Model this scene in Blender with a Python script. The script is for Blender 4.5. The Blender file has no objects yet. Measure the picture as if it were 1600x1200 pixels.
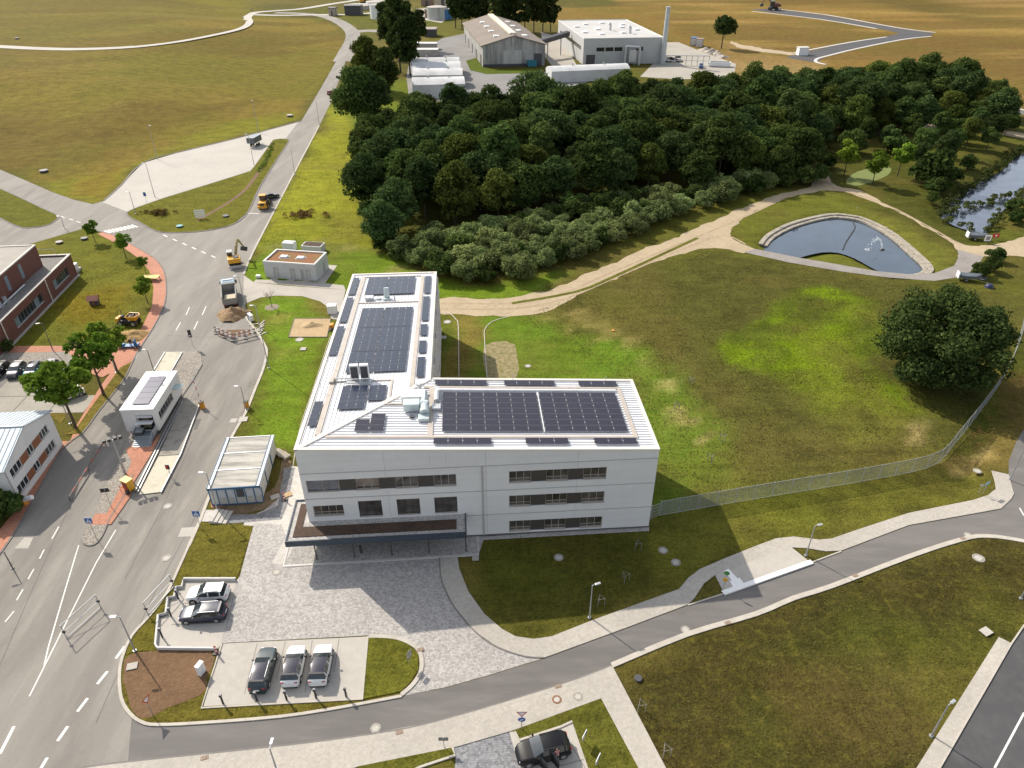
import bpy, bmesh, math, random
import numpy as np
from mathutils import Vector, Matrix
from mathutils.geometry import tessellate_polygon
random.seed(7); RNG = np.random.default_rng(7)
S = bpy.context.scene; COL = S.collection
R = math.radians
# ------------------------------------------------------------------ camera
FPX, PITCH, CAMH = 1115.0, R(33.0), 60.0
cam_data = bpy.data.cameras.new('camera'); cam = bpy.data.objects.new('camera', cam_data); COL.objects.link(cam)
cam_data.sensor_fit = 'HORIZONTAL'; cam_data.sensor_width = 36.0; cam_data.lens = 36.0*FPX/1600.0
cam_data.clip_start = 1.0; cam_data.clip_end = 6000.0
cam.location = (0, 0, CAMH); cam.rotation_euler = (math.pi/2-PITCH, 0, 0)
S.camera = cam
# ------------------------------------------------------------------ sky and sun
SUN_EL, SUN_AZ = R(39.0), math.atan2(0.70, -0.714)      # direction towards the sun, counter-clockwise from +x
W = bpy.data.worlds.new('World'); S.world = W; W.use_nodes = True
wn = W.node_tree.nodes; bg = wn['Background']
sky = wn.new('ShaderNodeTexSky'); sky.sky_type = 'NISHITA'; sky.sun_disc = False
sky.sun_elevation = SUN_EL; sky.sun_rotation = math.pi/2 - SUN_AZ
sky.air_density = 1.0; sky.dust_density = 1.5; sky.ozone_density = 1.0
hsv = wn.new('ShaderNodeHueSaturation'); hsv.inputs['Saturation'].default_value = 0.42      # a hazy, partly clouded sky is whiter than a clear one
W.node_tree.links.new(sky.outputs[0], hsv.inputs['Color']); W.node_tree.links.new(hsv.outputs[0], bg.inputs[0]); bg.inputs[1].default_value = 0.15
sl = bpy.data.lights.new('sun', 'SUN'); sl.energy = 3.9; sl.angle = R(0.55); sl.color = (1.0, 0.92, 0.80)
so = bpy.data.objects.new('sun', sl); COL.objects.link(so); so.location = (-60, 60, 90)
sd = Vector((math.cos(SUN_EL)*math.cos(SUN_AZ), math.cos(SUN_EL)*math.sin(SUN_AZ), math.sin(SUN_EL)))
so.rotation_euler = sd.to_track_quat('Z', 'Y').to_euler()
vs = S.view_settings; vs.view_transform = 'Standard'; vs.look = 'None'; vs.exposure = 0.60; vs.gamma = 1.0; vs.use_curve_mapping = False
# ------------------------------------------------------------------ surveying: photograph pixel -> point of the place
_c, _s = math.cos(PITCH), math.sin(PITCH)
def at(px, py, z=0.0):
    a = (px-800)/FPX; b = (py-600)/FPX
    d = (a, _c-b*_s, -_s-b*_c); t = (z-CAMH)/d[2]
    return Vector((d[0]*t, d[1]*t, z))
def az(x, y, px_top):                       # height of the vertical over (x,y) whose top shows at pixel row px_top
    lo, hi = 0.0, 50.0
    for _ in range(40):
        m = (lo+hi)/2; z = m-CAMH; dep = y*_c-z*_s; v = 600+FPX*(-y*_s-z*_c)/dep
        if v > px_top: lo = m
        else: hi = m
    return lo
# ------------------------------------------------------------------ terrain
def seg_d(X, Y, poly, closed=True):
    d = np.full(X.shape, 1e9); n = len(poly)
    for i in range(n if closed else n-1):
        x0, y0 = poly[i]; x1, y1 = poly[(i+1) % n]
        dx, dy = x1-x0, y1-y0; L = dx*dx+dy*dy+1e-9
        t = np.clip(((X-x0)*dx+(Y-y0)*dy)/L, 0, 1)
        d = np.minimum(d, np.hypot(X-x0-t*dx, Y-y0-t*dy))
    return d
def inside(X, Y, poly):
    r = np.zeros(X.shape, bool); n = len(poly)
    for i in range(n):
        x0, y0 = poly[i]; x1, y1 = poly[(i+1) % n]
        if y0 == y1: continue
        r ^= ((y0 > Y) != (y1 > Y)) & (X < (x1-x0)*(Y-y0)/(y1-y0)+x0)
    return r
def sdist(X, Y, poly):
    d = seg_d(X, Y, poly); return np.where(inside(X, Y, poly), d, -d)
def sstep(a, b, v):
    t = np.clip((v-a)/(b-a), 0, 1); return t*t*(3-2*t)
def gp(*pts): return [tuple(at(*p)[:2]) for p in pts]
MOUND = gp((145,312),(223,250),(280,234),(371,211),(462,184),(497,132),(526,84),(543,62),(536,50),(512,35),(478,29),(430,27),(404,24),(380,6)) + [(-330,1100),(-900,1100),(-900,190)] + gp((-60,236),(0,260),(60,284))
POND = gp((1201,381),(1215,367),(1250,350),(1299,338),(1337,341),(1362,350),(1390,367),(1418,392),(1439,411),(1439,420),(1425,425),(1393,424),(1372,417),(1355,408),(1334,396),(1316,389),(1292,389),(1267,394),(1243,399),(1211,392))
POND2 = gp((1474,325),(1495,311),(1530,287),(1565,266),(1586,245),(1612,236),(1660,250),(1640,290),(1579,308),(1560,330),(1547,350),(1540,357),(1520,354),(1495,346),(1477,334))
DITCH = gp((1500,740),(1530,690),(1560,640),(1600,590))
def terrain(X, Y):
    X = np.asarray(X, float); Y = np.asarray(Y, float)
    z = np.zeros(X.shape)
    m = Y > 150
    z = z + 8.0*sstep(0, 110, sdist(X, Y, MOUND))
    z = z - 1.3*sstep(-4.0, 0.6, sdist(X, Y, POND)) - 1.2*sstep(-6, 0.5, sdist(X, Y, POND2))
    z = z - 0.7*(1-sstep(0.3, 3.5, seg_d(X, Y, DITCH, False)))
    return z
def tz(x, y): return float(terrain(np.array([x]), np.array([y]))[0])
def att(px, py, dz=0.0):                    # pixel -> point on the terrain
    z = 0.0
    for _ in range(12):
        p = at(px, py, z+dz); z = 0.5*z+0.5*tz(p.x, p.y)
    p = at(px, py, z+dz); return p
# ------------------------------------------------------------------ materials
MATS = {}
def mat(name, col, rough=0.8, var=0.12, scale=3.0, bump=0.0, bscale=None, metal=0.0, col2=None, spec=0.5, detail=4.0, coat=0.0, emit=None):
    if name in MATS: return MATS[name]
    m = bpy.data.materials.new(name); m.use_nodes = True; MATS[name] = m
    nt = m.node_tree; b = nt.nodes['Principled BSDF']; L = nt.links
    b.inputs['Roughness'].default_value = rough; b.inputs['Metallic'].default_value = metal
    b.inputs['Specular IOR Level'].default_value = spec; b.inputs['Coat Weight'].default_value = coat
    tc = nt.nodes.new('ShaderNodeTexCoord')
    n = nt.nodes.new('ShaderNodeTexNoise'); n.inputs['Scale'].default_value = scale; n.inputs['Detail'].default_value = detail; n.inputs['Roughness'].default_value = 0.65
    geo = nt.nodes.new('ShaderNodeNewGeometry'); L.new(geo.outputs['Position'], n.inputs['Vector'])
    cr = nt.nodes.new('ShaderNodeValToRGB'); e = cr.color_ramp.elements
    c2 = col2 if col2 else tuple(min(1, c*(1+var)) for c in col)
    c1 = col if col2 else tuple(c*(1-var) for c in col)
    e[0].position = 0.3; e[1].position = 0.7; e[0].color = (*c1, 1); e[1].color = (*c2, 1)
    L.new(n.outputs['Fac'], cr.inputs['Fac']); L.new(cr.outputs['Color'], b.inputs['Base Color'])
    if bump > 0:
        n2 = nt.nodes.new('ShaderNodeTexNoise'); n2.inputs['Scale'].default_value = bscale or scale*4; n2.inputs['Detail'].default_value = 5
        L.new(geo.outputs['Position'], n2.inputs['Vector'])
        bp = nt.nodes.new('ShaderNodeBump'); bp.inputs['Strength'].default_value = min(1, bump); bp.inputs['Distance'].default_value = 0.05
        L.new(n2.outputs['Fac'], bp.inputs['Height']); L.new(bp.outputs['Normal'], b.inputs['Normal'])
    if emit: b.inputs['Emission Color'].default_value = (*emit[0], 1); b.inputs['Emission Strength'].default_value = emit[1]
    return m
def _n(nt, t, **kw):
    o = nt.nodes.new(t)
    for k, v in kw.items():
        if k in o.inputs: o.inputs[k].default_value = v
        else: setattr(o, k, v)
    return o
def layered(name, base, layers, rough=0.9, bump=0.3, bscale=14.0, spec=0.25, stretch=None):
    """base colour mixed with several noise layers: (scale, lo, hi, colour, strength)"""
    if name in MATS: return MATS[name]
    m = bpy.data.materials.new(name); m.use_nodes = True; MATS[name] = m
    nt = m.node_tree; L = nt.links; b = nt.nodes['Principled BSDF']; b.inputs['Roughness'].default_value = rough; b.inputs['Specular IOR Level'].default_value = spec
    geo = nt.nodes.new('ShaderNodeNewGeometry'); src = geo.outputs['Position']
    if stretch:
        mp = nt.nodes.new('ShaderNodeMapping'); mp.inputs['Scale'].default_value = stretch[0]; mp.inputs['Rotation'].default_value = (0, 0, stretch[1]); L.new(src, mp.inputs[0]); ssrc = mp.outputs[0]
    if isinstance(base, str):
        at_ = nt.nodes.new('ShaderNodeAttribute'); at_.attribute_name = base; cur = at_.outputs['Color']
    else:
        rg = nt.nodes.new('ShaderNodeRGB'); rg.outputs[0].default_value = (*base, 1); cur = rg.outputs[0]
    for k, (sc, lo, hi, colr, st) in enumerate(layers):
        n = _n(nt, 'ShaderNodeTexNoise', Scale=sc, Detail=6.0, Roughness=0.62)
        L.new(ssrc if (stretch and k in stretch[2]) else src, n.inputs['Vector'])
        mr = _n(nt, 'ShaderNodeMapRange'); mr.inputs[1].default_value = lo; mr.inputs[2].default_value = hi; mr.inputs[3].default_value = 0; mr.inputs[4].default_value = st
        L.new(n.outputs['Fac'], mr.inputs[0])
        mx = nt.nodes.new('ShaderNodeMix'); mx.data_type = 'RGBA'; mx.clamp_factor = True
        if isinstance(colr, float): mx.blend_type = 'MULTIPLY'; mx.inputs[7].default_value = (colr, colr, colr, 1)
        else: mx.inputs[7].default_value = (*colr, 1)
        L.new(mr.outputs[0], mx.inputs[0]); L.new(cur, mx.inputs[6]); cur = mx.outputs[2]
    L.new(cur, b.inputs['Base Color'])
    if bump:
        n2 = _n(nt, 'ShaderNodeTexNoise', Scale=bscale, Detail=5.0); L.new(src, n2.inputs['Vector'])
        bp = nt.nodes.new('ShaderNodeBump'); bp.inputs['Strength'].default_value = bump; bp.inputs['Distance'].default_value = 0.12
        L.new(n2.outputs['Fac'], bp.inputs['Height']); L.new(bp.outputs['Normal'], b.inputs['Normal'])
    return m
def blocks(name, c1, c2, mortar, scale, rz=0.0, ratio=1.0, rough=0.85, mort=0.03, bump=0.35, offset=0.5, var=(0.5, 0.6)):
    """small paving too fine to build stone by stone"""
    if name in MATS: return MATS[name]
    m = bpy.data.materials.new(name); m.use_nodes = True; MATS[name] = m
    nt = m.node_tree; L = nt.links; b = nt.nodes['Principled BSDF']; b.inputs['Roughness'].default_value = rough; b.inputs['Specular IOR Level'].default_value = 0.3
    geo = nt.nodes.new('ShaderNodeNewGeometry'); mp = nt.nodes.new('ShaderNodeMapping'); mp.inputs['Rotation'].default_value = (0, 0, rz); L.new(geo.outputs['Position'], mp.inputs[0])
    br = nt.nodes.new('ShaderNodeTexBrick'); L.new(mp.outputs[0], br.inputs['Vector'])
    br.inputs['Color1'].default_value = (*c1, 1); br.inputs['Color2'].default_value = (*c2, 1); br.inputs['Mortar'].default_value = (*mortar, 1)
    br.inputs['Scale'].default_value = 1.0; br.inputs['Brick Width'].default_value = scale*ratio; br.inputs['Row Height'].default_value = scale; br.inputs['Mortar Size'].default_value = scale*mort; br.offset = offset
    vo = _n(nt, 'ShaderNodeTexVoronoi', Scale=1.0/scale); L.new(mp.outputs[0], vo.inputs['Vector'])
    n = _n(nt, 'ShaderNodeTexNoise', Scale=0.12, Detail=2.0); L.new(geo.outputs['Position'], n.inputs['Vector'])
    hs = nt.nodes.new('ShaderNodeSeparateColor'); L.new(vo.outputs['Color'], hs.inputs[0])
    mr = _n(nt, 'ShaderNodeMapRange'); mr.inputs[3].default_value = 1-var[0]; mr.inputs[4].default_value = 1+var[0]; L.new(hs.outputs[0], mr.inputs[0])
    mr2 = _n(nt, 'ShaderNodeMapRange'); mr2.inputs[1].default_value = 0.3; mr2.inputs[2].default_value = 0.7; mr2.inputs[3].default_value = 0.9; mr2.inputs[4].default_value = 1.07; L.new(n.outputs['Fac'], mr2.inputs[0])
    mu = nt.nodes.new('ShaderNodeMath'); mu.operation = 'MULTIPLY'; L.new(mr.outputs[0], mu.inputs[0]); L.new(mr2.outputs[0], mu.inputs[1])
    vm = nt.nodes.new('ShaderNodeVectorMath'); vm.operation = 'SCALE'; L.new(br.outputs['Color'], vm.inputs[0]); L.new(mu.outputs[0], vm.inputs['Scale'])
    L.new(vm.outputs[0], b.inputs['Base Color'])
    bp = nt.nodes.new('ShaderNodeBump'); bp.inputs['Strength'].default_value = bump; bp.inputs['Distance'].default_value = 0.02; bp.invert = True
    L.new(br.outputs['Fac'], bp.inputs['Height']); L.new(bp.outputs['Normal'], b.inputs['Normal'])
    return m
def glass(name, tint=(0.02, 0.025, 0.03), rough=0.06):
    if name in MATS: return MATS[name]
    m = mat(name, tint, rough=rough, var=0.25, scale=0.8, spec=0.9); return m
# ------------------------------------------------------------------ mesh building
class MB:
    def __init__(s): s.v = []; s.f = []; s.m = []
    def quad(s, a, b, c, d, m=0): i = len(s.v); s.v += [tuple(a), tuple(b), tuple(c), tuple(d)]; s.f.append((i, i+1, i+2, i+3)); s.m.append(m); return s
    def poly(s, pts, m=0): i = len(s.v); s.v += [tuple(p) for p in pts]; s.f.append(tuple(range(i, i+len(pts)))); s.m.append(m); return s
    def box(s, x0, x1, y0, y1, z0, z1, m=0, T=None):
        i = len(s.v); P = [(x0,y0,z0),(x1,y0,z0),(x1,y1,z0),(x0,y1,z0),(x0,y0,z1),(x1,y0,z1),(x1,y1,z1),(x0,y1,z1)]
        if T is not None: P = [tuple(T @ Vector(p)) for p in P]
        s.v += P; s.f += [(i,i+3,i+2,i+1),(i+4,i+5,i+6,i+7),(i,i+1,i+5,i+4),(i+1,i+2,i+6,i+5),(i+2,i+3,i+7,i+6),(i+3,i,i+4,i+7)]; s.m += [m]*6
        return s
    def prism(s, pts, z0, z1, m=0, top=None):
        n = len(pts); a = sum(pts[i][0]*pts[(i+1) % n][1]-pts[(i+1) % n][0]*pts[i][1] for i in range(n))
        if a < 0: pts = pts[::-1]
        i = len(s.v); Z0 = z0 if hasattr(z0, '__len__') else [z0]*n; Z1 = z1 if hasattr(z1, '__len__') else [z1]*n
        if a < 0 and hasattr(z1, '__len__'): Z1 = Z1[::-1]
        if a < 0 and hasattr(z0, '__len__'): Z0 = Z0[::-1]
        s.v += [(p[0], p[1], Z0[k]) for k, p in enumerate(pts)] + [(p[0], p[1], Z1[k]) for k, p in enumerate(pts)]
        for t in tessellate_polygon([[Vector((p[0], p[1], 0)) for p in pts]]):
            t = list(t); x = [pts[k] for k in t]
            if (x[1][0]-x[0][0])*(x[2][1]-x[0][1])-(x[2][0]-x[0][0])*(x[1][1]-x[0][1]) < 0: t = t[::-1]
            s.f.append((i+n+t[0], i+n+t[1], i+n+t[2])); s.m.append(m if top is None else top); s.f.append((i+t[2], i+t[1], i+t[0])); s.m.append(m)
        for k in range(n): s.f.append((i+k, i+(k+1) % n, i+n+(k+1) % n, i+n+k)); s.m.append(m)
        return s
    def tube(s, p0, p1, r0, r1=None, n=8, m=0, cap=True):
        r1 = r0 if r1 is None else r1; p0 = Vector(p0); p1 = Vector(p1); d = (p1-p0).normalized()
        u = d.orthogonal().normalized(); w = d.cross(u); i = len(s.v)
        for p, r in ((p0, r0), (p1, r1)):
            for k in range(n):
                a = 2*math.pi*k/n; s.v.append(tuple(p+u*(r*math.cos(a))+w*(r*math.sin(a))))
        for k in range(n): s.f.append((i+k, i+(k+1) % n, i+n+(k+1) % n, i+n+k)); s.m.append(m)
        if cap: s.f.append(tuple(i+n+k for k in range(n))); s.m.append(m); s.f.append(tuple(i+n-1-k for k in range(n))); s.m.append(m)
        return s
    def path(s, pts, r, n=6, m=0):
        for a, b in zip(pts[:-1], pts[1:]): s.tube(a, b, r, r, n, m)
        return s
    def lathe(s, prof, n=16, c=(0,0,0), m=0):
        i = len(s.v); k = len(prof)
        for j in range(n):
            a = 2*math.pi*j/n
            for r, z in prof: s.v.append((c[0]+r*math.cos(a), c[1]+r*math.sin(a), c[2]+z))
        for j in range(n):
            for q in range(k-1): s.f.append((i+j*k+q, i+((j+1) % n)*k+q, i+((j+1) % n)*k+q+1, i+j*k+q+1)); s.m.append(m)
        return s
    def build(s, name, mats, parent=None, smooth=False, bevel=0.0, T=None):
        me = bpy.data.meshes.new(name); V = s.v
        if T is not None: V = [tuple(T @ Vector(p)) for p in V]
        me.from_pydata(V, [], s.f)
        if not isinstance(mats, (list, tuple)): mats = [mats]
        for mm in mats: me.materials.append(mm)
        me.polygons.foreach_set('material_index', s.m)
        if smooth: me.polygons.foreach_set('use_smooth', [True]*len(s.f))
        me.update()
        o = bpy.data.objects.new(name, me); COL.objects.link(o)
        if parent is not None: o.parent = parent
        if bevel: b = o.modifiers.new('bevel', 'BEVEL'); b.width = bevel; b.segments = 2; b.limit_method = 'ANGLE'; b.angle_limit = R(40)
        return o
def tag(o, label, cat, group=None):
    o['label'] = label; o['category'] = cat
    if group: o['group'] = group
    return o
def struct(o, kind='structure'): o['kind'] = kind; return o
def empty(name, loc=(0,0,0), rz=0.0, label=None, cat=None, group=None, parent=None):
    o = bpy.data.objects.new(name, None); COL.objects.link(o); o.location = loc; o.rotation_euler = (0, 0, rz); o.empty_display_size = 0.3
    if label: tag(o, label, cat, group)
    if parent: o.parent = parent
    return o
def bx(name, x0, x1, y0, y1, z0, z1, m, parent=None, bevel=0.0, T=None): return MB().box(x0, x1, y0, y1, z0, z1, T=T).build(name, m, parent, bevel=bevel)
def copy_tree(o, parent=None):
    c = o.copy(); COL.objects.link(c); c.parent = parent
    for ch in list(o.children): copy_tree(ch, c)
    return c
def smoothpts(pts, n=4, closed=False):
    P = [Vector(p) for p in pts]; out = []; N = len(P)
    for i in range(N if closed else N-1):
        p0 = P[(i-1) % N] if (closed or i > 0) else P[0]; p1 = P[i]; p2 = P[(i+1) % N]; p3 = P[(i+2) % N] if (closed or i+2 < N) else P[-1]
        for k in range(n):
            t = k/n; out.append(0.5*((2*p1)+(p2-p0)*t+(2*p0-5*p1+4*p2-p3)*t*t+(3*p1-p0-3*p2+p3)*t**3))
    if not closed: out.append(P[-1])
    return out
def ragged(P, step=1.3, amp=0.35, seed=1):
    rg = random.Random(seed); out = []; n = len(P); ph = [rg.uniform(0, 6.28) for _ in range(4)]; s_ = 0.0
    for i in range(n):
        a, b = P[i], P[(i+1) % n]; L = (b-a).length; k = max(1, int(L/step)); d = (b-a).normalized() if L > 0 else Vector((1, 0, 0)); nn = Vector((-d.y, d.x, 0))
        for j in range(k):
            s_ += L/k; w = 0.5*math.sin(s_*0.35+ph[0])+0.35*math.sin(s_*0.9+ph[1])+0.5*rg.uniform(-1, 1); out.append(a.lerp(b, j/k)+nn*w*amp)
    return out
def sheet(name, px, z, m, parent=None, smooth=0, world=False, kind='structure', thick=0.0, rag=0.0):
    P = [Vector((*p[:2], 0)) for p in px] if world else [at(*p) for p in px]
    if rag: P = ragged(smoothpts(P, 3, True), 1.2, rag, len(px)); smooth = 0
    if smooth: P = smoothpts(P, smooth, True)
    b = MB()
    if thick: b.prism([(p.x, p.y) for p in P], z-thick, z)
    else:
        for t in tessellate_polygon([P]):
            q = [P[k] for k in t]
            if (q[1]-q[0]).cross(q[2]-q[0]).z < 0: q = q[::-1]
            b.poly([(p.x, p.y, z) for p in q])
    o = b.build(name, m, parent)
    if parent is None and kind: struct(o, kind)
    return o
def strip_mesh(P, w, z0, z1, closed=False, b=None, m=0, zf=None):
    """kerb, edging or painted line: a band of width w along the polyline P"""
    b = b or MB(); n = len(P); L = []; Rr = []
    for i in range(n):
        a = P[(i-1) % n] if (closed or i > 0) else P[i]; c = P[(i+1) % n] if (closed or i < n-1) else P[i]
        d = Vector((c[0]-a[0], c[1]-a[1])); d = d.normalized() if d.length > 1e-6 else Vector((1, 0)); nn = Vector((-d.y, d.x))
        L.append((P[i][0]+nn.x*w/2, P[i][1]+nn.y*w/2)); Rr.append((P[i][0]-nn.x*w/2, P[i][1]-nn.y*w/2))
    for i in range(n if closed else n-1):
        j = (i+1) % n
        za, zb = (zf(*P[i][:2]), zf(*P[j][:2])) if zf else (0, 0)
        l0, l1, r0, r1 = L[i], L[j], Rr[i], Rr[j]
        b.quad((*r0, z1+za), (*r1, z1+zb), (*l1, z1+zb), (*l0, z1+za), m)
        if z1-z0 > 0.02: b.quad((*r0, z0+za), (*r1, z0+zb), (*r1, z1+zb), (*r0, z1+za), m); b.quad((*l1, z0+zb), (*l0, z0+za), (*l0, z1+za), (*l1, z1+zb), m)
    return b
def band(name, px, w, z0, z1, m, parent=None, smooth=3, closed=False, world=False, zf=None):
    P = [Vector((*p[:2], 0)) for p in px] if world else [at(*p) for p in px]
    if smooth: P = smoothpts(P, smooth, closed)
    o = strip_mesh(P, w, z0, z1, closed, zf=zf).build(name, m, parent)
    if parent is None: struct(o)
    return o
# ================================================================== GROUND
def vnoise(X, Y, sc, seed):
    g = np.random.default_rng(seed).random((256, 256)); x = X/sc; y = Y/sc
    xi = np.floor(x).astype(int); yi = np.floor(y).astype(int); fx = x-xi; fy = y-yi; fx = fx*fx*(3-2*fx); fy = fy*fy*(3-2*fy)
    G = lambda a, b: g[a % 256, b % 256]
    return (G(xi, yi)*(1-fx)+G(xi+1, yi)*fx)*(1-fy)+(G(xi, yi+1)*(1-fx)+G(xi+1, yi+1)*fx)*fy
def fbm(X, Y, sc, seed, o=4):
    r = 0; a = 0.5
    for k in range(o): r = r+a*vnoise(X, Y, sc/2**k, seed+k); a *= 0.5
    return r/(1-0.5**o)
def axis(lo, hi, step, far, n):
    a = list(np.arange(lo, hi, step)); g = np.geomspace(1, (far/step), n)*step
    return a, g
xs = np.arange(-150, 190, 1.6); gx = np.cumsum(np.geomspace(2.2, 260, 26)); X1 = np.concatenate([-150-gx[::-1], xs, 188.4+gx])
ys = np.concatenate([np.arange(-60, 24, 6.0), np.arange(24, 215, 1.5), 215+np.cumsum(np.geomspace(1.8, 9, 110))]); ys = np.concatenate([ys, ys[-1]+np.cumsum(np.geomspace(12, 220, 20))])
GX, GY = np.meshgrid(X1, ys); GZ = terrain(GX, GY)
GC = np.zeros(GX.shape+(3,)); GC[:] = (0.095, 0.083, 0.027)
WX = GX+(fbm(GX, GY, 9, 3)-0.5)*9; WY = GY+(fbm(GX, GY, 9, 13)-0.5)*9
def tint(px, col, soft=4.0, amt=1.0, patch=None, world=False):
    poly = px if world else gp(*px)
    w = sstep(-soft, soft, sdist(WX, WY, poly))*amt
    if patch: sc, lo, hi, seed = patch; w = w*sstep(lo, hi, fbm(GX, GY, sc, seed))
    GC[:] = GC*(1-w[..., None])+np.array(col)*w[..., None]
WHOLE = [(-2500,-100),(2500,-100),(2500,3000),(-2500,3000)]
# far country
def streaks(px, col, seed, amt=0.7, sc=(90, 9), lo=0.5, hi=0.66, ang=0.06):
    c_, s_ = math.cos(ang), math.sin(ang); U = GX*c_-GY*s_; V_ = GX*s_+GY*c_
    w = sstep(-4, 4, sdist(WX, WY, gp(*px)))*sstep(lo, hi, fbm(U/sc[0], V_/sc[1], 1.0, seed))*amt
    GC[:] = GC*(1-w[..., None])+np.array(col)*w[..., None]
tint([(640,20),(2600,-40),(2600,175),(1560,172),(1300,105),(1170,130),(1120,95),(1040,60),(900,40)], (0.20,0.125,0.042), 6)
tint([(1420,-60),(2600,-60),(2600,60),(1600,18),(1500,3)], (0.29,0.19,0.095), 3)
tint([(1370,-2),(1420,-2),(1500,10),(1600,26),(1800,50),(1800,75),(1600,46),(1480,26),(1380,8)], (0.035,0.045,0.014), 3)
tint([(1060,8),(1380,12),(1600,48),(1600,60),(1400,48),(1200,22)], (0.27,0.165,0.06), 5)
tint([(1050,40),(1150,34),(1330,45),(1400,52),(1340,68),(1180,72),(1060,58)], (0.13,0.092,0.028), 4, 0.9)
tint([(1340,80),(1420,56),(1650,58),(1900,90),(1900,190),(1560,172),(1460,110)], (0.115,0.072,0.03), 6, 0.9)
tint([(1120,66),(1160,64),(1250,85),(1300,100),(1250,120),(1150,145),(1100,150),(1140,115)], (0.27,0.18,0.10), 3)
tint([(480,12),(720,8),(720,60),(560,44),(520,28)], (0.10,0.10,0.025), 3)
tint(WHOLE, (0.24,0.17,0.06), 1, 0.35, (60, 0.5, 0.75, 41), True)
# mound
tint(MOUND, (0.185,0.138,0.034), 3, 1, None, True)
tint(MOUND, (0.11,0.078,0.022), 3, 0.8, (75, 0.45, 0.65, 51), True)
tint(MOUND, (0.13,0.125,0.022), 3, 0.8, (110, 0.5, 0.68, 61), True)
tint(gp((-60,-30),(300,-25),(380,0),(380,20),(330,44),(250,60),(120,72),(-60,70)), (0.125,0.115,0.02), 8, 0.7, None, True)
tint([(250,0),(340,-8),(384,10),(375,38),(320,20)], (0.17,0.165,0.016), 10, 0.7)
streaks([(900,-20),(1700,-20),(1700,170),(1560,172),(1300,105),(1100,60)], (0.38,0.26,0.11), 201, 0.75, (120, 22)); streaks([(900,-20),(1700,-20),(1700,170),(1560,172),(1300,105),(1100,60)], (0.10,0.062,0.025), 203, 0.75, (150, 26), 0.52, 0.64)
streaks([(-60,310),(540,120),(560,30),(-60,-20)], (0.20,0.155,0.045), 205, 0.6, (60, 14), 0.5, 0.66, -0.5); streaks([(-60,310),(540,120),(560,30),(-60,-20)], (0.075,0.055,0.018), 207, 0.6, (80, 30), 0.52, 0.66, -0.9)
# verges and lawns west
tint([(62,288),(145,316),(223,252),(280,235),(371,213),(462,186),(445,176),(370,190),(280,218),(200,262),(120,280)], (0.17,0.185,0.02), 2.5)
tint([(120,300),(150,312),(200,262),(180,262),(130,285)], (0.19,0.115,0.02), 3, 0.7)
tint([(395,398),(442,306),(499,198),(520,165),(560,170),(560,300),(600,395),(500,400)], (0.235,0.235,0.026), 2)
tint([(520,165),(640,120),(660,150),(600,200),(560,200)], (0.12,0.15,0.02), 3)
tint([(380,450),(385,405),(420,380),(560,385),(620,400),(720,440),(840,440),(900,425),(860,450),(800,463),(690,465),(540,452)], (0.125,0.195,0.018), 2)
tint([(410,386),(440,378),(560,382),(600,392),(540,390),(430,392)], (0.33,0.26,0.13), 1.5, 0.75, (4, 0.42, 0.6, 71))
tint([(560,385),(720,430),(900,425),(880,440),(720,455),(600,430)], (0.32,0.25,0.12), 3, 0.6, (7, 0.5, 0.65, 72))
tint([(380,480),(410,464),(470,462),(515,490),(520,530),(470,700),(360,690),(400,600),(417,550)], (0.125,0.195,0.020), 2)
tint([(385,480),(470,462),(515,490),(515,535),(430,560),(395,520)], (0.22,0.20,0.06), 3, 0.7, (6, 0.45, 0.62, 73))
tint([(0,390),(131,357),(160,363),(245,407),(262,455),(205,540),(0,545),(-60,560),(-60,400)], (0.142,0.135,0.024), 2)
tint([(95,470),(140,452),(200,450),(212,470),(190,495),(130,515),(90,500)], (0.20,0.135,0.014), 2.5, 0.9)
# fields east of the office
tint([(690,496),(840,492),(900,475),(1000,425),(1100,395),(1300,425),(1460,442),(1600,470),(1600,560),(1470,715),(1015,800),(985,600)], (0.078,0.076,0.024), 3)
tint([(1125,545),(1180,505),(1230,465),(1300,448),(1390,470),(1400,540),(1370,610),(1410,640),(1330,650),(1230,605)], (0.118,0.168,0.012), 1.8, 0.6)
tint([(1125,545),(1180,505),(1230,465),(1300,448),(1390,470),(1400,540),(1370,610),(1410,640),(1330,650),(1230,605)], (0.135,0.20,0.008), 1.8, 0.95, (6, 0.36, 0.58, 301))
tint([(1125,545),(1180,505),(1230,465),(1300,448),(1390,470),(1400,540),(1370,610),(1410,640),(1330,650),(1230,605)], (0.06,0.09,0.012), 1.8, 0.6, (3.2, 0.56, 0.7, 303))
tint([(1250,590),(1420,640),(1400,680),(1320,700),(1280,640)], (0.115,0.14,0.018), 5, 0.7)
tint([(690,500),(800,495),(880,505),(980,530),(1050,580),(1120,680),(1130,760),(1015,795),(985,600),(690,600)], (0.105,0.175,0.020), 2.5)
tint([(700,492),(740,492),(760,600),(720,600),(705,560)], (0.22,0.155,0.06), 1.5)
tint([(800,470),(900,480),(1000,520),(960,545),(860,505)], (0.30,0.24,0.11), 2.5, 0.7, (4, 0.48, 0.62, 81))
tint([(1000,560),(1120,690),(1110,720),(1050,700)], (0.40,0.33,0.17), 2, 0.75, (4, 0.52, 0.62, 82))
tint([(1405,672),(1440,650),(1465,668),(1440,698),(1410,700)], (0.34,0.26,0.15), 1.2, 0.85, (4, 0.35, 0.6, 83))
tint([(1015,830),(1015,800),(1470,722),(1540,735),(1540,775),(1280,842),(1140,870),(1050,900)], (0.125,0.12,0.026), 2)
tint([(1475,740),(1560,600),(1620,540),(1620,640),(1575,735)], (0.15,0.11,0.045), 1.5, 0.9)
tint([(1480,700),(1590,520),(1600,560),(1545,660),(1500,730)], (0.085,0.11,0.018), 1.2, 0.7)
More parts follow.
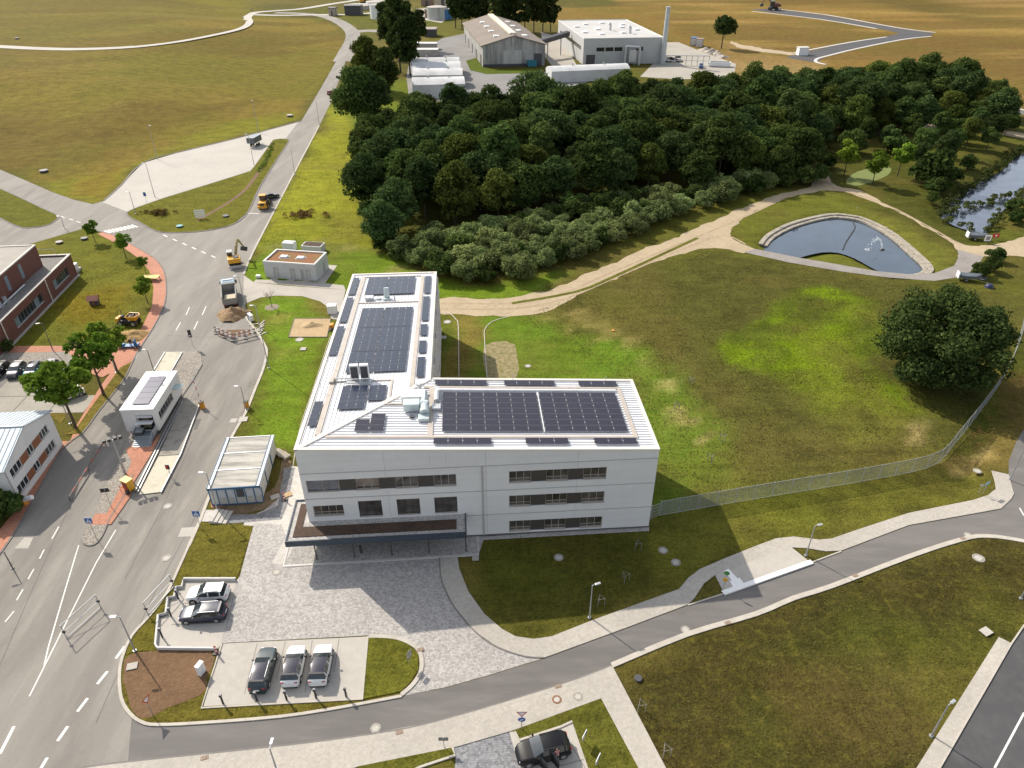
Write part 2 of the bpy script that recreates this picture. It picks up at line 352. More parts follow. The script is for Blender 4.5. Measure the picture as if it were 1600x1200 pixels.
tint([(1490,735),(1530,680),(1545,690),(1510,745)], (0.34,0.25,0.13), 0.8, 0.8)
tint([(715,840),(1015,828),(1060,900),(1075,905),(925,970),(834,1000),(757,960)], (0.072,0.070,0.017), 2)  # front lawn, the shade below the office put into its darker colour
tint([(770,960),(840,985),(925,955),(1030,915),(1040,930),(925,972),(834,1002),(785,988)], (0.19,0.15,0.05), 1.0, 0.7, (2.5, 0.38, 0.6, 84))  # sunlit strip of that lawn, its brightness put into the tan
tint([(940,1045),(1300,905),(1600,830),(1650,960),(1430,1260),(1040,1260)], (0.058,0.046,0.018), 2)
tint([(1190,1040),(1330,960),(1400,1000),(1300,1120),(1150,1180)], (0.05,0.056,0.014), 4, 0.85, (10, 0.42, 0.6, 85))
tint([(1140,300),(1292,296),(1498,392),(1480,430),(1320,416),(1160,385)], (0.125,0.125,0.03), 2)
tint([(1200,250),(1300,230),(1600,220),(1650,380),(1500,385),(1300,290)], (0.065,0.068,0.018), 4)
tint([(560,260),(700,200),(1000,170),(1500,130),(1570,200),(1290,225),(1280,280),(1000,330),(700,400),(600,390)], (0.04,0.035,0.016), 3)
tint(WHOLE, (0.10,0.115,0.018), 1, 0.40, (22, 0.5, 0.7, 91), True)
tint([(1015,830),(1015,800),(1060,640),(990,560),(1100,400),(1500,430),(1600,600),(1600,1260),(960,1260),(940,1045)], (0.040,0.036,0.015), 3, 0.5, (5, 0.5, 0.68, 97))
tint(WHOLE, (0.15,0.105,0.045), 1, 0.28, (13, 0.52, 0.7, 95), True)
tint([(900,-40),(2600,-40),(2600,175),(1560,168),(1300,104),(1180,100),(1120,90),(1045,60)], (0.20,0.118,0.048), 8, 0.42)
tint(MOUND, (0.185,0.125,0.030), 3, 0.35, None, True)
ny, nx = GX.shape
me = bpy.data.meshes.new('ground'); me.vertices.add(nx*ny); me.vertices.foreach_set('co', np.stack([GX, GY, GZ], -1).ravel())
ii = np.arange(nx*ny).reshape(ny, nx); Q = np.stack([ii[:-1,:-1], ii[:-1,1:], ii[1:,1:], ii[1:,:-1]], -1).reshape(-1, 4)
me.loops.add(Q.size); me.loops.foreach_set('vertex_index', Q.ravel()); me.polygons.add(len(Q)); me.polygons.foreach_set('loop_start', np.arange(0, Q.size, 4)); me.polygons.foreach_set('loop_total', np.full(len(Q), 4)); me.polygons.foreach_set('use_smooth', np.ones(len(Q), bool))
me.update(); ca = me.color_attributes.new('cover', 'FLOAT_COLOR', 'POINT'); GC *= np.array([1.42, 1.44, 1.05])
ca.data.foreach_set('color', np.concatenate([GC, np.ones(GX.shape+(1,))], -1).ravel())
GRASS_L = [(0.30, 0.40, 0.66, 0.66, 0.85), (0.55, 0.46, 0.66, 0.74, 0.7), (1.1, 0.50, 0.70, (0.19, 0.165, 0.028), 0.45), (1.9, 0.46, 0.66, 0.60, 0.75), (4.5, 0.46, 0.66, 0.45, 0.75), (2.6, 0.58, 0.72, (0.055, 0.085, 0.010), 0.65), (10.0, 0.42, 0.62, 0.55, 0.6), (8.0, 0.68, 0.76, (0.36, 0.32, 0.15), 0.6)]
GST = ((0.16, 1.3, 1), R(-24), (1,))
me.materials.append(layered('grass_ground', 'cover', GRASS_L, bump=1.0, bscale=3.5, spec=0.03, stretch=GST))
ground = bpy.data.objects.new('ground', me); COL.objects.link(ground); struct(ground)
def grass(name, c):
    c = (c[0]*1.36, c[1]*1.36, c[2]*1.05)
    return layered(name, c, GRASS_L, bump=1.0, bscale=3.5, spec=0.03, stretch=GST)
# ================================================================== ROADS AND PAVING
M_road = layered('road_asphalt', (0.275,0.253,0.223), [(0.06, 0.36, 0.62, 0.74, 0.95), (0.25, 0.44, 0.6, 0.84, 0.9), (0.5, 0.42, 0.7, (0.36,0.33,0.29), 0.6), (2.5, 0.5, 0.72, 0.86, 0.6), (45, 0.4, 0.62, 0.82, 0.6)], bump=0.15, bscale=40, stretch=((1.0, 0.16, 1), R(-22), (0, 1, 2)))
M_new = layered('new_asphalt', (0.168,0.156,0.146), [(0.07, 0.36, 0.62, 0.8, 0.9), (0.6, 0.45, 0.7, (0.22,0.203,0.188), 0.6), (45, 0.4, 0.62, 0.82, 0.6)], bump=0.15, bscale=40, stretch=((0.2, 1.0, 1), R(25), (0, 1)))
M_dark = layered('dark_asphalt', (0.085,0.083,0.085), [(0.1, 0.36, 0.62, 0.8, 0.8), (0.9, 0.45, 0.7, (0.115,0.11,0.11), 0.5), (45, 0.4, 0.62, 0.8, 0.6)], bump=0.15, bscale=40)
M_conc = layered('pale_concrete', (0.43,0.40,0.355), [(0.12, 0.36, 0.62, 0.88, 0.9), (1.2, 0.45, 0.7, (0.48,0.445,0.39), 0.6), (4.0, 0.58, 0.72, 0.8, 0.5), (40, 0.4, 0.62, 0.9, 0.5)], bump=0.08, bscale=30)
M_pave = blocks('paving_blocks', (0.42,0.385,0.335), (0.38,0.35,0.30), (0.30,0.27,0.235), 0.22, R(-20), 1.5, var=(0.07, 0.1), bump=0.15)
M_wpave = blocks('white_slab_paving', (0.50,0.47,0.43), (0.46,0.43,0.39), (0.36,0.34,0.31), 0.3, R(-4), 1.5, var=(0.08, 0.1), bump=0.15)
M_cob = blocks('granite_cobbles', (0.41,0.385,0.36), (0.36,0.34,0.32), (0.27,0.25,0.225), 0.2, R(-4), 1.1, mort=0.06, var=(0.22, 0.3), bump=0.6)
M_cobd = blocks('dark_granite_cobbles', (0.24,0.24,0.25), (0.20,0.20,0.21), (0.17,0.165,0.16), 0.21, R(-4), 1.15, mort=0.07, var=(0.3, 0.5), bump=0.6)
M_red = blocks('red_paving', (0.44,0.20,0.125), (0.40,0.17,0.105), (0.30,0.15,0.10), 0.2, R(-30), 1.9, var=(0.12, 0.2), bump=0.2)
M_kerb = layered('kerb_stone', (0.47,0.43,0.37), [(0.8, 0.4, 0.66, 0.8, 0.8), (6, 0.5, 0.7, 0.8, 0.6)], bump=0.1)
M_dkerb = layered('weathered_kerb', (0.20,0.185,0.17), [(0.8, 0.4, 0.66, 0.8, 0.8), (6, 0.5, 0.7, 0.8, 0.6)], bump=0.1)
M_soil = layered('brown_soil', (0.155,0.088,0.045), [(0.3, 0.4, 0.65, 0.74, 0.9), (2.0, 0.45, 0.7, (0.20,0.12,0.062), 0.7), (9, 0.5, 0.66, 0.7, 0.7)], bump=0.8, bscale=5)
M_sand = layered('sand', (0.42,0.30,0.17), [(0.5, 0.4, 0.65, 0.8, 0.8), (3, 0.45, 0.7, (0.48,0.36,0.21), 0.7), (12, 0.5, 0.66, 0.85, 0.6)], bump=0.6, bscale=6)
M_track = layered('sandy_track', (0.40,0.315,0.205), [(0.18, 0.4, 0.64, 0.82, 0.9), (1.1, 0.45, 0.7, (0.46,0.37,0.25), 0.7), (3.0, 0.58, 0.72, (0.17,0.155,0.06), 0.5), (12, 0.5, 0.66, 0.85, 0.6)], bump=0.5, bscale=6)
M_mark = layered('road_paint', (0.72,0.70,0.65), [(1.5, 0.5, 0.7, 0.75, 0.7), (12, 0.52, 0.68, 0.7, 0.7)], bump=0)
M_pebble = blocks('pebble_paving', (0.35,0.315,0.27), (0.28,0.25,0.21), (0.19,0.165,0.135), 0.13, R(15), 1.1, mort=0.08, var=(0.4, 0.5), bump=0.7)
M_gravel = blocks('white_gravel', (0.55,0.53,0.50), (0.45,0.43,0.40), (0.26,0.24,0.22), 0.09, 0.2, 1.2, mort=0.1, var=(0.35, 0.5), bump=0.7)

west_edge = [(-60,950),(0,866),(30,821),(96,704),(129,677),(156,641),(192,596),(210,560),(221,541),(240,511),(256,479),(260,455),(257,426),(245,407),(224,393),(203,381),(184,370),(160,363),(131,357)]
east_edge = [(499,196),(442,304),(395,395),(381,429),(380,479),(384,495),(400,517),(413,538),(417,551),(411,578),(400,605),(384,645),(364,680),(345,725),(327,776),(312,815),(295,854),(276,896),(261,927),(234,963),(207,993),(192,1026),(187,1056),(190,1092),(204,1116),(222,1129),(246,1133)]
main_road = sheet('main_road', [(-160,1230)]+west_edge+[(27,387),(-120,450),(-120,215),(0,265),(40,282),(81,300),(115,312),(145,319),(162,314),(189,290),(223,255),(280,238),(371,216),(471,189),(503,135),(533,82),(540,66),(556,66),(544,84),(530,125),(516,162)]+east_edge+[(262,1185),(180,1200),(40,1265)], 0.016, M_road)
far_l = [(500,23),(521,31),(540,45),(549,58),(546,70)]
band('far_road', [(430,20),(470,21),(505,25),(530,34),(549,48),(551,62),(543,78),(534,96)], 9.0, 0.02, 0.024, M_road)
band('side_road', [(549,50),(575,48),(600,49),(640,52)], 12.0, 0.026, 0.03, M_road)
trk = [(-60,70),(0,73),(60,76),(120,77),(200,74),(270,66),(330,55),(372,45),(386,36),(385,27),(398,20),(430,17),(470,14),(520,6),(560,0)]
def dense(px, n=6):
    P = smoothpts([Vector((a, b, 0)) for a, b in px], n); return [att(p.x, p.y) for p in P]
band('mound_track', [tuple(p) for p in dense(trk)], 7.5, 0.10, 0.104, M_conc, smooth=0, world=True, zf=tz)
band('north_lane', [tuple(p) for p in dense([(398,23),(440,24),(500,23),(560,22),(640,14)])], 7.0, 0.06, 0.064, M_conc, smooth=0, world=True, zf=tz)
access_n = [(246,1133),(316,1130),(440,1120),(537,1105),(628,1088),(700,1074),(767,1055),(851,1029),(974,984),(1075,946),(1130,928),(1180,912),(1266,880),(1314,862),(1420,822),(1532,802),(1564,796),(1580,780),(1584,772)]
access_s = [(100,1206),(180,1193),(430,1167),(570,1149),(680,1128),(872,1071),(956,1040),(1075,991),(1180,960),(1240,935),(1300,916),(1420,870),(1500,844),(1540,838),(1600,846),(1700,870)]
access_road = sheet('access_road', [(206,1119),(222,1130)]+access_n+[(1576,742),(1576,720),(1588,690),(1612,650),(1720,640)]+access_s[:1:-1]+[(200,1191)], 0.020, M_new)
sheet('south_pavement', access_s[:7]+[(1040,1200),(1075,1265),(1020,1265),(997,1200),(939,1092),(802,1142),(708,1169),(555,1200),(400,1250),(40,1265)], 0.10, M_pave, thick=0.1)
band('south_kerb', access_s[6:], 0.55, 0.0, 0.10, M_kerb)
band('south_pavement_kerb', access_s[:7], 0.14, 0.0, 0.11, M_dkerb)
path_n = [(715,871),(718,890),(732,925),(757,960),(785,984),(806,995),(834,999),(862,995),(925,970),(1030,932),(1061,921),(1075,904),(1093,890),(1135,872),(1180,854),(1212,842),(1240,839),(1280,844),(1300,842),(1340,828),(1420,802),(1520,782),(1544,774),(1556,764),(1554,752),(1549,736)]
path_s = [(687,872),(690,907),(708,946),(743,988),(778,1012),(820,1026),(851,1028),(974,983),(1075,945),(1085,935),(1100,912),(1117,899),(1236,856),(1260,857),(1290,862),(1314,861),(1420,821),(1532,801),(1564,795),(1580,780),(1584,772),(1576,742)]
sheet('footpath', path_n+path_s[::-1], 0.09, M_pave, thick=0.09)
band('footpath_kerb', path_s[:7], 0.12, 0.0, 0.10, M_dkerb)
band('road_edge_kerb', [(1075,946),(1131,928)], 0.14, 0, 0.1, M_kerb, smooth=0); band('road_edge_kerb', [(1266,880),(1314,862)], 0.14, 0, 0.1, M_kerb, smooth=0)
sheet('bus_stop_platform', [(1117,899),(1131,927),(1266,880),(1236,856)], 0.14, M_conc, thick=0.14)
stop_kerb = band('bus_stop_kerb', [(1129,928),(1268,879)], 0.55, 0.0, 0.2, mat('white_kerb', (0.78,0.77,0.74), 0.7, 0.05), smooth=0)
sheet('guidance_paving', [(1131,893),(1138,890),(1152,905),(1155,904),(1163,914),(1146,920),(1140,909),(1143,908)], 0.146, mat('white_kerb', (0.7,0.7,0.7)))
sheet('corner_road', [(1580,1006),(1620,960),(1760,960),(1760,1280),(1440,1280),(1468,1200)], 0.018, M_dark)
sheet('corner_pavement', [(1560,996),(1580,1006),(1468,1200),(1425,1270),(1388,1270),(1432,1200)], 0.10, M_pave, thick=0.1)
band('corner_kerb', [(1600,977),(1580,1006),(1468,1200),(1425,1272)], 0.15, 0.0, 0.115, M_kerb, smooth=0)
# forecourt
sheet('forecourt', [(396,821),(375,900),(370,907),(346,1005),(575,993),(619,995),(645,1006),(659,1022),(659,1048),(645,1071),(628,1088),(700,1073),(767,1054),(851,1028),(820,1026),(778,1012),(743,988),(708,946),(690,907),(687,872),(748,866),(760,830),(470,790),(480,740),(455,735),(440,775),(410,800),(398,815)], 0.024, M_cob)
sheet('white_paving', [(455,728),(474,731),(480,800),(446,884),(425,880),(447,838),(440,820),(398,818),(396,822),(380,822),(384,810),(430,790)], 0.030, M_wpave)
sheet('dark_paving', [(444,731),(461,731),(449,790),(440,812),(362,818),(352,818),(356,805),(404,803),(434,790)], 0.036, M_cobd)
sheet('terrace', [(443,885),(748,867),(746,838),(470,836)], 0.06, M_cob, thick=0.05)
band('terrace_edge', [(470,780),(443,885),(748,867),(746,838)], 0.3, 0.0, 0.085, mat('pale_edging', (0.52,0.50,0.47), 0.8, 0.06), smooth=0)
sheet('gravel_strip', [(738,840),(742,845),(1014,830),(1014,824),(900,829)], 0.05, M_gravel)
lawn_a = sheet('lawn', [(312,817),(396,822),(370,906),(288,906),(287,917),(276,921),(274,934),(263,938),(259,962),(247,965),(243,1010),(247,1016),(210,1018),(192,1026),(207,993),(234,963),(261,927),(276,896),(295,854)], 0.05, grass('lawn_grass', (0.12,0.105,0.024)), thick=0.06)
sheet('soil_bed', [(192,1024),(247,1015),(340,1015),(318,1104),(567,1093),(566,1101),(440,1119),(316,1129),(246,1132),(222,1128),(204,1115),(190,1092),(187,1056)], 0.05, grass('verge_grass', (0.12,0.10,0.024)), thick=0.06)
sheet('bare_soil', [(203,1024),(250,1016),(330,1017),(322,1060),(313,1085),(260,1108),(228,1124),(208,1110),(195,1085),(192,1054)], 0.058, M_soil, rag=0.16)
sheet('bay_paving', [(288,907),(370,907),(346,1006),(340,1015),(246,1015),(244,1010),(248,966),(262,962),(264,938),(275,935),(277,920),(286,918)], 0.040, M_conc)
sheet('charging_bay_paving', [(347,1006),(575,995),(567,1093),(315,1107),(335,1040)], 0.045, M_conc)
sheet('planted_island', [(575,998),(600,998),(624,1001),(642,1010),(653,1022),(654,1046),(642,1066),(626,1081),(567,1093)], 0.09, grass('island_grass', (0.115,0.115,0.022)), thick=0.09)
band('island_kerb', [(576,995),(598,995),(622,998),(645,1008),(657,1022),(658,1048),(645,1070),(627,1086)], 0.4, 0, 0.11, M_kerb)
band('lot_kerb', [(295,854),(276,896),(261,927),(234,963),(207,993),(192,1026),(187,1056),(190,1092),(204,1116),(222,1129),(246,1133),(316,1130),(440,1120),(537,1105),(628,1088)], 0.28, 0, 0.12, M_kerb)
band('road_kerb', [(499,196),(442,304),(395,395),(381,429)], 0.4, 0, 0.08, M_kerb)
band('road_kerb', [(380,479),(384,495),(400,517),(413,538),(417,551),(411,578),(400,605),(384,645),(364,680),(345,725),(327,776),(312,815),(295,854)], 0.38, 0, 0.1, M_kerb)
band('bay_edging', [(347,1006),(315,1107),(567,1093),(575,995)], 0.16, 0, 0.13, M_kerb, smooth=0)
sheet('yard_drive', [(381,430),(396,441),(440,446),(540,453),(530,500),(517,498),(516,487),(511,479),(500,471),(473,463),(433,462),(407,465),(385,474),(380,479)], 0.03, layered('drive_concrete', (0.42,0.385,0.335), [(0.3, 0.4, 0.65, 0.85, 0.8), (30, 0.4, 0.6, 0.9, 0.5)], bump=0.05))
sheet('sand_pit', [(460,498),(517,498),(511,527),(451,527)], 0.06, M_sand, thick=0.05)
band('pit_edging', [(460,498),(517,498),(511,527),(451,527)], 0.12, 0, 0.12, M_dkerb, smooth=0, closed=True)
band('lawn_edging', [(517,524),(500,575),(487,615),(473,655),(464,690),(458,728)], 0.1, 0, 0.07, M_kerb)
band('lawn_edging', [(690,489),(704,491),(712,499),(716,510),(717,590)], 0.14, 0, 0.06, M_kerb); band('lawn_edging', [(794,495),(770,502),(758,514),(757,530),(761,590)], 0.14, 0, 0.06, M_kerb)
# track and pond ring
track = [(686,467),(740,466),(800,466),(850,455),(900,436),(950,415),(1000,392),(1040,377),(1120,343),(1194,311),(1250,296),(1271,287),(1276,270),(1288,268),(1306,290),(1341,297),(1390,322),(1442,350),(1495,378),(1530,385),(1600,371),(1680,352),(1680,412),(1600,400),(1540,402),(1522,408),(1498,401),(1498,392),(1477,374),(1425,343),(1372,318),(1330,303),(1292,298),(1250,304),(1197,322),(1155,346),(1141,357),(1145,370),(1161,382),(1180,389),(1162,394),(1127,389),(1096,390),(1061,397),(1000,418),(940,444),(880,474),(840,491),(794,495),(722,491),(686,490)]
sheet('sandy_track', track, 0.02, M_track, rag=0.55)
sheet('ring_lane', [(1537,401),(1526,418),(1505,432),(1460,439),(1390,434),(1320,425),(1232,410),(1162,394),(1180,389),(1250,403),(1320,415),(1372,424),(1425,429),(1460,427),(1491,415),(1498,401),(1496,390)], 0.026, layered('gravel_lane', (0.27,0.245,0.225), [(0.3, 0.4, 0.64, 0.8, 0.9), (2, 0.5, 0.7, (0.33,0.30,0.27), 0.7), (14, 0.45, 0.65, 0.85, 0.6)], bump=0.3))
band('grass_verge', [(800,474),(900,456),(960,432),(1040,395),(1090,372)], 0.9, 0.028, 0.032, grass('verge_strip', (0.12,0.12,0.03)))
sheet('track_bare_ground', [(758,540),(804,538),(806,594),(762,594)], 0.012, layered('bare_track_soil', (0.30,0.24,0.13), [(1.5, 0.42, 0.6, (0.14,0.14,0.04), 0.8), (7, 0.45, 0.65, 0.75, 0.7)], bump=0.6, bscale=5), rag=0.25)
M_rut = layered('wheel_rut', (0.31,0.235,0.15), [(0.8, 0.45, 0.62, (0.40,0.315,0.205), 0.9), (9, 0.5, 0.66, 0.8, 0.7)], bump=0.4)
for k, q in enumerate(([(690,474),(800,474),(870,462),(960,424),(1060,382),(1150,345),(1240,303)], [(690,483),(800,482),(880,468),(970,430),(1070,388),(1130,368),(1165,382)], [(1300,293),(1380,318),(1440,348),(1500,382)])): band('wheel_rut', q, 0.55, 0.0235+0.0005*k, 0.0235+0.0005*k, M_rut)
# pond lawn lies in the ground sheet; water and stone rims
M_water = mat('pond_water', (0.10,0.13,0.16), rough=0.04, var=0.12, scale=0.15, bump=0.03, bscale=1.2, spec=0.9, metal=0.6)
M_water2 = mat('rippled_water', (0.14,0.165,0.21), rough=0.14, var=0.2, scale=0.3, bump=0.22, bscale=1.6, spec=0.9, metal=0.6)
def water(name, poly, z, m, grow=1.2):
    c = sum((Vector(p) for p in poly), Vector((0, 0)))/len(poly)
    P = [tuple(Vector(p)+(Vector(p)-c).normalized()*grow) for p in poly]
    return sheet(name, P, z, m, world=True, smooth=2)
water('pond_water', POND, -0.72, M_water, 1.0); water('lake_water', POND2, -0.62, M_water2, 1.6)
sheet('algae_pool', [(1322,282),(1340,268),(1372,262),(1392,263),(1385,275),(1350,288),(1330,290)], 0.02, layered('algae', (0.17,0.20,0.06), [(0.8, 0.4, 0.65, 0.8, 0.8)], bump=0.1), smooth=3)
# upper parking apron, islands, plots
sheet('parking_apron', [(160,316),(189,290),(223,255),(280,238),(371,216),(466,191),(447,216),(427,218),(398,259),(391,267),(321,289),(256,309),(216,323),(199,331)], 0.026, M_conc)
band('apron_edge', [(162,314),(189,290),(223,255),(280,238),(371,216),(471,189)], 0.35, 0.0, 0.14, M_dkerb)
isl = [(199,332),(216,324),(256,310),(321,290),(391,268),(398,260),(427,219),(438,217),(449,218),(451,221),(435,246),(405,294),(388,331),(364,351),(321,361),(270,364),(243,361),(219,348),(202,339)]
sheet('traffic_island_lawn', isl, 0.09, grass('island_lawn', (0.135,0.13,0.022)), thick=0.09)
band('traffic_island_kerb', isl[8:]+isl[:2], 0.3, 0, 0.12, M_dkerb)
band('hedge_trench', [(427,222),(416,248),(405,268),(385,295),(360,315),(335,330),(308,345)], 1.0, 0.09, 0.10, M_soil)
isl2 = [(-40,280),(0,295),(27,307),(67,326),(90,337),(88,344),(71,353),(34,356),(0,341),(-60,318)]
sheet('corner_lawn', isl2, 0.09, grass('corner_grass', (0.12,0.12,0.02)), thick=0.09); band('corner_lawn_kerb', isl2[1:9], 0.3, 0, 0.11, M_dkerb)
# red pavements on the west side
sheet('red_pavement', [(160,363),(153,366),(190,385),(222,408),(234,425),(240,450),(238,478),(222,512),(208,537),(160,600),(135,640),(118,668),(110,690),(84,690),(30,790),(-40,880),(-70,930),(-60,945),(0,865),(30,820),(96,703),(129,676),(156,640),(192,595),(210,559),(221,540),(240,510),(256,478),(260,455),(257,426),(245,407),(224,393),(203,381),(184,370)], 0.08, M_red, thick=0.08)
sheet('verge_strip', [(205,566),(210,562),(192,597),(156,642),(129,678),(100,680),(118,672),(140,640),(170,600),(188,575)], 0.09, grass('dry_verge', (0.16,0.125,0.035)), thick=0.03)
band('west_kerb', west_edge, 0.2, 0, 0.11, M_dkerb)
sheet('red_path', [(-40,541),(110,541),(190,538),(208,537),(190,575),(160,590),(130,580),(100,550),(-40,555)], 0.075, M_red, thick=0.07)
sheet('pebble_bed', [(-40,553),(105,550),(118,562),(100,575),(-40,572)], 0.085, M_pebble, thick=0.08)
sheet('plot_lawn', [(85,640),(110,640),(95,662),(75,645)], 0.03, grass('dry_verge', (0.15,0.125,0.035)))
# central gatehouse island
sheet('gatehouse_island', [(254,550),(314,550),(316,570),(298,600),(270,640),(240,690),(208,742),(202,763),(180,798),(170,815),(160,838),(150,850),(140,853),(131,850),(128,843),(140,822),(150,800),(165,760),(190,715),(198,690),(208,650),(228,600)], 0.1, M_pebble, thick=0.1)
sheet('red_island_paving', [(196,703),(206,722),(190,760),(167,803),(149,804),(141,821),(174,820),(204,777),(208,757),(240,705),(252,680),(240,680)], 0.112, M_red)
sheet('weighbridge_deck', [(257,551),(285,551),(263,585),(238,585)], 0.13, layered('deck_concrete', (0.52,0.48,0.38), [(0.5, 0.5, 0.7, 0.7, 0.8), (3, 0.5, 0.7, 0.85, 0.6)], bump=0.1), thick=0.05)
sheet('weighbridge_deck', [(248,714),(282,712),(250,770),(217,774)], 0.13, MATS['deck_concrete'], thick=0.05)
sheet('weighbridge_lane', [(286,628),(312,627),(282,711),(248,713)], 0.12, layered('lane_concrete', (0.30,0.275,0.235), [(0.7, 0.5, 0.68, 0.55, 0.9), (3, 0.5, 0.7, 0.8, 0.6)], bump=0.1), thick=0.05)
M_rail = mat('grey_steel_rail', (0.33,0.33,0.33), 0.5, 0.2, 2, metal=0.4)
for q in ([(286,628),(216,771)], [(282,628),(212,769)], [(314,628),(283,711),(252,771)], [(258,552),(238,585)], [(285,552),(266,585)]): band('weighbridge_rail', q, 0.16, 0.1, 0.26, M_rail, smooth=0)
band('island_edge', [(316,570),(298,600),(270,640),(240,690)], 0.16, 0, 0.13, M_dkerb); band('island_edge', [(208,742),(202,763),(180,798),(170,815),(160,838),(150,850),(140,853),(131,850),(128,843)], 0.14, 0, 0.13, M_dkerb)
# west car park: big concrete slabs laid one by one
slab_mat = layered('slab_concrete', (0.34,0.315,0.265), [(0.25, 0.4, 0.64, 0.82, 0.9), (2, 0.5, 0.7, 0.88, 0.6), (30, 0.4, 0.62, 0.9, 0.5)], bump=0.1)
lot = sheet('car_park', [(-60,570),(110,572),(120,590),(118,632),(90,642),(-70,650)], 0.014, M_dkerb)
lp = gp((-60,570),(110,572),(120,590),(118,632),(90,642),(-70,650))
p0 = at(-40,648); du = Vector((1, 0.03, 0)).normalized(); dv = Vector((-0.06, 1, 0)).normalized()
for i in range(5):
    for j in range(4):
        c = [p0+du*(i*5.2+a)+dv*(j*4.6+b) for a, b in ((0.06,0.06),(5.14,0.06),(5.14,4.54),(0.06,4.54))]
        cc = sum(c, Vector())/4
        if inside(np.array([cc.x]), np.array([cc.y]), lp)[0]: sheet('concrete_slab', [tuple(q) for q in c], 0.05, slab_mat, parent=lot, world=True, thick=0.05)
# yards in the far north
sheet('barn_yard', [(640,95),(690,60),(728,52),(745,70),(760,112),(850,112),(905,100),(930,112),(900,150),(640,160),(635,120)], 0.02, layered('yard_asphalt', (0.22,0.21,0.20), [(0.05, 0.4, 0.64, 0.8, 0.9), (0.4, 0.5, 0.7, 0.85, 0.6)], bump=0.05))
sheet('hall_yard', [(1030,66),(1060,66),(1090,78),(1150,100),(1148,112),(1125,122),(1060,124),(1000,120),(1030,90)], 0.024, layered('hall_concrete', (0.36,0.33,0.28), [(0.05, 0.4, 0.64, 0.85, 0.9)], bump=0.05))
sheet('hall_lane', [(845,50),(880,60),(905,110),(870,112),(852,90)], 0.026, MATS['hall_concrete'])
sheet('far_works_yard', [(650,14),(705,8),(712,20),(690,36),(655,30)], 0.03, MATS['hall_concrete'])
sheet('grass_patch', [(728,95),(745,90),(765,108),(845,108),(840,114),(760,116),(735,110)], 0.04, grass('barn_grass', (0.09,0.12,0.02)))
sheet('new_street', [(1172,14),(1210,14),(1290,24),(1400,44),(1460,52),(1452,56),(1410,61),(1340,75),(1290,88),(1275,98),(1228,90),(1240,86),(1330,66),(1385,57),(1405,52),(1380,46),(1280,30),(1200,19)], 0.03, M_dark)
M_far_kerb = mat('far_kerb', (0.5,0.48,0.45), 0.8, 0.1)
for q in ([(1210,14),(1290,23),(1400,43),(1462,51)], [(1385,58),(1330,66),(1240,83)], [(1455,57),(1410,62),(1340,76),(1295,87),(1277,92),(1275,97),(1290,101)], [(1175,18),(1280,30),(1370,45)]): band('street_kerb', q, 1.6, 0.0, 0.15, M_far_kerb)
sheet('east_street', [(1568,163),(1620,180),(1660,190),(1660,200),(1600,180),(1568,172)], 0.03, M_new); band('street_kerb', [(1566,162),(1620,178),(1660,188)], 1.0, 0, 0.12, M_far_kerb)
sheet('dirt_lane', [(1140,64),(1160,70),(1220,80),(1240,82),(1235,86),(1160,76)], 0.02, M_track, rag=1.2); sheet('dirt_lane', [(1420,190),(1470,194),(1580,205),(1620,212),(1620,220),(1560,210),(1430,200)], 0.02, M_track)
# ------------------------------------------------------------------ markings (paint on the road: parts of it)
def dash(px0, px1, w=0.14, z=0.021, par=main_road): return band('painted_line', [px0, px1], w, z, z, M_mark, par, smooth=0)
for a, b in (((92,823),(81,842)), ((69,859),(62,873)), ((53,889),(44,905)), ((36,921),(26,938)), ((22,955),(8,972))): dash(a, b, 0.14)
for a, b in (((123,852),(101,925)), ((101,925),(76,1010)), ((76,1010),(69,1040)), ((181,828),(150,880)), ((150,880),(110,960)), ((110,960),(70,1040)), ((70,1040),(46,1088))): dash(a, b, 0.13)
for a, b in (((22,1135),(0,1178)), ((195,1010),(181,1029)), ((168,1049),(152,1069)), ((137,1091),(121,1112)), ((106,1135),(90,1158)), ((74,1184),(62,1204))): dash(a, b, 0.28)
for a, b in (((296,480),(291,492)), ((322,479),(316,492)), ((282,504),(275,516)), ((309,502),(303,515))): dash(a, b, 0.16)
for k in range(6): a = (255+k*15, 367+k*6.5); dash(a, (a[0]+6.5, a[1]+3), 0.3)
for a in ((95,338),(108,342),(120,346)): dash(a, (a[0]+6, a[1]+2), 0.25)
for k in range(8):
    t = k/7; dash((163+42*t, 360.5-9*t), (173+42*t, 364-9*t), 0.55)
dash((1600,1114),(1554,1200), 0.16, 0.024, None); dash((386,333),(404,334), 0.3); dash((221,541),(211,560), 0.25)
dash((1593,794),(1600,806), 0.16, 0.026, access_road)
sheet('concrete_patch', [(38,840),(52,840),(44,857),(23,857)], 0.022, M_conc, parent=main_road); sheet('concrete_patch', [(284,825),(308,823),(300,838),(278,839)], 0.022, M_conc, parent=main_road); sheet('concrete_patch', [(362,654),(372,654),(368,660),(358,660)], 0.024, M_conc, parent=main_road)
sheet('concrete_patch', [(375,652),(388,652),(386,659),(372,660)], 0.12, M_conc)
sheet('asphalt_patch', [(305,656),(315,654),(308,671),(303,672)], 0.022, M_new, parent=main_road)
for q in ([(262,524),(330,527),(338,517)], [(470,250),(440,330),(402,372)], [(300,690),(255,790),(195,905)], [(150,700),(60,900),(0,1040)], [(330,560),(290,640),(240,740)], [(395,610),(330,760),(240,930),(150,1130)]):
    band('tar_seam', q, 0.045, 0.0215, 0.0215, M_dark, main_road)
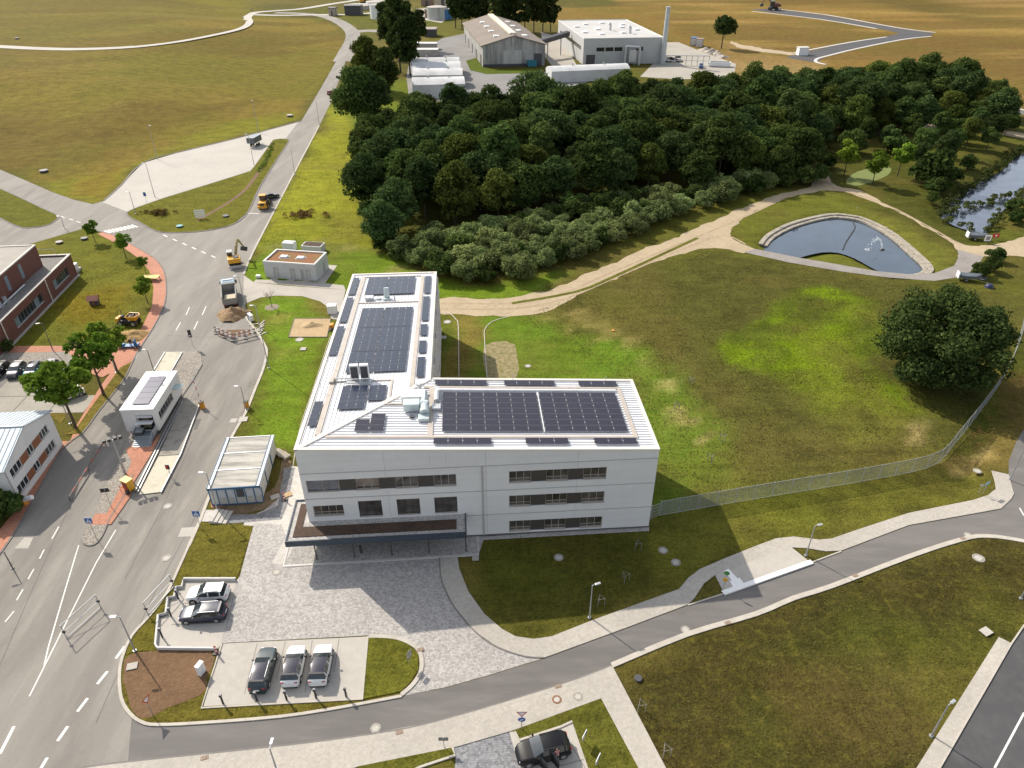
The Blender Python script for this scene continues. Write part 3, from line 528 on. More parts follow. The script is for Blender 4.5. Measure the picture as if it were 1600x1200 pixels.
# manholes, drains
M_iron = mat('cast_iron', (0.30,0.27,0.23), 0.7, 0.3, 6, bump=0.3); M_lid = mat('concrete_lid', (0.42,0.395,0.35), 0.8, 0.12, 5, bump=0.2); M_rust = mat('rusty_grate', (0.22,0.105,0.05), 0.8, 0.3, 8, bump=0.5)
def manhole(px, py, r, ring, label, z=0.02, lidm=None, grp=None):
    r *= 0.86; p = at(px, py); o = empty('manhole', (p.x, p.y, z), 0, label, 'manhole', grp)
    MB().lathe([(0.0,0.012),(r*0.62,0.012),(r*0.64,0.0)], 20).build('lid', lidm or M_lid, o)
    b = MB().lathe([(r*0.66,0.0),(r*0.67,0.02),(r,0.018),(r*1.02,-0.02)], 20); b.build('ring', ring, o)
    return o
M_ringg = mat('pebble_ring', (0.28,0.26,0.225), 0.9, 0.35, 9, bump=0.4)
for px, py, r, lab in ((873,871,0.62,'round concrete manhole in the shaded lawn below the office windows'),(1036,860,0.62,'upper of two concrete manholes in the lawn near the footpath bend'),(1056,879,0.62,'lower of two concrete manholes in the lawn near the footpath bend'),(1529,872,0.75,'large concrete manhole in the meadow beside the road curve'),(1527,736,0.6,'concrete manhole in grass by the road head and blue sign'),(659,504,0.7,'hidden concrete manhole behind the office') ,(699,503,0.8,'pale round manhole inside the kerbed bend behind the office'),(825,572,0.6,'pale manhole in green lawn behind the short wing')):
    if 'hidden' not in lab: manhole(px, py, r, M_ringg, lab, 0.03)
for px, py, r, lab in ((432,894,0.55,'iron manhole in sunlit cobbles near the parking bays'),(640,896,0.55,'iron manhole in shaded cobbles below the canopy'),(870,1094,0.5,'rust-ringed manhole on the south pavement'),(903,1089,0.5,'pale-ringed manhole on the south pavement'),(587,1138,0.55,'pale manhole in the access road asphalt'),(1071,984,0.55,'four-lobed pale manhole in asphalt near the south kerb'),(260,872,0.6,'round cover in the main road beside the lawn'),(262,791,0.6,'round cover in the main road below the weighbridge'),(468,531,0.8,'pale round cover in the grass below the sand pit'),(1512,836,0.5,'pale cover at the curved end of the access road')):
    manhole(px, py, r, M_rust if 'rust' in lab else M_iron, lab, 0.11 if 'south pavement' in lab else 0.055 if 'grass' in lab else 0.03)
for k, (px, py, w) in enumerate(((657,1016,'at the island kerb'),(320,1185,'at the south kerb below the soil bed'),(624,1145,'at the south kerb below the island'),(872,1073,'at the south kerb beside two manholes'),(1137,974,'at the south kerb below the bus platform'),(1336,900,'at the south kerb past the bus platform'),(1504,842,'in the curved end of the south kerb'))):
    p = at(px, py); d = empty('storm_drain', (p.x, p.y, 0.115), R(18), 'small rusty storm drain grate '+w, 'storm drain')
    bx('frame', -0.32, 0.32, -0.2, 0.2, -0.04, 0.0, M_rust, d)
    for s in range(5): bx('grate_bar', -0.27+s*0.12, -0.21+s*0.12, -0.17, 0.17, 0.0, 0.02, M_iron, d)
# ================================================================== OFFICE BUILDING
OFF = at(1013, 825); OTH = R(4.1)
office = empty('office_building', OFF, OTH, 'L-shaped white three-storey office building with solar panels on its pale metal roof', 'building')
M_wall = layered('white_cladding', (0.66,0.65,0.64), [(0.2, 0.4, 0.64, 0.94, 0.8), (1.0, 0.44, 0.62, 0.945, 0.8), (1.0, 0.5, 0.7, 0.93, 0.6)], rough=0.6, bump=0.0, spec=0.4, stretch=((0.06, 0.06, 3.2), 0, (1,)))
M_trim = mat('pale_trim', (0.66,0.60,0.53), 0.55, 0.06, 2); M_roof = layered('white_metal_roof', (0.70,0.70,0.71), [(0.25, 0.4, 0.64, 0.9, 0.8), (2.0, 0.52, 0.7, 0.9, 0.6)], rough=0.4, bump=0, spec=0.5)
M_seam = mat('roof_seam', (0.60,0.60,0.61), 0.5, 0.05, 2); M_gut = layered('gutter_metal', (0.44,0.39,0.34), [(0.8, 0.45, 0.7, 0.8, 0.8)], rough=0.6, bump=0)
M_frame = mat('bronze_window_frame', (0.30,0.255,0.20), 0.5, 0.1, 2); M_sill = mat('beige_sill', (0.44,0.40,0.36), 0.5, 0.08, 2)
M_span = mat('dark_spandrel', (0.055,0.048,0.042), 0.55, 0.15, 3); M_band = mat('joint_grey', (0.36,0.35,0.33), 0.6, 0.1, 3)
M_glass = mat('office_glass', (0.17,0.155,0.145), rough=0.04, var=0.6, scale=0.5, metal=0.6, spec=0.8)
M_navy = mat('navy_fascia', (0.035,0.05,0.07), 0.45, 0.15, 2); M_ballast = M_gravel
M_sub = layered('planting_substrate', (0.075,0.05,0.038), [(0.6, 0.42, 0.62, 0.7, 0.8), (6, 0.5, 0.66, (0.14,0.085,0.05), 0.7), (14, 0.62, 0.72, (0.10,0.11,0.03), 0.7)], bump=0.6, bscale=8)
LU, DV, WU, LV = -38.8, 14.05, -25.1, 50.2
ZA, KA, KB = 11.76, 0.0544, 0.0559
def zs_(u): return ZA-u*KA
def zl_(v): return ZA-LU*KA-v*KB
def wallface(b, T, x0, x1, z0, z1, ops, depth=0.28):
    """wall plane y=0 facing -y in the frame T, with recessed openings"""
    xc = sorted({x0, x1, *[o[0] for o in ops], *[o[1] for o in ops]}); zc = sorted({z0, z1, *[o[2] for o in ops], *[o[3] for o in ops]})
    q = lambda *p: b.quad(*[T @ Vector(t) for t in p])
    for i in range(len(xc)-1):
        for j in range(len(zc)-1):
            cx, cz = (xc[i]+xc[i+1])/2, (zc[j]+zc[j+1])/2
            if any(o[0] < cx < o[1] and o[2] < cz < o[3] for o in ops): continue
            q((xc[i],0,zc[j]), (xc[i+1],0,zc[j]), (xc[i+1],0,zc[j+1]), (xc[i],0,zc[j+1]))
    for a, c, lo, hi in ops:
        q((a,0,lo),(a,depth,lo),(a,depth,hi),(a,0,hi)); q((c,depth,lo),(c,0,lo),(c,0,hi),(c,depth,hi)); q((a,0,hi),(a,depth,hi),(c,depth,hi),(c,0,hi)); q((a,depth,lo),(a,0,lo),(c,0,lo),(c,depth,lo))
def window(par, T, a, c, lo, hi, n, depth=0.28, fm=None, gm=None, sill=True, rail=None, name='window'):
    fm = fm or M_frame; gm = gm or M_glass; w = 0.07
    b = MB(); b.box(a, c, depth-0.06, depth+0.02, lo, lo+w, T=T); b.box(a, c, depth-0.06, depth+0.02, hi-w, hi, T=T)
    for k in range(n+1):
        x = a+(c-a)*k/n; x0 = min(max(x-w/2, a), c-w); b.box(x0, x0+w, depth-0.058, depth+0.018, lo+w, hi-w, T=T)
    if rail: b.box(a+w, c-w, depth-0.055, depth+0.015, lo+rail, lo+rail+w, T=T)
    o = b.build(name, fm, par)
    for k in range(n):
        x0 = a+(c-a)*k/n; x1 = a+(c-a)*(k+1)/n; MB().quad(*[T @ Vector(p) for p in ((x0,depth,lo),(x1,depth,lo),(x1,depth,hi),(x0,depth,hi))]).build('pane', gm, o)
    if sill: bx('sill', a, c, -0.05, depth-0.06, lo-0.03, lo+0.04, M_sill, o, T=T)
    return o
def spandrel(par, T, a, c, lo, hi, depth=0.10): return bx('spandrel_panel', a, c, depth, depth+0.06, lo, hi, M_span, par, T=T)
I4 = Matrix.Identity(4)
def rotz(a): return Matrix.Rotation(a, 4, 'Z')
body = MB(); TF = I4
front_rows = []
for lo, hi in ((7.95,9.6),(4.42,6.08),(0.58,2.24)): front_rows.append((-16.42, -5.6, lo, hi))
left_top = (-38.3, -22.2, 7.95, 9.58); mid_small = (-38.1, -34.8, 4.42, 5.95)
mids = [(-33.15,-30.58,4.0,6.36), (-28.92,-26.38,4.0,6.36), (-24.77,-22.23,4.0,6.36)]
lobby = (-37.8, -22.2, 0.05, 2.85)
wallface(body, TF, LU, 0, 0.35, 11.0, front_rows+[left_top, mid_small]+mids+[(lobby[0],lobby[1],0.4,lobby[3])])
TE = Matrix.Translation((0, 0, 0)) @ rotz(R(90))                       # east gable, x runs along v
wallface(body, TE, 0, DV, 0.35, 11.0, [])
TN = Matrix.Translation((0, DV, 0)) @ rotz(R(180))                     # back of the short wing
nops = [(2+k*6.0, 6.6+k*6.0, lo, lo+1.6) for k in range(4) for lo in (0.7, 4.45, 7.95)]
wallface(body, TN, 0, -WU, 0.35, 11.0, nops)
TI = Matrix.Translation((WU, DV, 0)) @ rotz(R(90))                     # inner east side of the long wing
iops = [(1.2+k*7.0, 6.8+k*7.0, lo, lo+1.75) for k in range(5) for lo in (0.7, 4.35, 7.9)]
wallface(body, TI, 0, LV-DV, 0.35, 10.6, iops)
TB = Matrix.Translation((WU, LV, 0)) @ rotz(R(180)); wallface(body, TB, 0, WU-LU, 0.35, 10.6, [])
TW = Matrix.Translation((LU, LV, 0)) @ rotz(R(270)); wops = [(4+k*8.0, 9+k*8.0, lo, lo+1.6) for k in range(5) for lo in (0.7, 4.4, 7.9)]
wallface(body, TW, 0, LV, 0.35, 10.6, wops)
body.build('outer_wall', M_wall, office)
bb = MB(); bb.prism([(LU+0.06,0.06),(-0.06,0.06),(-0.06,DV-0.06),(WU-0.06,DV-0.06),(WU-0.06,LV-0.06),(LU+0.06,LV-0.06)], 0.0, 0.36); bb.build('plinth', mat('dark_plinth', (0.10,0.09,0.085), 0.8), office)
core = MB(); core.prism([(LU+0.32,0.32),(-0.32,0.32),(-0.32,DV-0.32),(WU-0.32,DV-0.32),(WU-0.32,LV-0.32),(LU+0.32,LV-0.32)], 0.1, 10.4); core.build('interior', mat('dim_interior', (0.05,0.045,0.04), 0.9, 0.4, 1.5), office)
# attic wedge above the top joint
at_ = MB()
zc = zl_(0); zi = zs_(WU)
def q(*p): at_.quad(*p)
q((LU,0,10.97),(0,0,11.0),(0,0,zs_(0)),(LU,0,zc)); q((0,0,11.0),(0,DV,11.0),(0,DV,zs_(0)),(0,0,zs_(0))); q((0,DV,11.0),(WU,DV,11.0),(WU,DV,zi),(0,DV,zs_(0)))
q((WU,DV,10.55),(WU,LV,10.55),(WU,LV,zl_(LV)),(WU,DV,zi)); q((WU,LV,10.55),(LU,LV,10.55),(LU,LV,zl_(LV)),(WU,LV,zl_(LV))); q((LU,LV,10.55),(LU,0,10.55),(LU,0,zc),(LU,LV,zl_(LV)))
at_.build('attic_wall', M_wall, office)
# joints and seams on the facade
for z in (3.40, 7.0, 10.56):
    bx('facade_joint', LU-0.03, 0.03, -0.045, -0.003, z-0.035, z+0.035, M_band, office); bx('facade_joint', -0.003+0.006, 0.045, 0.0, DV, z-0.035, z+0.035, M_band, office)
    bx('facade_joint', LU+13.72, -0.0, DV+0.004, DV+0.045, z-0.035, z+0.035, M_band, office)
for u, rr in ((-29.75, ((3.45,6.95),(7.05,7.9),(9.62,13.2))), (-8.88, ((0.38,0.55),(2.27,3.35),(3.45,4.38),(6.12,6.95),(7.05,7.9),(9.64,12.1)))):
    for z0, z1 in rr: bx('facade_seam', u-0.012, u+0.012, -0.012, -0.002, z0, z1, M_band, office)
bx('downpipe', -19.42, -19.28, -0.14, -0.02, 0.4, 10.5, M_band, office); bx('facade_seam', -18.95, -18.92, -0.015, -0.002, 0.4, 12.6, M_band, office)
for u in (-24.9, -23.2): bx('facade_seam', u-0.012, u+0.012, -0.012, -0.002, 11.2, 12.4, M_band, office)
# windows
for (a, c, lo, hi) in front_rows:
    e = [-16.42, -13.95, -12.32, -9.85, -8.2, -5.6]
    for k in (0, 2, 4): window(office, TF, e[k], e[k+1], lo, hi, 3, rail=0.42)
    for k in (1, 3): spandrel(office, TF, e[k], e[k+1], lo, hi)
e = [-38.3, -34.85, -33.1, -30.6, -28.83, -26.37, -24.68, -22.2]
M_gl2 = mat('violet_grey_glass', (0.13,0.14,0.17), 0.06, 0.3, 0.7, metal=0.6)
for k in (0, 2, 4, 6): window(office, TF, e[k], e[k+1], 7.95, 9.58, 2 if k == 0 else 3, gm=M_gl2 if k == 0 else None, depth=0.16 if k == 0 else 0.28)
for k in (1, 3, 5): spandrel(office, TF, e[k], e[k+1], 7.95, 9.58)
window(office, TF, *mid_small, 4, rail=0.4)
for m_ in mids: window(office, TF, *m_, 3, depth=0.2, rail=1.05, fm=M_span)
for k in range(5): window(office, TF, lobby[0]+k*3.12, lobby[0]+(k+1)*3.12, 0.4, 2.85, 2, fm=M_span, sill=False)
for o_ in nops: window(office, TN, *o_, 3)
for o_ in iops: window(office, TI, *o_, 4)
for o_ in wops: window(office, TW, *o_, 3)
for z in (0.5, 4.2, 7.75): bx('sill_ledge', WU+0.003, WU+0.30, DV+0.3, LV-0.2, z-0.10, z, M_trim, office)
for k in range(6): bx('facade_fin', WU+0.003, WU+0.24, DV+0.6+k*7.0, DV+0.8+k*7.0, 0.6, 10.3, M_trim, office)
# roof
rf = MB(); e0 = 0.02
rf.poly([(LU,0,zc-0.1),(0,0,zs_(0)-0.1),(0,DV,zs_(0)-0.1),(WU,DV,zi-0.1)]); rf.poly([(LU,0,zc-0.1),(WU,DV,zi-0.1),(WU,LV,zl_(LV)-0.1),(LU,LV,zl_(LV)-0.1)])
roof = rf.build('roof', M_roof, office)
hipv = lambda u: (u-LU)/(WU-LU)*DV; hipu = lambda v: LU+v/DV*(WU-LU)
rb = MB(); n = 0
v = 0.45
while v < DV-0.3:
    u0 = hipu(v)+0.35; rb.poly([(u0,v-0.03,zs_(u0)-0.02),(-0.3,v-0.03,zs_(-0.3)-0.02),(-0.3,v+0.03,zs_(-0.3)-0.02),(u0,v+0.03,zs_(u0)-0.02)])
    for s_ in (-1, 1): rb.poly([(u0,v+s_*0.03,zs_(u0)-0.11),(-0.3,v+s_*0.03,zs_(-0.3)-0.11),(-0.3,v+s_*0.03,zs_(-0.3)-0.02),(u0,v+s_*0.03,zs_(u0)-0.02)])
    v += 0.48
u = LU+0.45
while u < WU-0.3:
    v0 = hipv(u)+0.35; rb.poly([(u-0.03,v0,zl_(v0)-0.02),(u+0.03,v0,zl_(v0)-0.02),(u+0.03,LV-0.3,zl_(LV-0.3)-0.02),(u-0.03,LV-0.3,zl_(LV-0.3)-0.02)])
    for s_ in (-1, 1): rb.poly([(u+s_*0.03,v0,zl_(v0)-0.11),(u+s_*0.03,LV-0.3,zl_(LV-0.3)-0.11),(u+s_*0.03,LV-0.3,zl_(LV-0.3)-0.02),(u+s_*0.03,v0,zl_(v0)-0.02)])
    u += 0.48
struct(rb.build('standing_seams', M_seam, roof), 'stuff')
def slab_s(name, u0, u1, v0, v1, h0, h1, m, par):      # box following the short-wing slope
    b = MB(); b.prism([(u0,v0),(u1,v0),(u1,v1),(u0,v1)], [zs_(u0)+h0, zs_(u1)+h0, zs_(u1)+h0, zs_(u0)+h0], [zs_(u0)+h1, zs_(u1)+h1, zs_(u1)+h1, zs_(u0)+h1]); return b.build(name, m, par)
def slab_l(name, u0, u1, v0, v1, h0, h1, m, par):
    b = MB(); b.prism([(u0,v0),(u1,v0),(u1,v1),(u0,v1)], [zl_(v0)+h0, zl_(v0)+h0, zl_(v1)+h0, zl_(v1)+h0], [zl_(v0)+h1, zl_(v0)+h1, zl_(v1)+h1, zl_(v1)+h1]); return b.build(name, m, par)
c_ = 0.30
slab_s('coping', LU, 0.06, -0.06, c_, -0.12, 0.06, M_trim, roof); slab_s('coping', -c_, 0.06, c_, DV-c_, -0.12, 0.058, M_trim, roof); slab_s('coping', WU+c_, 0.06, DV-c_, DV+0.06, -0.12, 0.06, M_trim, roof)
slab_l('coping', LU-0.06, LU+c_, -0.06, LV+0.06, -0.12, 0.064, M_trim, roof); slab_l('coping', WU-c_, WU+0.06, DV-c_, LV+0.06, -0.12, 0.062, M_trim, roof); slab_l('coping', LU+c_, WU-c_, LV-c_, LV+0.06, -0.12, 0.06, M_trim, roof)
hp = MB(); dn = Vector((WU-LU, DV)).normalized(); nn = Vector((-dn.y, dn.x))*0.28
A_, B_ = Vector((LU+0.3, 0.3)), Vector((WU-0.1, DV-0.1))
hp.poly([(*(A_-nn), zc+0.03), (*(B_-nn), zi+0.03), (*(B_+nn), zi+0.03), (*(A_+nn), zc+0.03)]); hp.poly([(*(A_-nn), zc-0.12), (*(B_-nn), zi-0.12), (*(B_-nn), zi+0.03), (*(A_-nn), zc+0.03)]); hp.poly([(*(B_+nn), zi-0.12), (*(A_+nn), zc-0.12), (*(A_+nn), zc+0.03), (*(B_+nn), zi+0.03)])
hp.build('hip_flashing', M_trim, roof)
slab_l('gutter', -37.15, -36.55, 2.6, 48.9, -0.09, 0.05, M_gut, roof); slab_l('gutter', -27.55, -27.0, 12.4, 48.6, -0.09, 0.05, M_gut, roof); slab_l('gutter', -36.55, -27.55, 48.62, 48.86, -0.09, 0.045, M_gut, roof); slab_l('gutter', -36.55, -27.55, 38.0, 38.25, -0.09, 0.045, M_gut, roof)
slab_l('gutter', -36.55, -29.6, 14.0, 14.22, -0.09, 0.045, M_gut, roof); slab_l('gutter', -29.85, -29.6, 9.6, 14.0, -0.09, 0.045, M_gut, roof)
slab_s('gutter', -35.9, -1.9, 2.05, 2.42, -0.09, 0.05, M_gut, roof); slab_s('gutter', -25.8, -1.9, 11.9, 12.22, -0.09, 0.05, M_gut, roof); slab_s('gutter', -2.35, -1.9, 2.42, 11.9, -0.09, 0.05, M_gut, roof); slab_s('gutter', -25.15, -24.55, 2.42, 11.9, -0.09, 0.052, M_gut, roof)
slab_s('white_rail', -24.0, -2.6, 11.35, 11.6, -0.05, 0.16, M_roof, roof); slab_s('white_rail', -12.32, -12.22, 3.0, 10.9, -0.02, 0.2, M_roof, roof); slab_s('gutter', -30.2, -27.9, 8.4, 8.6, -0.09, 0.05, M_gut, roof)
# solar panels, one object each
M_pv = mat('solar_cells_violet', (0.022,0.021,0.034), 0.25, 0.12, 1.2, spec=0.4); M_pvb = mat('solar_cells_blue', (0.014,0.022,0.042), 0.25, 0.12, 1.2, spec=0.4); M_pvf = mat('panel_frame', (0.12,0.12,0.13), 0.4, 0.1, 3)
M_clip = mat('panel_clip', (0.6,0.6,0.62), 0.4, 0.1)
PVM = {}
def pv_mesh(w, l, m):
    k = (round(w, 2), round(l, 2), m.name)
    if k not in PVM:
        b = MB(); i_ = 0.025
        b.box(-w/2, w/2, -l/2, l/2, 0.0, 0.04); b.quad((-w/2+i_,-l/2+i_,0.043),(w/2-i_,-l/2+i_,0.043),(w/2-i_,l/2-i_,0.043),(-w/2+i_,l/2-i_,0.043), 1)
        for sx in (-0.5, 0.5):
            for f in (0.0,): b.box(sx*w*0.98-0.035, sx*w*0.98+0.035, -0.035, 0.035, 0.03, 0.055, 2)
        o = b.build('solar_panel', [M_pvf, m, M_clip], roof); PVM[k] = o.data; bpy.data.objects.remove(o)
    return PVM[k]
def panels(u0, u1, v0, v1, nu, nv, short, gap=0.02, lift=0.12):
    w = (u1-u0)/nu; l = (v1-v0)/nv; me = pv_mesh(w-gap, l-gap, M_pv if short else M_pvb)
    for i in range(nu):
        for j in range(nv):
            u = u0+w*(i+0.5); v = v0+l*(j+0.5); o = bpy.data.objects.new('solar_panel', me); COL.objects.link(o); o.parent = roof
            o.location = (u, v, (zs_(u) if short else zl_(v))+lift)
            o.rotation_euler = (0, math.atan(KA), 0) if short else (-math.atan(KB), 0, 0)
panels(-23.55, -12.42, 3.08, 10.82, 7, 7, True); panels(-12.14, -2.82, 3.08, 10.86, 6, 7, True)
for a, c, k in ((-24.5,-18.22,4), (-16.15,-9.92,4), (-6.98,-2.2,3)): panels(a, c, 12.4, 13.5, k, 1, True)
for a, c, k in ((-24.46,-18.2,4), (-14.54,-9.82,3), (-7.0,-2.22,3)): panels(a, c, 0.82, 1.9, k, 1, True)
panels(-33.0, -31.5, 3.1, 5.25, 1, 2, True); panels(-31.42, -29.85, 3.12, 6.37, 1, 3, True)
panels(-35.95, -32.75, 41.0, 48.2, 3, 4, False); panels(-32.65, -28.4, 41.0, 48.2, 4, 4, False)
for a, c, k in ((29.05,35.8,4), (21.75,28.95,4), (16.1,21.65,3)): panels(-35.65, -32.42, a, c, 3, k, False); panels(-32.32, -28.2, a, c, 4, k, False)
panels(-35.45, -32.4, 7.5, 12.75, 3, 3, False); panels(-32.22, -30.2, 9.2, 12.68, 2, 2, False)
for a, c, k in ((41.25,48.3,4), (31.15,40.05,5), (21.1,29.8,5)): panels(-38.45, -37.45, a, c, 1, k, False)
panels(-38.2, -37.22, 4.25, 9.43, 1, 3, False)
for a, c, k in ((40.9,48.1,4), (30.78,39.6,5), (26.0,29.55,2), (20.8,24.35,2), (14.36,19.6,3)): panels(-26.85, -25.85, a, c, 1, k, False)
# roof plant
M_mint = mat('mint_duct', (0.46,0.52,0.52), 0.4, 0.08, 2, metal=0.2); M_whitep = mat('white_plant', (0.72,0.72,0.72), 0.5, 0.06, 2); M_dkgrey = mat('dark_grille', (0.06,0.06,0.065), 0.6, 0.2, 6); M_galv = mat('galvanised', (0.48,0.49,0.50), 0.4, 0.15, 4, metal=0.5)
zq = zs_(-26.5)
du = MB(); du.box(-27.9,-26.1,6.8,8.0,zq+0.15,zq+1.1); du.tube((-26.0,7.4,zq+0.75),(-25.1,7.2,zq+0.75),0.5,0.5,12); du.tube((-25.5,7.2,zq+0.7),(-25.5,6.0,zq+0.45),0.5,0.56,12); du.tube((-25.6,7.7,zq+0.8),(-25.5,9.1,zq+1.3),0.35,0.3,10); du.box(-26.2,-25.0,5.0,6.0,zq-0.08,zq+0.35)
unit = du.build('air_duct', M_mint, roof, bevel=0.03); bx('vent_case', -28.3, -25.8, 8.9, 10.5, zq-0.05, zq+0.75, M_whitep, roof, bevel=0.04); bx('duct_foot', -27.2,-26.7,5.7,6.1,zq-0.06,zq+0.2,M_dkgrey,roof)
MB().tube((-26.3,11.2,zq-0.1),(-26.3,11.2,zq+1.0),0.28,0.28,12).tube((-26.3,11.2,zq+1.0),(-26.3,11.2,zq+1.12),0.42,0.38,12).build('vent_stack', M_galv, roof, smooth=False)
MB().tube((-24.2,8.4,zq+0.35),(-24.2,10.2,zq+0.35),0.32,0.32,12).box(-24.7,-23.75,7.1,8.2,zq-0.05,zq+0.25).box(-24.5,-23.9,10.4,11.3,zq-0.05,zq+0.5).build('pipe_unit', M_galv, roof)
for u0 in (-34.75, -33.55):
    z0 = zl_(14.6); hp_ = MB().box(u0, u0+1.05, 14.5, 15.0, z0+0.1, z0+2.0).build('heat_pump', M_whitep, roof, bevel=0.02); bx('fan_grille', u0+0.1, u0+0.95, 14.46, 14.497, z0+0.22, z0+1.8, M_dkgrey, hp_)
z0 = zl_(13.6); MB().box(-35.2,-32.2,13.2,14.4,z0-0.05,z0+0.06).tube((-36.8,14.4,z0+0.25),(-34.6,14.3,z0+0.25),0.1).tube((-35.4,13.6,z0+0.1),(-32.5,13.4,z0+0.1),0.05).build('pipework', M_galv, roof)
bx('cable_box', -37.2,-36.7,13.6,14.6,z0-0.1,z0+0.35, M_gut, roof)
z0 = zl_(39.6); MB().box(-32.9,-31.9,38.9,39.9,z0-0.1,z0+0.25).tube((-32.4,39.6,z0+0.2),(-32.4,40.0,z0+1.6),0.42,0.38,12).build('vent_cowl', M_mint, roof); MB().box(-35.6,-34.4,38.9,39.9,z0-0.1,z0+0.5).box(-33.9,-33.3,39.2,40.0,z0-0.1,z0+0.2).tube((-31.2,39.1,z0),(-31.2,39.1,z0+0.6),0.1).build('roof_hatch', M_galv, roof)
for u_, v_ in ((-38.0,18.2),(-37.9,12.0),(-3.5,13.4),(-15.0,13.7)): MB().tube((u_,v_,zs_(u_)-0.2),(u_,v_,zs_(u_)+0.9),0.035).build('lightning_rod', M_galv, roof)
# entrance canopy
can = MB(); can.prism([(-40.9,-3.12),(-21.3,-3.12),(-21.3,-0.03),(LU-0.03,-0.03),(LU-0.03,3.6),(-40.9,3.6)], 3.05, 3.62); canopy = can.build('canopy', M_navy, office)
edge = MB()
for a, c, d, e_ in ((-40.9,-21.3,-3.12,-2.98),(-40.9,-40.76,-2.98,3.6),(-21.44,-21.3,-2.98,-0.03),(-40.76,LU-0.03,3.46,3.6)): edge.box(a, c, d, e_, 3.60, 3.86)
edge.build('canopy_rim', M_navy, canopy)
MB().prism([(-40.76,-2.98),(-21.44,-2.98),(-21.44,-0.03),(LU-0.03,-0.03),(LU-0.03,3.46),(-40.76,3.46)], 3.60, 3.68).build('gravel_margin', M_gravel, canopy)
MB().prism([(-40.2,-2.35),(-22.4,-2.35),(-22.4,-0.85),(LU-0.6,-0.85),(LU-0.6,2.9),(-40.2,2.9)], 3.66, 3.76).build('planting', M_sub, canopy)
for u_ in (-38.13,-33.96,-29.79,-25.61,-21.46): MB().tube((u_,-2.25,0),(u_,-2.25,3.06),0.07,0.07,8).build('post', M_span, canopy)
MB().tube((-33.3,-1.6,0),(-33.3,-1.6,1.1),0.14,0.14,10).build('entrance_column', M_span, office)
# ================================================================== OTHER BUILDINGS
def frame_px(fr, br, z):                    # front-right and back-right roof corners -> origin, angle of the local x axis, depth
    a = at(*fr, z); b = at(*br, z); d = b-a; return Vector((a.x, a.y, 0)), math.atan2(d.y, d.x)-math.pi/2, math.hypot(d.x, d.y)
M_white = layered('white_render', (0.66,0.65,0.63), [(0.5, 0.42, 0.66, 0.9, 0.8), (4, 0.5, 0.7, 0.94, 0.6)], rough=0.7, bump=0.0)
M_dglass = mat('dark_glass', (0.03,0.035,0.04), 0.08, 0.3, 1.0, metal=0.3); M_steel = mat('steel_step', (0.32,0.36,0.39), 0.45, 0.15, 3, metal=0.4)
# --- gatehouse -------------------------------------------------------
o_, a_, gl = frame_px((238.7,639), (276.3,579.6), 4.35); gw = 4.4
gate = empty('gatehouse', o_, a_, 'small white gatehouse with five solar panels, standing between the two lanes', 'gatehouse')
b = MB(); G0 = Matrix.Identity(4)
wallface(b, Matrix.Translation((-gw,0,0)), 0, gw, 0.75, 4.2, [(1.75, 4.05, 0.78, 3.35)], 0.6)
TGE = rotz(R(90)); wallface(b, TGE, 0, gl, 0.75, 4.2, [(1.1, 6.4, 1.75, 2.95)], 0.15)
wallface(b, Matrix.Translation((0,gl,0)) @ rotz(R(180)), 0, gw, 0.75, 4.2, [(1.2,3.2,1.6,2.9)], 0.15); TGW = Matrix.Translation((-gw,gl,0)) @ rotz(R(270)); wallface(b, TGW, 0, gl, 0.75, 4.2, [(2.5,8.5,1.75,2.95)], 0.15)
b.build('wall', M_white, gate)
bx('inner_core', -gw+0.65, -0.2, 0.65, gl-0.2, 0.3, 4.0, MATS['dim_interior'], gate)
bx('plinth', -gw+0.25, -0.25, 0.25, gl-0.25, 0, 0.78, MATS['dark_plinth'], gate)
rfg = MB().box(-gw-0.05, 0.05, -0.05, gl+0.05, 4.2, 4.36).build('roof', mat('white_roof_edge', (0.74,0.73,0.70), 0.5, 0.05), gate); MB().box(-gw+0.16, -0.16, 0.16, gl-0.16, 4.361, 4.40).build('roof_membrane', mat('white_membrane', (0.70,0.69,0.66), 0.6, 0.06, 1), gate)
pvg = MB().box(-1.1,1.1,-0.68,0.68,0,0.05).quad((-1.07,-0.65,0.053),(1.07,-0.65,0.053),(1.07,0.65,0.053),(-1.07,0.65,0.053),1)
p = pvg.build('solar_panel', [M_pvf, mat('solar_cells_grey', (0.055,0.05,0.085), 0.25, 0.12, 1.2, spec=0.7)], gate); p.location = (-2.05, 1.75, 4.5)
for k in range(1, 5):
    c = p.copy(); COL.objects.link(c); c.location = (-2.05, 1.75+1.42*k, 4.5)
window(gate, TGE, 1.1, 6.4, 1.75, 2.95, 6, depth=0.15, fm=mat('grey_frame', (0.30,0.30,0.29), 0.5), gm=M_dglass); window(gate, TGW, 2.5, 8.5, 1.75, 2.95, 6, depth=0.15, fm=MATS['grey_frame'], gm=M_dglass); window(gate, Matrix.Translation((0,gl,0)) @ rotz(R(180)), 1.2, 3.2, 1.6, 2.9, 2, depth=0.15, fm=MATS['grey_frame'], gm=M_dglass)
bx('door', -2.2, -1.2, 0.5, 0.58, 0.85, 2.85, mat('olive_door', (0.13,0.12,0.09), 0.5), gate); bx('door_light', -1.15, -0.45, 0.5, 0.58, 0.85, 2.85, M_dglass, gate); bx('awning', -2.75, -0.45, -0.75, 0.1, 2.35, 2.43, M_whitep, gate); bx('awning', -2.6, -0.4, -0.3, 0.3, 3.15, 3.22, M_whitep, gate)
bx('side_canopy', 0.02, 1.15, 6.7, 8.3, 3.0, 3.06, mat('mint_glass', (0.42,0.52,0.51), 0.15, 0.06), gate)
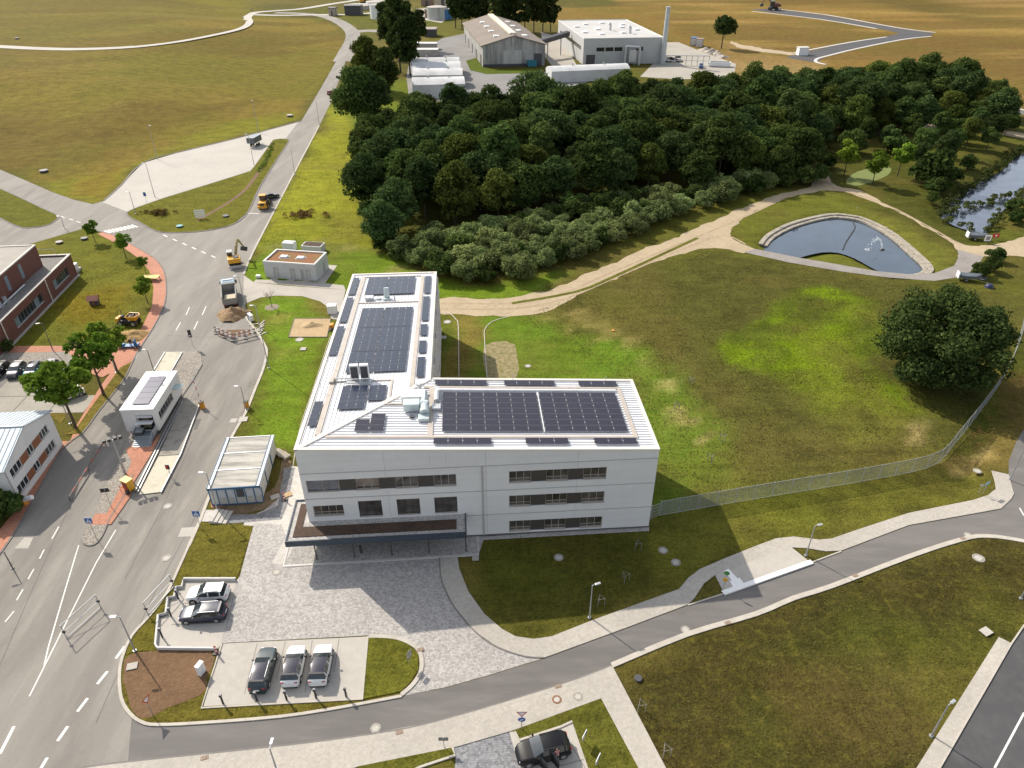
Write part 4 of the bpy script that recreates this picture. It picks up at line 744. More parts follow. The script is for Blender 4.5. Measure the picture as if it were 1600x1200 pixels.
lobo = bx('landing', -2.95, -0.35, -1.3, 0.0, 0.55, 0.75, M_steel, gate); bx('cabinet', -2.85, -1.9, -1.15, -0.15, 0.75, 1.35, M_dkgrey, gate); bx('cabinet_lid', -2.9, -1.85, -1.2, -0.1, 1.35, 1.40, M_steel, gate)
for k in range(5): bx('step', -2.85, -0.45, -1.62-k*0.3, -1.33-k*0.3, 0.50-k*0.11, 0.58-k*0.11, M_steel, gate)
for x in (-2.98, -0.34): MB().path([(x,-0.1,0.75),(x,-0.1,1.65),(x,-1.3,1.65),(x,-2.75,1.0),(x,-2.75,0.1)], 0.035).box(x-0.015, x+0.015, -1.3, -0.1, 0.85, 1.55).build('handrail', M_galv, gate)
MB().tube((-2.1,8.6,4.4),(-2.1,8.6,5.3),0.03).build('antenna', M_galv, gate); MB().tube((-0.7,6.0,4.4),(-0.7,6.0,4.75),0.05).tube((-0.9,5.8,4.4),(-0.4,5.8,4.4),0.03).build('roof_sensor', M_dkgrey, gate)
# --- container office -------------------------------------------------
o_, a_, cl = frame_px((405.7,758), (429,680), 2.9); cw = 6.25
cont = empty('container_office', o_, a_, 'weathered container office of three joined units with blue window frames', 'container office')
M_blue = mat('blue_frame', (0.03,0.10,0.20), 0.5, 0.15, 3); M_cpan = layered('pale_container_panel', (0.52,0.52,0.50), [(0.8, 0.42, 0.66, 0.85, 0.8)], rough=0.6, bump=0)
M_croof = layered('dirty_container_roof', (0.41,0.39,0.345), [(0.6, 0.44, 0.62, 0.52, 0.95), (3, 0.5, 0.7, 0.85, 0.6)], rough=0.7, bump=0.1, stretch=((0.25, 2.2, 1), -a_, (0,)))
ul = cl/3
for k in range(3):
    y0 = k*ul; un = bx('unit_wall', -cw+0.2, -0.2, y0+0.02, y0+ul-0.02, 0.25, 2.7, M_cpan, cont)
    bx('unit_roof', -cw+0.55, -0.55, y0+0.05, y0+ul-0.05, 2.72, 2.86, M_croof, cont); bx('roof_joint', -cw+0.05, -0.05, y0+ul-0.06, y0+ul+0.06, 2.78, 2.93, M_galv, cont)
    for x in (-cw+0.12, -0.2): bx('corner_post', x-0.08, x+0.1, y0-0.002+0.03, y0+0.17, 0.15, 2.7, M_blue, cont)
    for j in range(3): bx('side_panel', -0.195, -0.17, y0+0.2+j*(ul-0.3)/3, y0+0.1+(j+1)*(ul-0.3)/3, 0.35, 2.6, M_cpan, cont)
for x0, x1 in ((-cw, -cw+0.5), (-0.5, 0.0)):
    bx('eaves_gutter', x0, x1, -0.06, cl+0.06, 2.70, 2.90, mat('pale_gutter', (0.55,0.56,0.56), 0.5, 0.1, 3), cont)
    for x in (x0+0.03, x1-0.03): bx('gutter_rim', x-0.035, x+0.035, -0.05, cl+0.05, 2.90, 2.97, M_blue, cont)
bx('front_beam', -cw, 0, -0.075, 0.02, 2.56, 2.86, M_blue, cont); bx('floor_beam', -cw+0.1, -0.1, -0.05, 0.03, 0.12, 0.3, M_blue, cont)
for x0 in (-5.1, -4.0, -1.75, -0.75): w_ = bx('window_board', x0, x0+0.85, -0.03, 0.02, 1.35, 2.35, mat('grey_board', (0.40,0.41,0.43), 0.6, 0.1, 2), cont)
for x0 in (-5.2, -4.1, -3.1, -1.9, -0.85, 0.08): bx('front_post', x0-0.06, x0+0.05, -0.05, 0.025, 0.3, 2.56, M_blue, cont)
bx('doorway', -2.95, -2.05, -0.02, 0.022, 0.3, 2.5, M_dkgrey, cont); bx('dado', -5.2, -0.1, -0.035, 0.02, 0.3, 1.25, MATS['joint_grey'], cont)
tag(MB().box(-1.3,1.3,-0.05,0.05,-0.3,0.3,T=Matrix.Translation(at(392,772,0.9)+Vector((0,-0.35,0))) @ rotz(R(14)) @ Matrix.Rotation(R(-12),4,'Y') @ Matrix.Rotation(R(-35),4,'X')).build('leaning_board', M_whitep), 'long white sign board leaning against the container front', 'board')
for k in range(9):
    pass
soil1 = sheet('construction_soil', [(352,806),(330,792),(345,770),(420,770),(437,735),(445,700),(456,735),(447,780),(438,790),(400,800)], 0.015, layered('churned_earth', (0.21,0.145,0.085), [(0.6, 0.42, 0.64, 0.6, 0.9), (2.5, 0.5, 0.7, (0.28,0.21,0.13), 0.7), (7, 0.5, 0.66, 0.7, 0.7)], bump=1.0, bscale=3), rag=0.2)
sheet('red_corner_paving', [(328,770),(345,770),(360,783),(345,793),(330,793)], 0.03, M_red); sheet('stair_paving', [(318,797),(345,797),(338,816),(314,815)], 0.04, M_wpave)
stp = empty('garden_steps', at(352,809), R(-3), 'short flight of pale stone steps beside the container office', 'steps')
for k in range(4): bx('step', -1.5+k*0.52, -1.02+k*0.52, -1.1, 1.1, 0, 0.42-k*0.09, M_wpave, stp, bevel=0.02)
brd = at(440,712); bo = empty('timber_pallet', brd, R(-35), 'weathered pallet leaning at the corner of the container office', 'pallet')
for k in range(5): bx('slat', -1.3, 1.3, -0.5+k*0.22, -0.33+k*0.22, 0.35, 0.39, mat('grey_timber', (0.34,0.30,0.25), 0.8, 0.2, 4), bo)
for x in (-1.1, 0, 1.1): bx('bearer', x-0.05, x+0.05, -0.5, 0.55, 0.0, 0.35, MATS['grey_timber'], bo)
# --- utility building --------------------------------------------------
o_, a_, ud = frame_px((491.5,413.5), (507,394), 3.5); uw = 10.8
o2 = at(410.5,408,3.5); a_ = math.atan2(o_.y-o2.y, o_.x-o2.x)
util = empty('utility_building', o_, a_, 'low grey utility building with sedum roof and two skylights', 'utility building')
M_uw = layered('grey_render', (0.50,0.50,0.49), [(0.6, 0.42, 0.66, 0.9, 0.8)], rough=0.75, bump=0)
b = MB(); uops = [(1.95,3.0,0.05,2.35), (5.45,6.5,0.05,2.35), (7.6,8.25,0.1,2.3), (8.6,9.65,0.05,2.35)]
TU = Matrix.Translation((-uw,0,0)); wallface(b, TU, 0, uw, 0, 3.3, uops, 0.12); wallface(b, rotz(R(90)), 0, ud, 0, 3.3, [(3.6,4.6,0.05,2.3)], 0.12); wallface(b, Matrix.Translation((0,ud,0)) @ rotz(R(180)), 0, uw, 0, 3.3, []); wallface(b, Matrix.Translation((-uw,ud,0)) @ rotz(R(270)), 0, ud, 0, 3.3, []); b.build('wall', M_uw, util)
for k, (x0, x1, z0, z1) in enumerate(uops):
    d_ = bx('louvre_panel' if k == 2 else 'door', x0+0.04-uw, x1-0.04-uw, 0.08, 0.12, z0, z1-0.04, M_band if k == 2 else mat('stone_grey_door', (0.42,0.41,0.38), 0.5, 0.05), util)
    if k != 2: bx('door_handle', x1-0.2-uw, x1-0.12-uw, 0.03, 0.078, 1.0, 1.1, M_dkgrey, d_); bx('transom', x0+0.06-uw, x1-0.06-uw, 0.06, 0.079, 1.95, 2.2, M_band, d_)
    else:
        for j in range(8): bx('louvre_slat', x0+0.07-uw, x1-0.07-uw, 0.04, 0.079, 0.25+j*0.24, 0.32+j*0.24, M_galv, d_)
bx('side_door', 0.0-0.12, -0.08, 3.64, 4.56, 0.05, 2.25, M_band, util)
M_sedum = layered('sedum', (0.25,0.105,0.045), [(0.5, 0.45, 0.62, (0.17,0.14,0.05), 0.8), (3, 0.45, 0.68, 0.7, 0.8), (8, 0.55, 0.7, (0.30,0.20,0.10), 0.7)], bump=0.8, bscale=6)
ur = bx('sedum_roof', -uw+0.3, -0.3, 0.3, ud-0.3, 3.0, 3.28, M_sedum, util)
for x0, x1, y0, y1 in ((-uw,0,0,0.3),(-uw,0,ud-0.3,ud),(-uw,-uw+0.3,0.3,ud-0.3),(-0.3,0,0.3,ud-0.3)): bx('parapet', x0-0.02, x1+0.02, y0-0.02, y1+0.02, 3.3, 3.55, mat('pale_parapet', (0.58,0.57,0.54), 0.6, 0.06), util)
for x0 in (-8.4, -4.9): k_ = bx('skylight_kerb', x0-0.3, x0+1.7, 2.3, 3.8, 3.28, 3.32, M_gravel, util); bx('skylight', x0, x0+1.4, 2.55, 3.55, 3.32, 3.6, M_whitep, util, bevel=0.05)
sheet('utility_apron', [(415,432),(497,442),(522,421),(514,414),(500,440),(400,437),(396,441),(540,453),(537,446)], 0.034, MATS['drive_concrete']); 
sheet('utility_apron', [(496,441),(514,414),(527,415),(508,443)], 0.036, MATS['drive_concrete'])
for x0 in (-8.8,-5.3,-2.1): bx('door_path', x0-0.75, x0+0.75, -2.2, -0.02, 0.0, 0.06, MATS['drive_concrete'], util)
an = empty('planted_box', at(487,396), a_, 'small low box with dark planted top behind the utility building', 'planter'); bx('box_wall', -2.2, 2.2, 0, 2.6, 0, 1.6, MATS['pale_parapet'], an); bx('planting', -1.95, 1.95, 0.25, 2.35, 1.605, 1.68, M_sub, an)
cu = empty('condenser_unit', at(451,393), a_, 'pale condenser unit on frame behind the utility building', 'condenser'); bx('casing', -1.3, 1.3, 0, 1.6, 0.2, 1.9, M_whitep, cu, bevel=0.05)
for k in range(3): MB().tube((-0.85+k*0.85,0.8,1.9),(-0.85+k*0.85,0.8,1.98),0.36,0.36,12).build('fan', M_galv, cu)
# --- brick building ----------------------------------------------------
A_ = at(121.5,429.5); B_ = at(21.7,534.5); dd = (A_-B_); ang = math.atan2(dd.y, dd.x); BL = 46.0
brick = empty('brick_building', A_, ang-math.pi/2, 'dark red brick building with flat grey roofs beside the lawn', 'building')   # local y runs along the facade, x across
M_brick = blocks('red_brick', (0.155,0.062,0.045), (0.125,0.05,0.038), (0.17,0.13,0.11), 0.09, 0.0, 3.2, var=(0.15, 0.2), bump=0.2)
M_roofg = layered('grey_roofing', (0.20,0.19,0.175), [(0.3, 0.42, 0.66, 0.75, 0.8), (2.5, 0.5, 0.7, (0.27,0.25,0.23), 0.7)], bump=0.1)
TBr = rotz(R(90)) @ Matrix.Translation((-BL,0,0)); b = MB(); bops = [(BL-9.6, BL-3.0, 1.3, 3.0), (BL-25.0, BL-14.5, 1.3, 3.0), (BL-42, BL-32, 1.3, 3.0)]
wallface(b, TBr, 0, BL, 0.1, 4.4, bops, 0.25); wallface(b, rotz(R(180)), 0, 30, 0.1, 4.4, [(3,7,1.0,3.0)], 0.25); b.build('brick_wall', M_brick, brick)
for o4 in bops: window(brick, TBr, *o4, max(3, int((o4[1]-o4[0])/1.1)), depth=0.25, fm=mat('slate_blue_frame', (0.16,0.20,0.23), 0.5), gm=M_dglass)
for y1 in (-9.6, -25.0, -14.5-3.0):
    bx('blue_panel', -0.2, -0.16, y1+0.1, y1+1.6, 1.35, 2.95, MATS['slate_blue_frame'], brick)
bx('low_roof', -30, -0.3, -BL, -0.3, 4.1, 4.2, M_roofg, brick)
for x0, x1, y0, y1 in ((-0.4,0.06,-BL,0.06),(-30,-0.4,-0.4,0.06)): bx('parapet_coping', x0, x1, y0, y1, 4.4, 4.55, mat('grey_coping', (0.45,0.42,0.38), 0.7, 0.15, 3), brick)
ub_ = rotz(-(ang-math.pi/2)) @ (at(67.5,415,4.2)-A_); ux, uy = ub_.x, ub_.y; uz = 8.3
hb = bx('upper_block', -30, ux, -BL, uy, 4.2, uz, M_brick, brick); bx('upper_roof', -29.7, ux-0.3, -BL, uy-0.3, uz, uz+0.06, layered('upper_roofing', (0.36,0.33,0.29), [(0.3, 0.42, 0.66, 0.8, 0.8), (2.5, 0.5, 0.7, 0.8, 0.7)], bump=0.1), brick)
for x0, x1, y0, y1 in ((ux-0.3,ux+0.05,-BL,uy+0.05),(-30,ux-0.3,uy-0.3,uy+0.05)): bx('parapet_coping', x0, x1, y0, y1, uz-0.02, uz+0.2, MATS['grey_coping'], brick)
for k in range(5): bx('slot_window', ux-0.02, ux+0.05, uy-8.0-k*5.2, uy-7.0-k*5.2, 5.0, uz-0.6, MATS['slate_blue_frame'], brick)
MB().path([(-2.6,-14,4.45),(-2.6,-BL,4.45)], 0.16, 8).path([(-3.6,-6.5,4.5),(-3.6,-36,4.5)], 0.1, 8).build('roof_pipe', M_galv, brick)
for y0 in (-20.5, -22.4): MB().tube((-3.0,y0,4.2),(-3.0,y0,5.2),0.4,0.4,12).box(-3.6,-2.4,y0-0.5,y0+0.5,4.2,4.6).build('roof_fan', M_galv, brick)
bx('roof_cabinet', ux-13,ux-9,-22,-18,uz+0.06,uz+1.7, M_galv, brick); bx('downpipe', 0.06, 0.2, -12.2, -12.05, 0.1, 4.4, M_trim, brick); bx('downpipe', 0.06, 0.2, -29.0, -28.85, 0.1, 4.4, M_trim, brick)
bx('foundation_strip', 0.0, 0.5, -BL, 0.3, 0.0, 0.09, M_conc, brick)
st = MB(); 
for k in range(7): st.box(-7.5+k*0.0, -4.5, 0.9+k*0.35, 1.2+k*0.35, 2.6-k*0.36, 2.66-k*0.36)
st.path([(-4.5,0.6,2.7),(-4.5,0.6,3.7),(-4.5,3.6,1.3)], 0.04).path([(-7.5,0.6,2.7),(-7.5,0.6,3.7),(-7.5,3.6,1.3)], 0.04).path([(-8,0.5,4.4),(-8,0.5,5.5),(-3,0.5,5.5),(-3,0.5,4.4)], 0.04); st.build('escape_stair', M_galv, brick)
bx('platform', -4.0, -0.3, 0.4, 3.0, 0.0, 0.5, M_conc, brick); bx('plant_cabinet', -1.6, -0.5, 1.2, 2.4, 0.5, 1.7, M_whitep, brick)
# --- white house with metal roof ---------------------------------------
A_ = at(99,695); B_ = at(31,790); dd = A_-B_; wl = dd.length; ang = math.atan2(dd.y, dd.x)-math.pi/2
wh = empty('white_house', A_, ang, 'white two-storey house with pale metal gable roof and brown panels between windows', 'house')
EZ, RZ, WD = 5.5, 7.6, 26.0
TW_ = rotz(R(90)) @ Matrix.Translation((-wl,0,0)); b = MB()
wr = [(0.7, 3.2, 'w'), (3.2, 4.9, 'p'), (4.9, 6.3, 'w'), (6.3, 8.0, 'p'), (8.0, 10.0, 'w')]
whops = [(1.0, 10.6, 3.45, 4.65), (0.9, 10.7, 0.95, 2.15)]
wallface(b, TW_, 0, wl, 0.0, EZ-0.2, whops, 0.14); b.poly([(0,-wl,EZ-0.2),(0,0,EZ-0.2),(0,-wl/2,RZ-0.25)]); b.poly([(0,0,0),(-WD,0,0),(-WD,0,EZ),(0,0,EZ)]); b.poly([(-WD,-wl,0),(0,-wl,0),(0,-wl,EZ),(-WD,-wl,EZ)]); b.build('wall', M_white, wh)
M_brown = mat('brown_panel', (0.23,0.085,0.04), 0.6, 0.15, 3); M_wf = mat('white_frame', (0.7,0.7,0.69), 0.5, 0.05)
for (a, c, lo, hi) in whops:
    e = [a, a+2.5, a+4.2, a+5.6, a+7.5, c]
    for k in (0, 2, 4): window(wh, TW_, e[k], e[k+1], lo, hi, 3 if k != 2 else 2, depth=0.14, fm=M_wf, gm=M_dglass)
    for k in (1, 3): bx('brown_panel', e[k], e[k+1], 0.05, 0.12, lo, hi, M_brown, wh, T=TW_)
M_mroof = mat('blue_grey_metal_roof', (0.40,0.46,0.50), 0.45, 0.08, 1.0, metal=0.15)
rm = MB(); t_ = 0.16
for s_ in (0, 1):
    ye, yr = (0.35, -wl/2) if s_ == 0 else (-wl-0.35, -wl/2); ze = EZ-0.12
    rm.poly([(0.3,ye,ze+t_),(0.3,yr,RZ),(-WD-0.3,yr,RZ),(-WD-0.3,ye,ze+t_)]); rm.poly([(0.3,ye,ze),(0.3,yr,RZ-t_),(0.3,yr,RZ),(0.3,ye,ze+t_)]); rm.poly([(0.3,ye,ze),(-WD-0.3,ye,ze),(-WD-0.3,ye,ze+t_),(0.3,ye,ze+t_)])
wr_ = rm.build('roof', M_mroof, wh)
se = MB()
for k in range(int(WD/0.62)):
    x = 0.1-k*0.62
    for ye in (0.3, -wl-0.3):
        se.poly([(x-0.025,ye,EZ+0.10),(x+0.025,ye,EZ+0.10),(x+0.025,-wl/2,RZ+0.05),(x-0.025,-wl/2,RZ+0.05)]); se.poly([(x+0.025,ye,EZ+0.02),(x+0.025,-wl/2,RZ-0.02),(x+0.025,-wl/2,RZ+0.05),(x+0.025,ye,EZ+0.10)])
struct(se.build('standing_seams', mat('seam_metal', (0.30,0.35,0.39), 0.5), wr_), 'stuff')
bx('ridge_cap', -WD, 0.32, -wl/2-0.12, -wl/2+0.12, RZ-0.02, RZ+0.09, mat('seam_metal', (0.3,0.35,0.39)), wr_); MB().path([(0.12,-wl+0.1,EZ-0.3),(0.12,-wl+0.1,0.1)], 0.06).build('downpipe', M_galv, wh)
bx('gable_trim', 0.31, 0.36, -wl-0.4, 0.4, EZ-0.16, EZ-0.03, M_brown, wr_) if False else None
# --- old timber barn ----------------------------------------------------
fl = at(754,72,9.4); fr = at(852,68,9.9); dd = fr-fl; bw = math.hypot(dd.x, dd.y); ang = math.atan2(dd.y, dd.x)
barn = empty('old_barn', (fl.x, fl.y, 0), ang, 'large weathered pale timber barn with brown pitched roof and ridge skylight', 'barn')
bd = 92.0; bh = 9.5; brz = 13.6
M_barn = layered('weathered_boards', (0.36,0.35,0.33), [(0.35, 0.44, 0.64, 0.45, 0.9), (0.8, 0.5, 0.68, (0.50,0.48,0.44), 0.7), (0.15, 0.45, 0.7, 0.7, 0.7)], rough=0.85, bump=0.0, stretch=((1.2, 1.2, 0.12), 0, (0, 1)))
b = MB(); b.poly([(0,0,0),(bw,0,0),(bw,0,bh),(bw/2,0,brz),(0,0,bh)]); b.poly([(0,bd,0),(0,0,0),(0,0,bh),(0,bd,bh)]); b.poly([(bw,0,0),(bw,bd,0),(bw,bd,bh),(bw,0,bh)]); b.poly([(bw,bd,0),(0,bd,0),(0,bd,bh),(bw/2,bd,brz),(bw,bd,bh)]); b.build('board_wall', M_barn, barn)
M_broof = layered('brown_roofing', (0.21,0.175,0.145), [(0.05, 0.42, 0.64, 0.8, 0.8), (0.5, 0.5, 0.7, 0.85, 0.7)], rough=0.85, bump=0)
b = MB()
for s_ in (0, 1):
    xe = -1.0 if s_ == 0 else bw+1.0; ze = bh-0.25
    b.poly([(xe,-0.8,ze+0.3),(bw/2,-0.8,brz+0.35),(bw/2,bd+0.8,brz+0.35),(xe,bd+0.8,ze+0.3)]); b.poly([(xe,-0.8,ze),(bw/2,-0.8,brz+0.02),(bw/2,-0.8,brz+0.35),(xe,-0.8,ze+0.3)]); b.poly([(xe,-0.8,ze),(xe,bd+0.8,ze),(xe,bd+0.8,ze+0.3),(xe,-0.8,ze+0.3)])
br_ = b.build('roof', M_broof, barn)
for k in range(9):
    y0 = 4+k*9.5; MB().prism([(bw/2-1.5,y0),(bw/2+1.5,y0),(bw/2+1.5,y0+9.0),(bw/2-1.5,y0+9.0)], brz+0.1, brz+0.9).build('ridge_skylight', mat('cream_rooflight', (0.62,0.58,0.46), 0.5, 0.15, 0.8), br_)
for k in range(4):
    for fx in (0.27, 0.73):
        y0 = 10+k*19; x0 = bw*fx; z0 = bh+(brz-bh)*(1-abs(fx-0.5)*2)+0.35; bx('roof_light', x0-1.3, x0+1.3, y0, y0+4.0, z0-0.3, z0+0.4, mat('white_dome', (0.7,0.7,0.68), 0.4, 0.1), br_)
bx('barn_door', bw*0.82, bw*0.95, -0.08, -0.01, 0, 5.6, M_dkgrey, barn); bx('sliding_door', bw*0.33, bw*0.62, -0.12, -0.01, 0.4, 7.2, layered('pale_door_boards', (0.46,0.45,0.42), [(0.8, 0.5, 0.68, 0.6, 0.8)], bump=0, stretch=((1.2,1.2,0.12),0,(0,))), barn); bx('plinth', 0.2, bw*0.8, -0.2, -0.01, 0, 1.2, M_dkgrey, barn)
for k in range(9): bx('side_door', -0.1, -0.01, 6+k*9.5, 11+k*9.5, 0, 4.5, M_barn if k % 2 else M_dkgrey, barn)
skip = empty('blue_skip', at(831,104), 0.1, 'blue skip container standing by the barn door', 'skip'); MB().prism([(-2.2,-1.6),(2.2,-1.6),(2.2,1.6),(-2.2,1.6)], 0.2, 2.6).build('bin', mat('skip_blue', (0.02,0.16,0.22), 0.5), skip); bx('rim', -2.3, 2.3, -1.7, 1.7, 2.6, 2.8, mat('skip_blue', (0,0,0)), skip)
# --- modern hall ----------------------------------------------------------
fl = at(912.5,61,11.6); fr = at(1037.5,58,11.9); dd = fr-fl; hw = math.hypot(dd.x, dd.y); ang = math.atan2(dd.y, dd.x); hd = 76.0; hh = 11.6
hall = empty('industrial_hall', (fl.x, fl.y, 0), ang, 'large pale grey flat-roofed industrial hall with dark window bands', 'hall')
M_hall = layered('grey_hall_cladding', (0.44,0.44,0.43), [(0.08, 0.42, 0.64, 0.88, 0.8), (0.7, 0.5, 0.7, 0.92, 0.6)], rough=0.6, bump=0)
b = MB(); wallface(b, I4, 0, hw, 0, hh, [(6.5,10.5,5.9,7.7),(11,15,5.9,7.7),(15.5,19.5,5.9,7.7),(26.5,30,5.9,7.7),(1.5,6,0.05,4.5),(7,11.5,0.05,4.5)], 0.3); wallface(b, Matrix.Translation((0,hd,0)) @ rotz(R(270)), 0, hd, 0, hh, [(8,70,5.6,7.6)], 0.3); wallface(b, Matrix.Translation((hw,0,0)) @ rotz(R(90)), 0, hd, 0, hh, []); wallface(b, Matrix.Translation((hw,hd,0)) @ rotz(R(180)), 0, hw, 0, hh, []); b.build('wall', M_hall, hall)
bx('inner_core', 0.4, hw-0.4, 0.4, hd-0.4, 0.1, hh-0.2, MATS['dim_interior'], hall)
for a, c in ((6.5,10.5),(11,15),(15.5,19.5),(26.5,30)): window(hall, I4, a, c, 5.9, 7.7, 3, depth=0.3, fm=M_span, gm=M_dglass, sill=False)
window(hall, Matrix.Translation((0,hd,0)) @ rotz(R(270)), 8, 70, 5.6, 7.6, 16, depth=0.3, fm=M_span, gm=M_dglass, sill=False)
bx('roller_door', 1.5, 6, 0.2, 0.28, 0.05, 4.5, M_dkgrey, hall); bx('roller_door', 7, 11.5, 0.2, 0.28, 0.05, 4.5, M_galv, hall)
hr = bx('roof', 0.3, hw-0.3, 0.3, hd-0.3, hh-0.1, hh+0.05, layered('hall_roofing', (0.46,0.45,0.43), [(0.08, 0.42, 0.64, 0.85, 0.8), (0.6, 0.5, 0.7, 0.9, 0.6)], bump=0), hall)
for x0, x1, y0, y1 in ((-0.1,hw+0.1,-0.1,0.35),(-0.1,hw+0.1,hd-0.35,hd+0.1),(-0.1,0.35,0.35,hd-0.35),(hw-0.35,hw+0.1,0.35,hd-0.35)): bx('parapet', x0, x1, y0, y1, hh, hh+0.35, MATS['pale_parapet'], hall)
for k, (fx, fy) in enumerate(((0.12,0.3),(0.12,0.6),(0.3,0.75),(0.35,0.45),(0.55,0.8),(0.6,0.25),(0.8,0.7),(0.85,0.4),(0.3,0.2),(0.72,0.55))): bx('roof_light', fx*hw-1.2, fx*hw+1.2, fy*hd-2, fy*hd+2, hh+0.05, hh+0.7, MATS['white_dome'], hr)
for fx, fy in ((0.5,0.4),(0.68,0.22)): MB().tube((fx*hw,fy*hd,hh),(fx*hw,fy*hd,hh+3),0.6,0.6,10).tube((fx*hw,fy*hd,hh+3),(fx*hw-1.2,fy*hd-0.6,hh+3.5),0.6,0.6,10).build('roof_vent', M_galv, hr)
fu = empty('filter_plant', Vector((fl.x, fl.y, 0))+rotz(ang) @ Vector((24.5,-3.5,0)), ang, 'galvanised dust filter and ducts at the hall front', 'filter plant')
bx('filter_house', -2.5, 1.0, -1, 2.6, 1.5, 7.0, M_galv, fu); MB().tube((-4.2,0,0),(-4.2,0,8.6),0.6).tube((-4.2,0,8.4),(2.8,0,8.0),0.6).tube((2.8,0,8.0),(2.8,0,0),0.7).build('duct', M_galv, fu)
for x in (-2.3, 0.8):
    for y in (-0.8, 2.4): MB().tube((x,y,0),(x,y,1.6),0.12).build('leg', M_galv, fu)
cs = at(1035,100); ch = empty('chimney_stack', (cs.x, cs.y, 0), 0, 'tall pale steel chimney stack at the hall corner', 'chimney'); MB().tube((0,0,0),(0,0,25),1.35,1.05,16).build('shaft', mat('pale_steel', (0.46,0.49,0.50), 0.4, 0.1, 0.5, metal=0.3), ch, smooth=False); MB().tube((0,0,25),(0,0,25.4),1.2,1.2,16).build('cap_ring', M_galv, ch)
cv = empty('conveyor_bridge', at(870,80), 0, 'grey conveyor bridge linking the barn and the hall', 'conveyor')
c0 = at(842,66,8)-cv.location; c1 = at(888,52,10)-cv.location; MB().tube(c0, c1, 1.6, 1.6, 4).build('enclosure', M_dkgrey, cv)
for t in (0.3, 0.75):
    p = c0.lerp(c1, t); MB().tube((p.x,p.y,0),p,0.3).build('support', M_galv, cv)
# --- row of barrel-roofed sheds ---------------------------------------------
M_poly = layered('weathered_white_sheet', (0.56,0.56,0.55), [(0.06, 0.45, 0.65, 0.72, 0.9), (0.6, 0.5, 0.7, 0.85, 0.7)], rough=0.6, bump=0, stretch=((1.0,0.2,1),0,(1,)))
def barrel(px_l, px_r, depth, eave, rise, label):
    l = at(*px_l, eave); r_ = at(*px_r, eave); d = r_-l; L_ = math.hypot(d.x, d.y); a = math.atan2(d.y, d.x)
    s_ = empty('barrel_shed', (l.x, l.y, 0), a, label, 'shed', 'barrel-roofed sheds beside the barn yard'); b = MB(); n = 10; P = [(0+depth*k/n, eave+rise*math.sin(math.pi*k/n)) for k in range(n+1)]
    for (y0, z0), (y1, z1) in zip(P[:-1], P[1:]): b.quad((0,y0,z0),(L_,y0,z0),(L_,y1,z1),(0,y1,z1))
    b.build('barrel_roof', M_poly, s_, smooth=True); w = MB(); w.quad((0,0,0),(L_,0,0),(L_,0,eave),(0,0,eave)); w.poly([(0,depth,0),(0,0,0)]+[(0,y,z) for y, z in P]); w.poly([(L_,0,0),(L_,depth,0)]+[(L_,y,z) for y, z in P[::-1]]); w.build('wall', M_poly, s_)
    for f in (0.3, 0.7): MB().tube((L_*f,depth/2,eave+rise-0.2),(L_*f,depth/2,eave+rise+0.9),0.35).build('vent_cap', M_galv, s_)
for k, (yl, yr, xr) in enumerate(((133,131,727),(118,117,723),(107,106,720),(100,99,718))): barrel((644,yl), (xr,yr), 13.0, 5.0, 1.6, 'weathered white barrel-roofed shed, number %s counting from the forest edge' % ('one','two','three','four')[k])
l = at(862,118,5); barrel((862,112), (985,107), 10, 4.6, 1.4, 'long white barrel-roofed shed in front of the hall')
for k, (x0, x1, y) in enumerate(((648,682,78),(652,684,88))):
    p = at(x0, y); q_ = at(x1, y); s_ = empty('storage_container', p, 0, ('upper' if k == 0 else 'lower')+' of two pale flat stores behind the barrel sheds', 'storage'); bx('box', 0, q_.x-p.x, 0, 6, 0, 3, mat('stone_cladding', (0.40,0.37,0.33), 0.8, 0.15, 0.6), s_); bx('lid', -0.2, q_.x-p.x+0.2, -0.2, 6.2, 3, 3.25, MATS['pale_parapet'], s_)
fs = empty('field_shelter', at(663,58), 0, 'small dark open shed with pale rim beside the poplars', 'shed'); L_ = (at(681,58)-at(663,58)).x; bx('wall', 0, L_, 0, 10, 0, 4, M_dkgrey, fs); bx('roof', -0.4, L_+0.4, -0.4, 10.4, 4, 4.5, mat('rust_grey_roof', (0.28,0.24,0.21), 0.8), fs)
# --- far works ------------------------------------------------------------------
def far_box(px, py, wpx, h, dep, label, name, cat, m, roofm=None):
    p = at(px, py); w = (at(px+wpx, py)-p).x; o = empty(name, p, 0, label, cat); bx('wall', 0, w, 0, dep, 0, h, m, o); bx('roof', -0.4, w+0.4, -0.4, dep+0.4, h, h+0.5, roofm or M_roofg, o); bx('door', w*0.4, w*0.6, -0.12, -0.01, 0, h*0.7, M_dkgrey, o); return o
far_box(514,25,10,5,8,'little beige pump house at the road fork','pump_house','hut',mat('beige_wall', (0.36,0.31,0.24), 0.8))
far_box(539,24,25,6,10,'low dark shed in the far works','works_shed','shed',M_dkgrey, M_dkgrey); far_box(658,10,18,6,14,'brown-walled shed in the far works yard','works_shed','shed',mat('rust_wall', (0.24,0.17,0.13), 0.8)); far_box(680,12,24,9,14,'tall pale shed in the far works yard','works_shed','shed',mat('beige_wall', (0.3,0.3,0.3))); far_box(664,28,20,5,10,'brown low shed beside the blue tanks','works_shed','shed',MATS['rust_wall'])
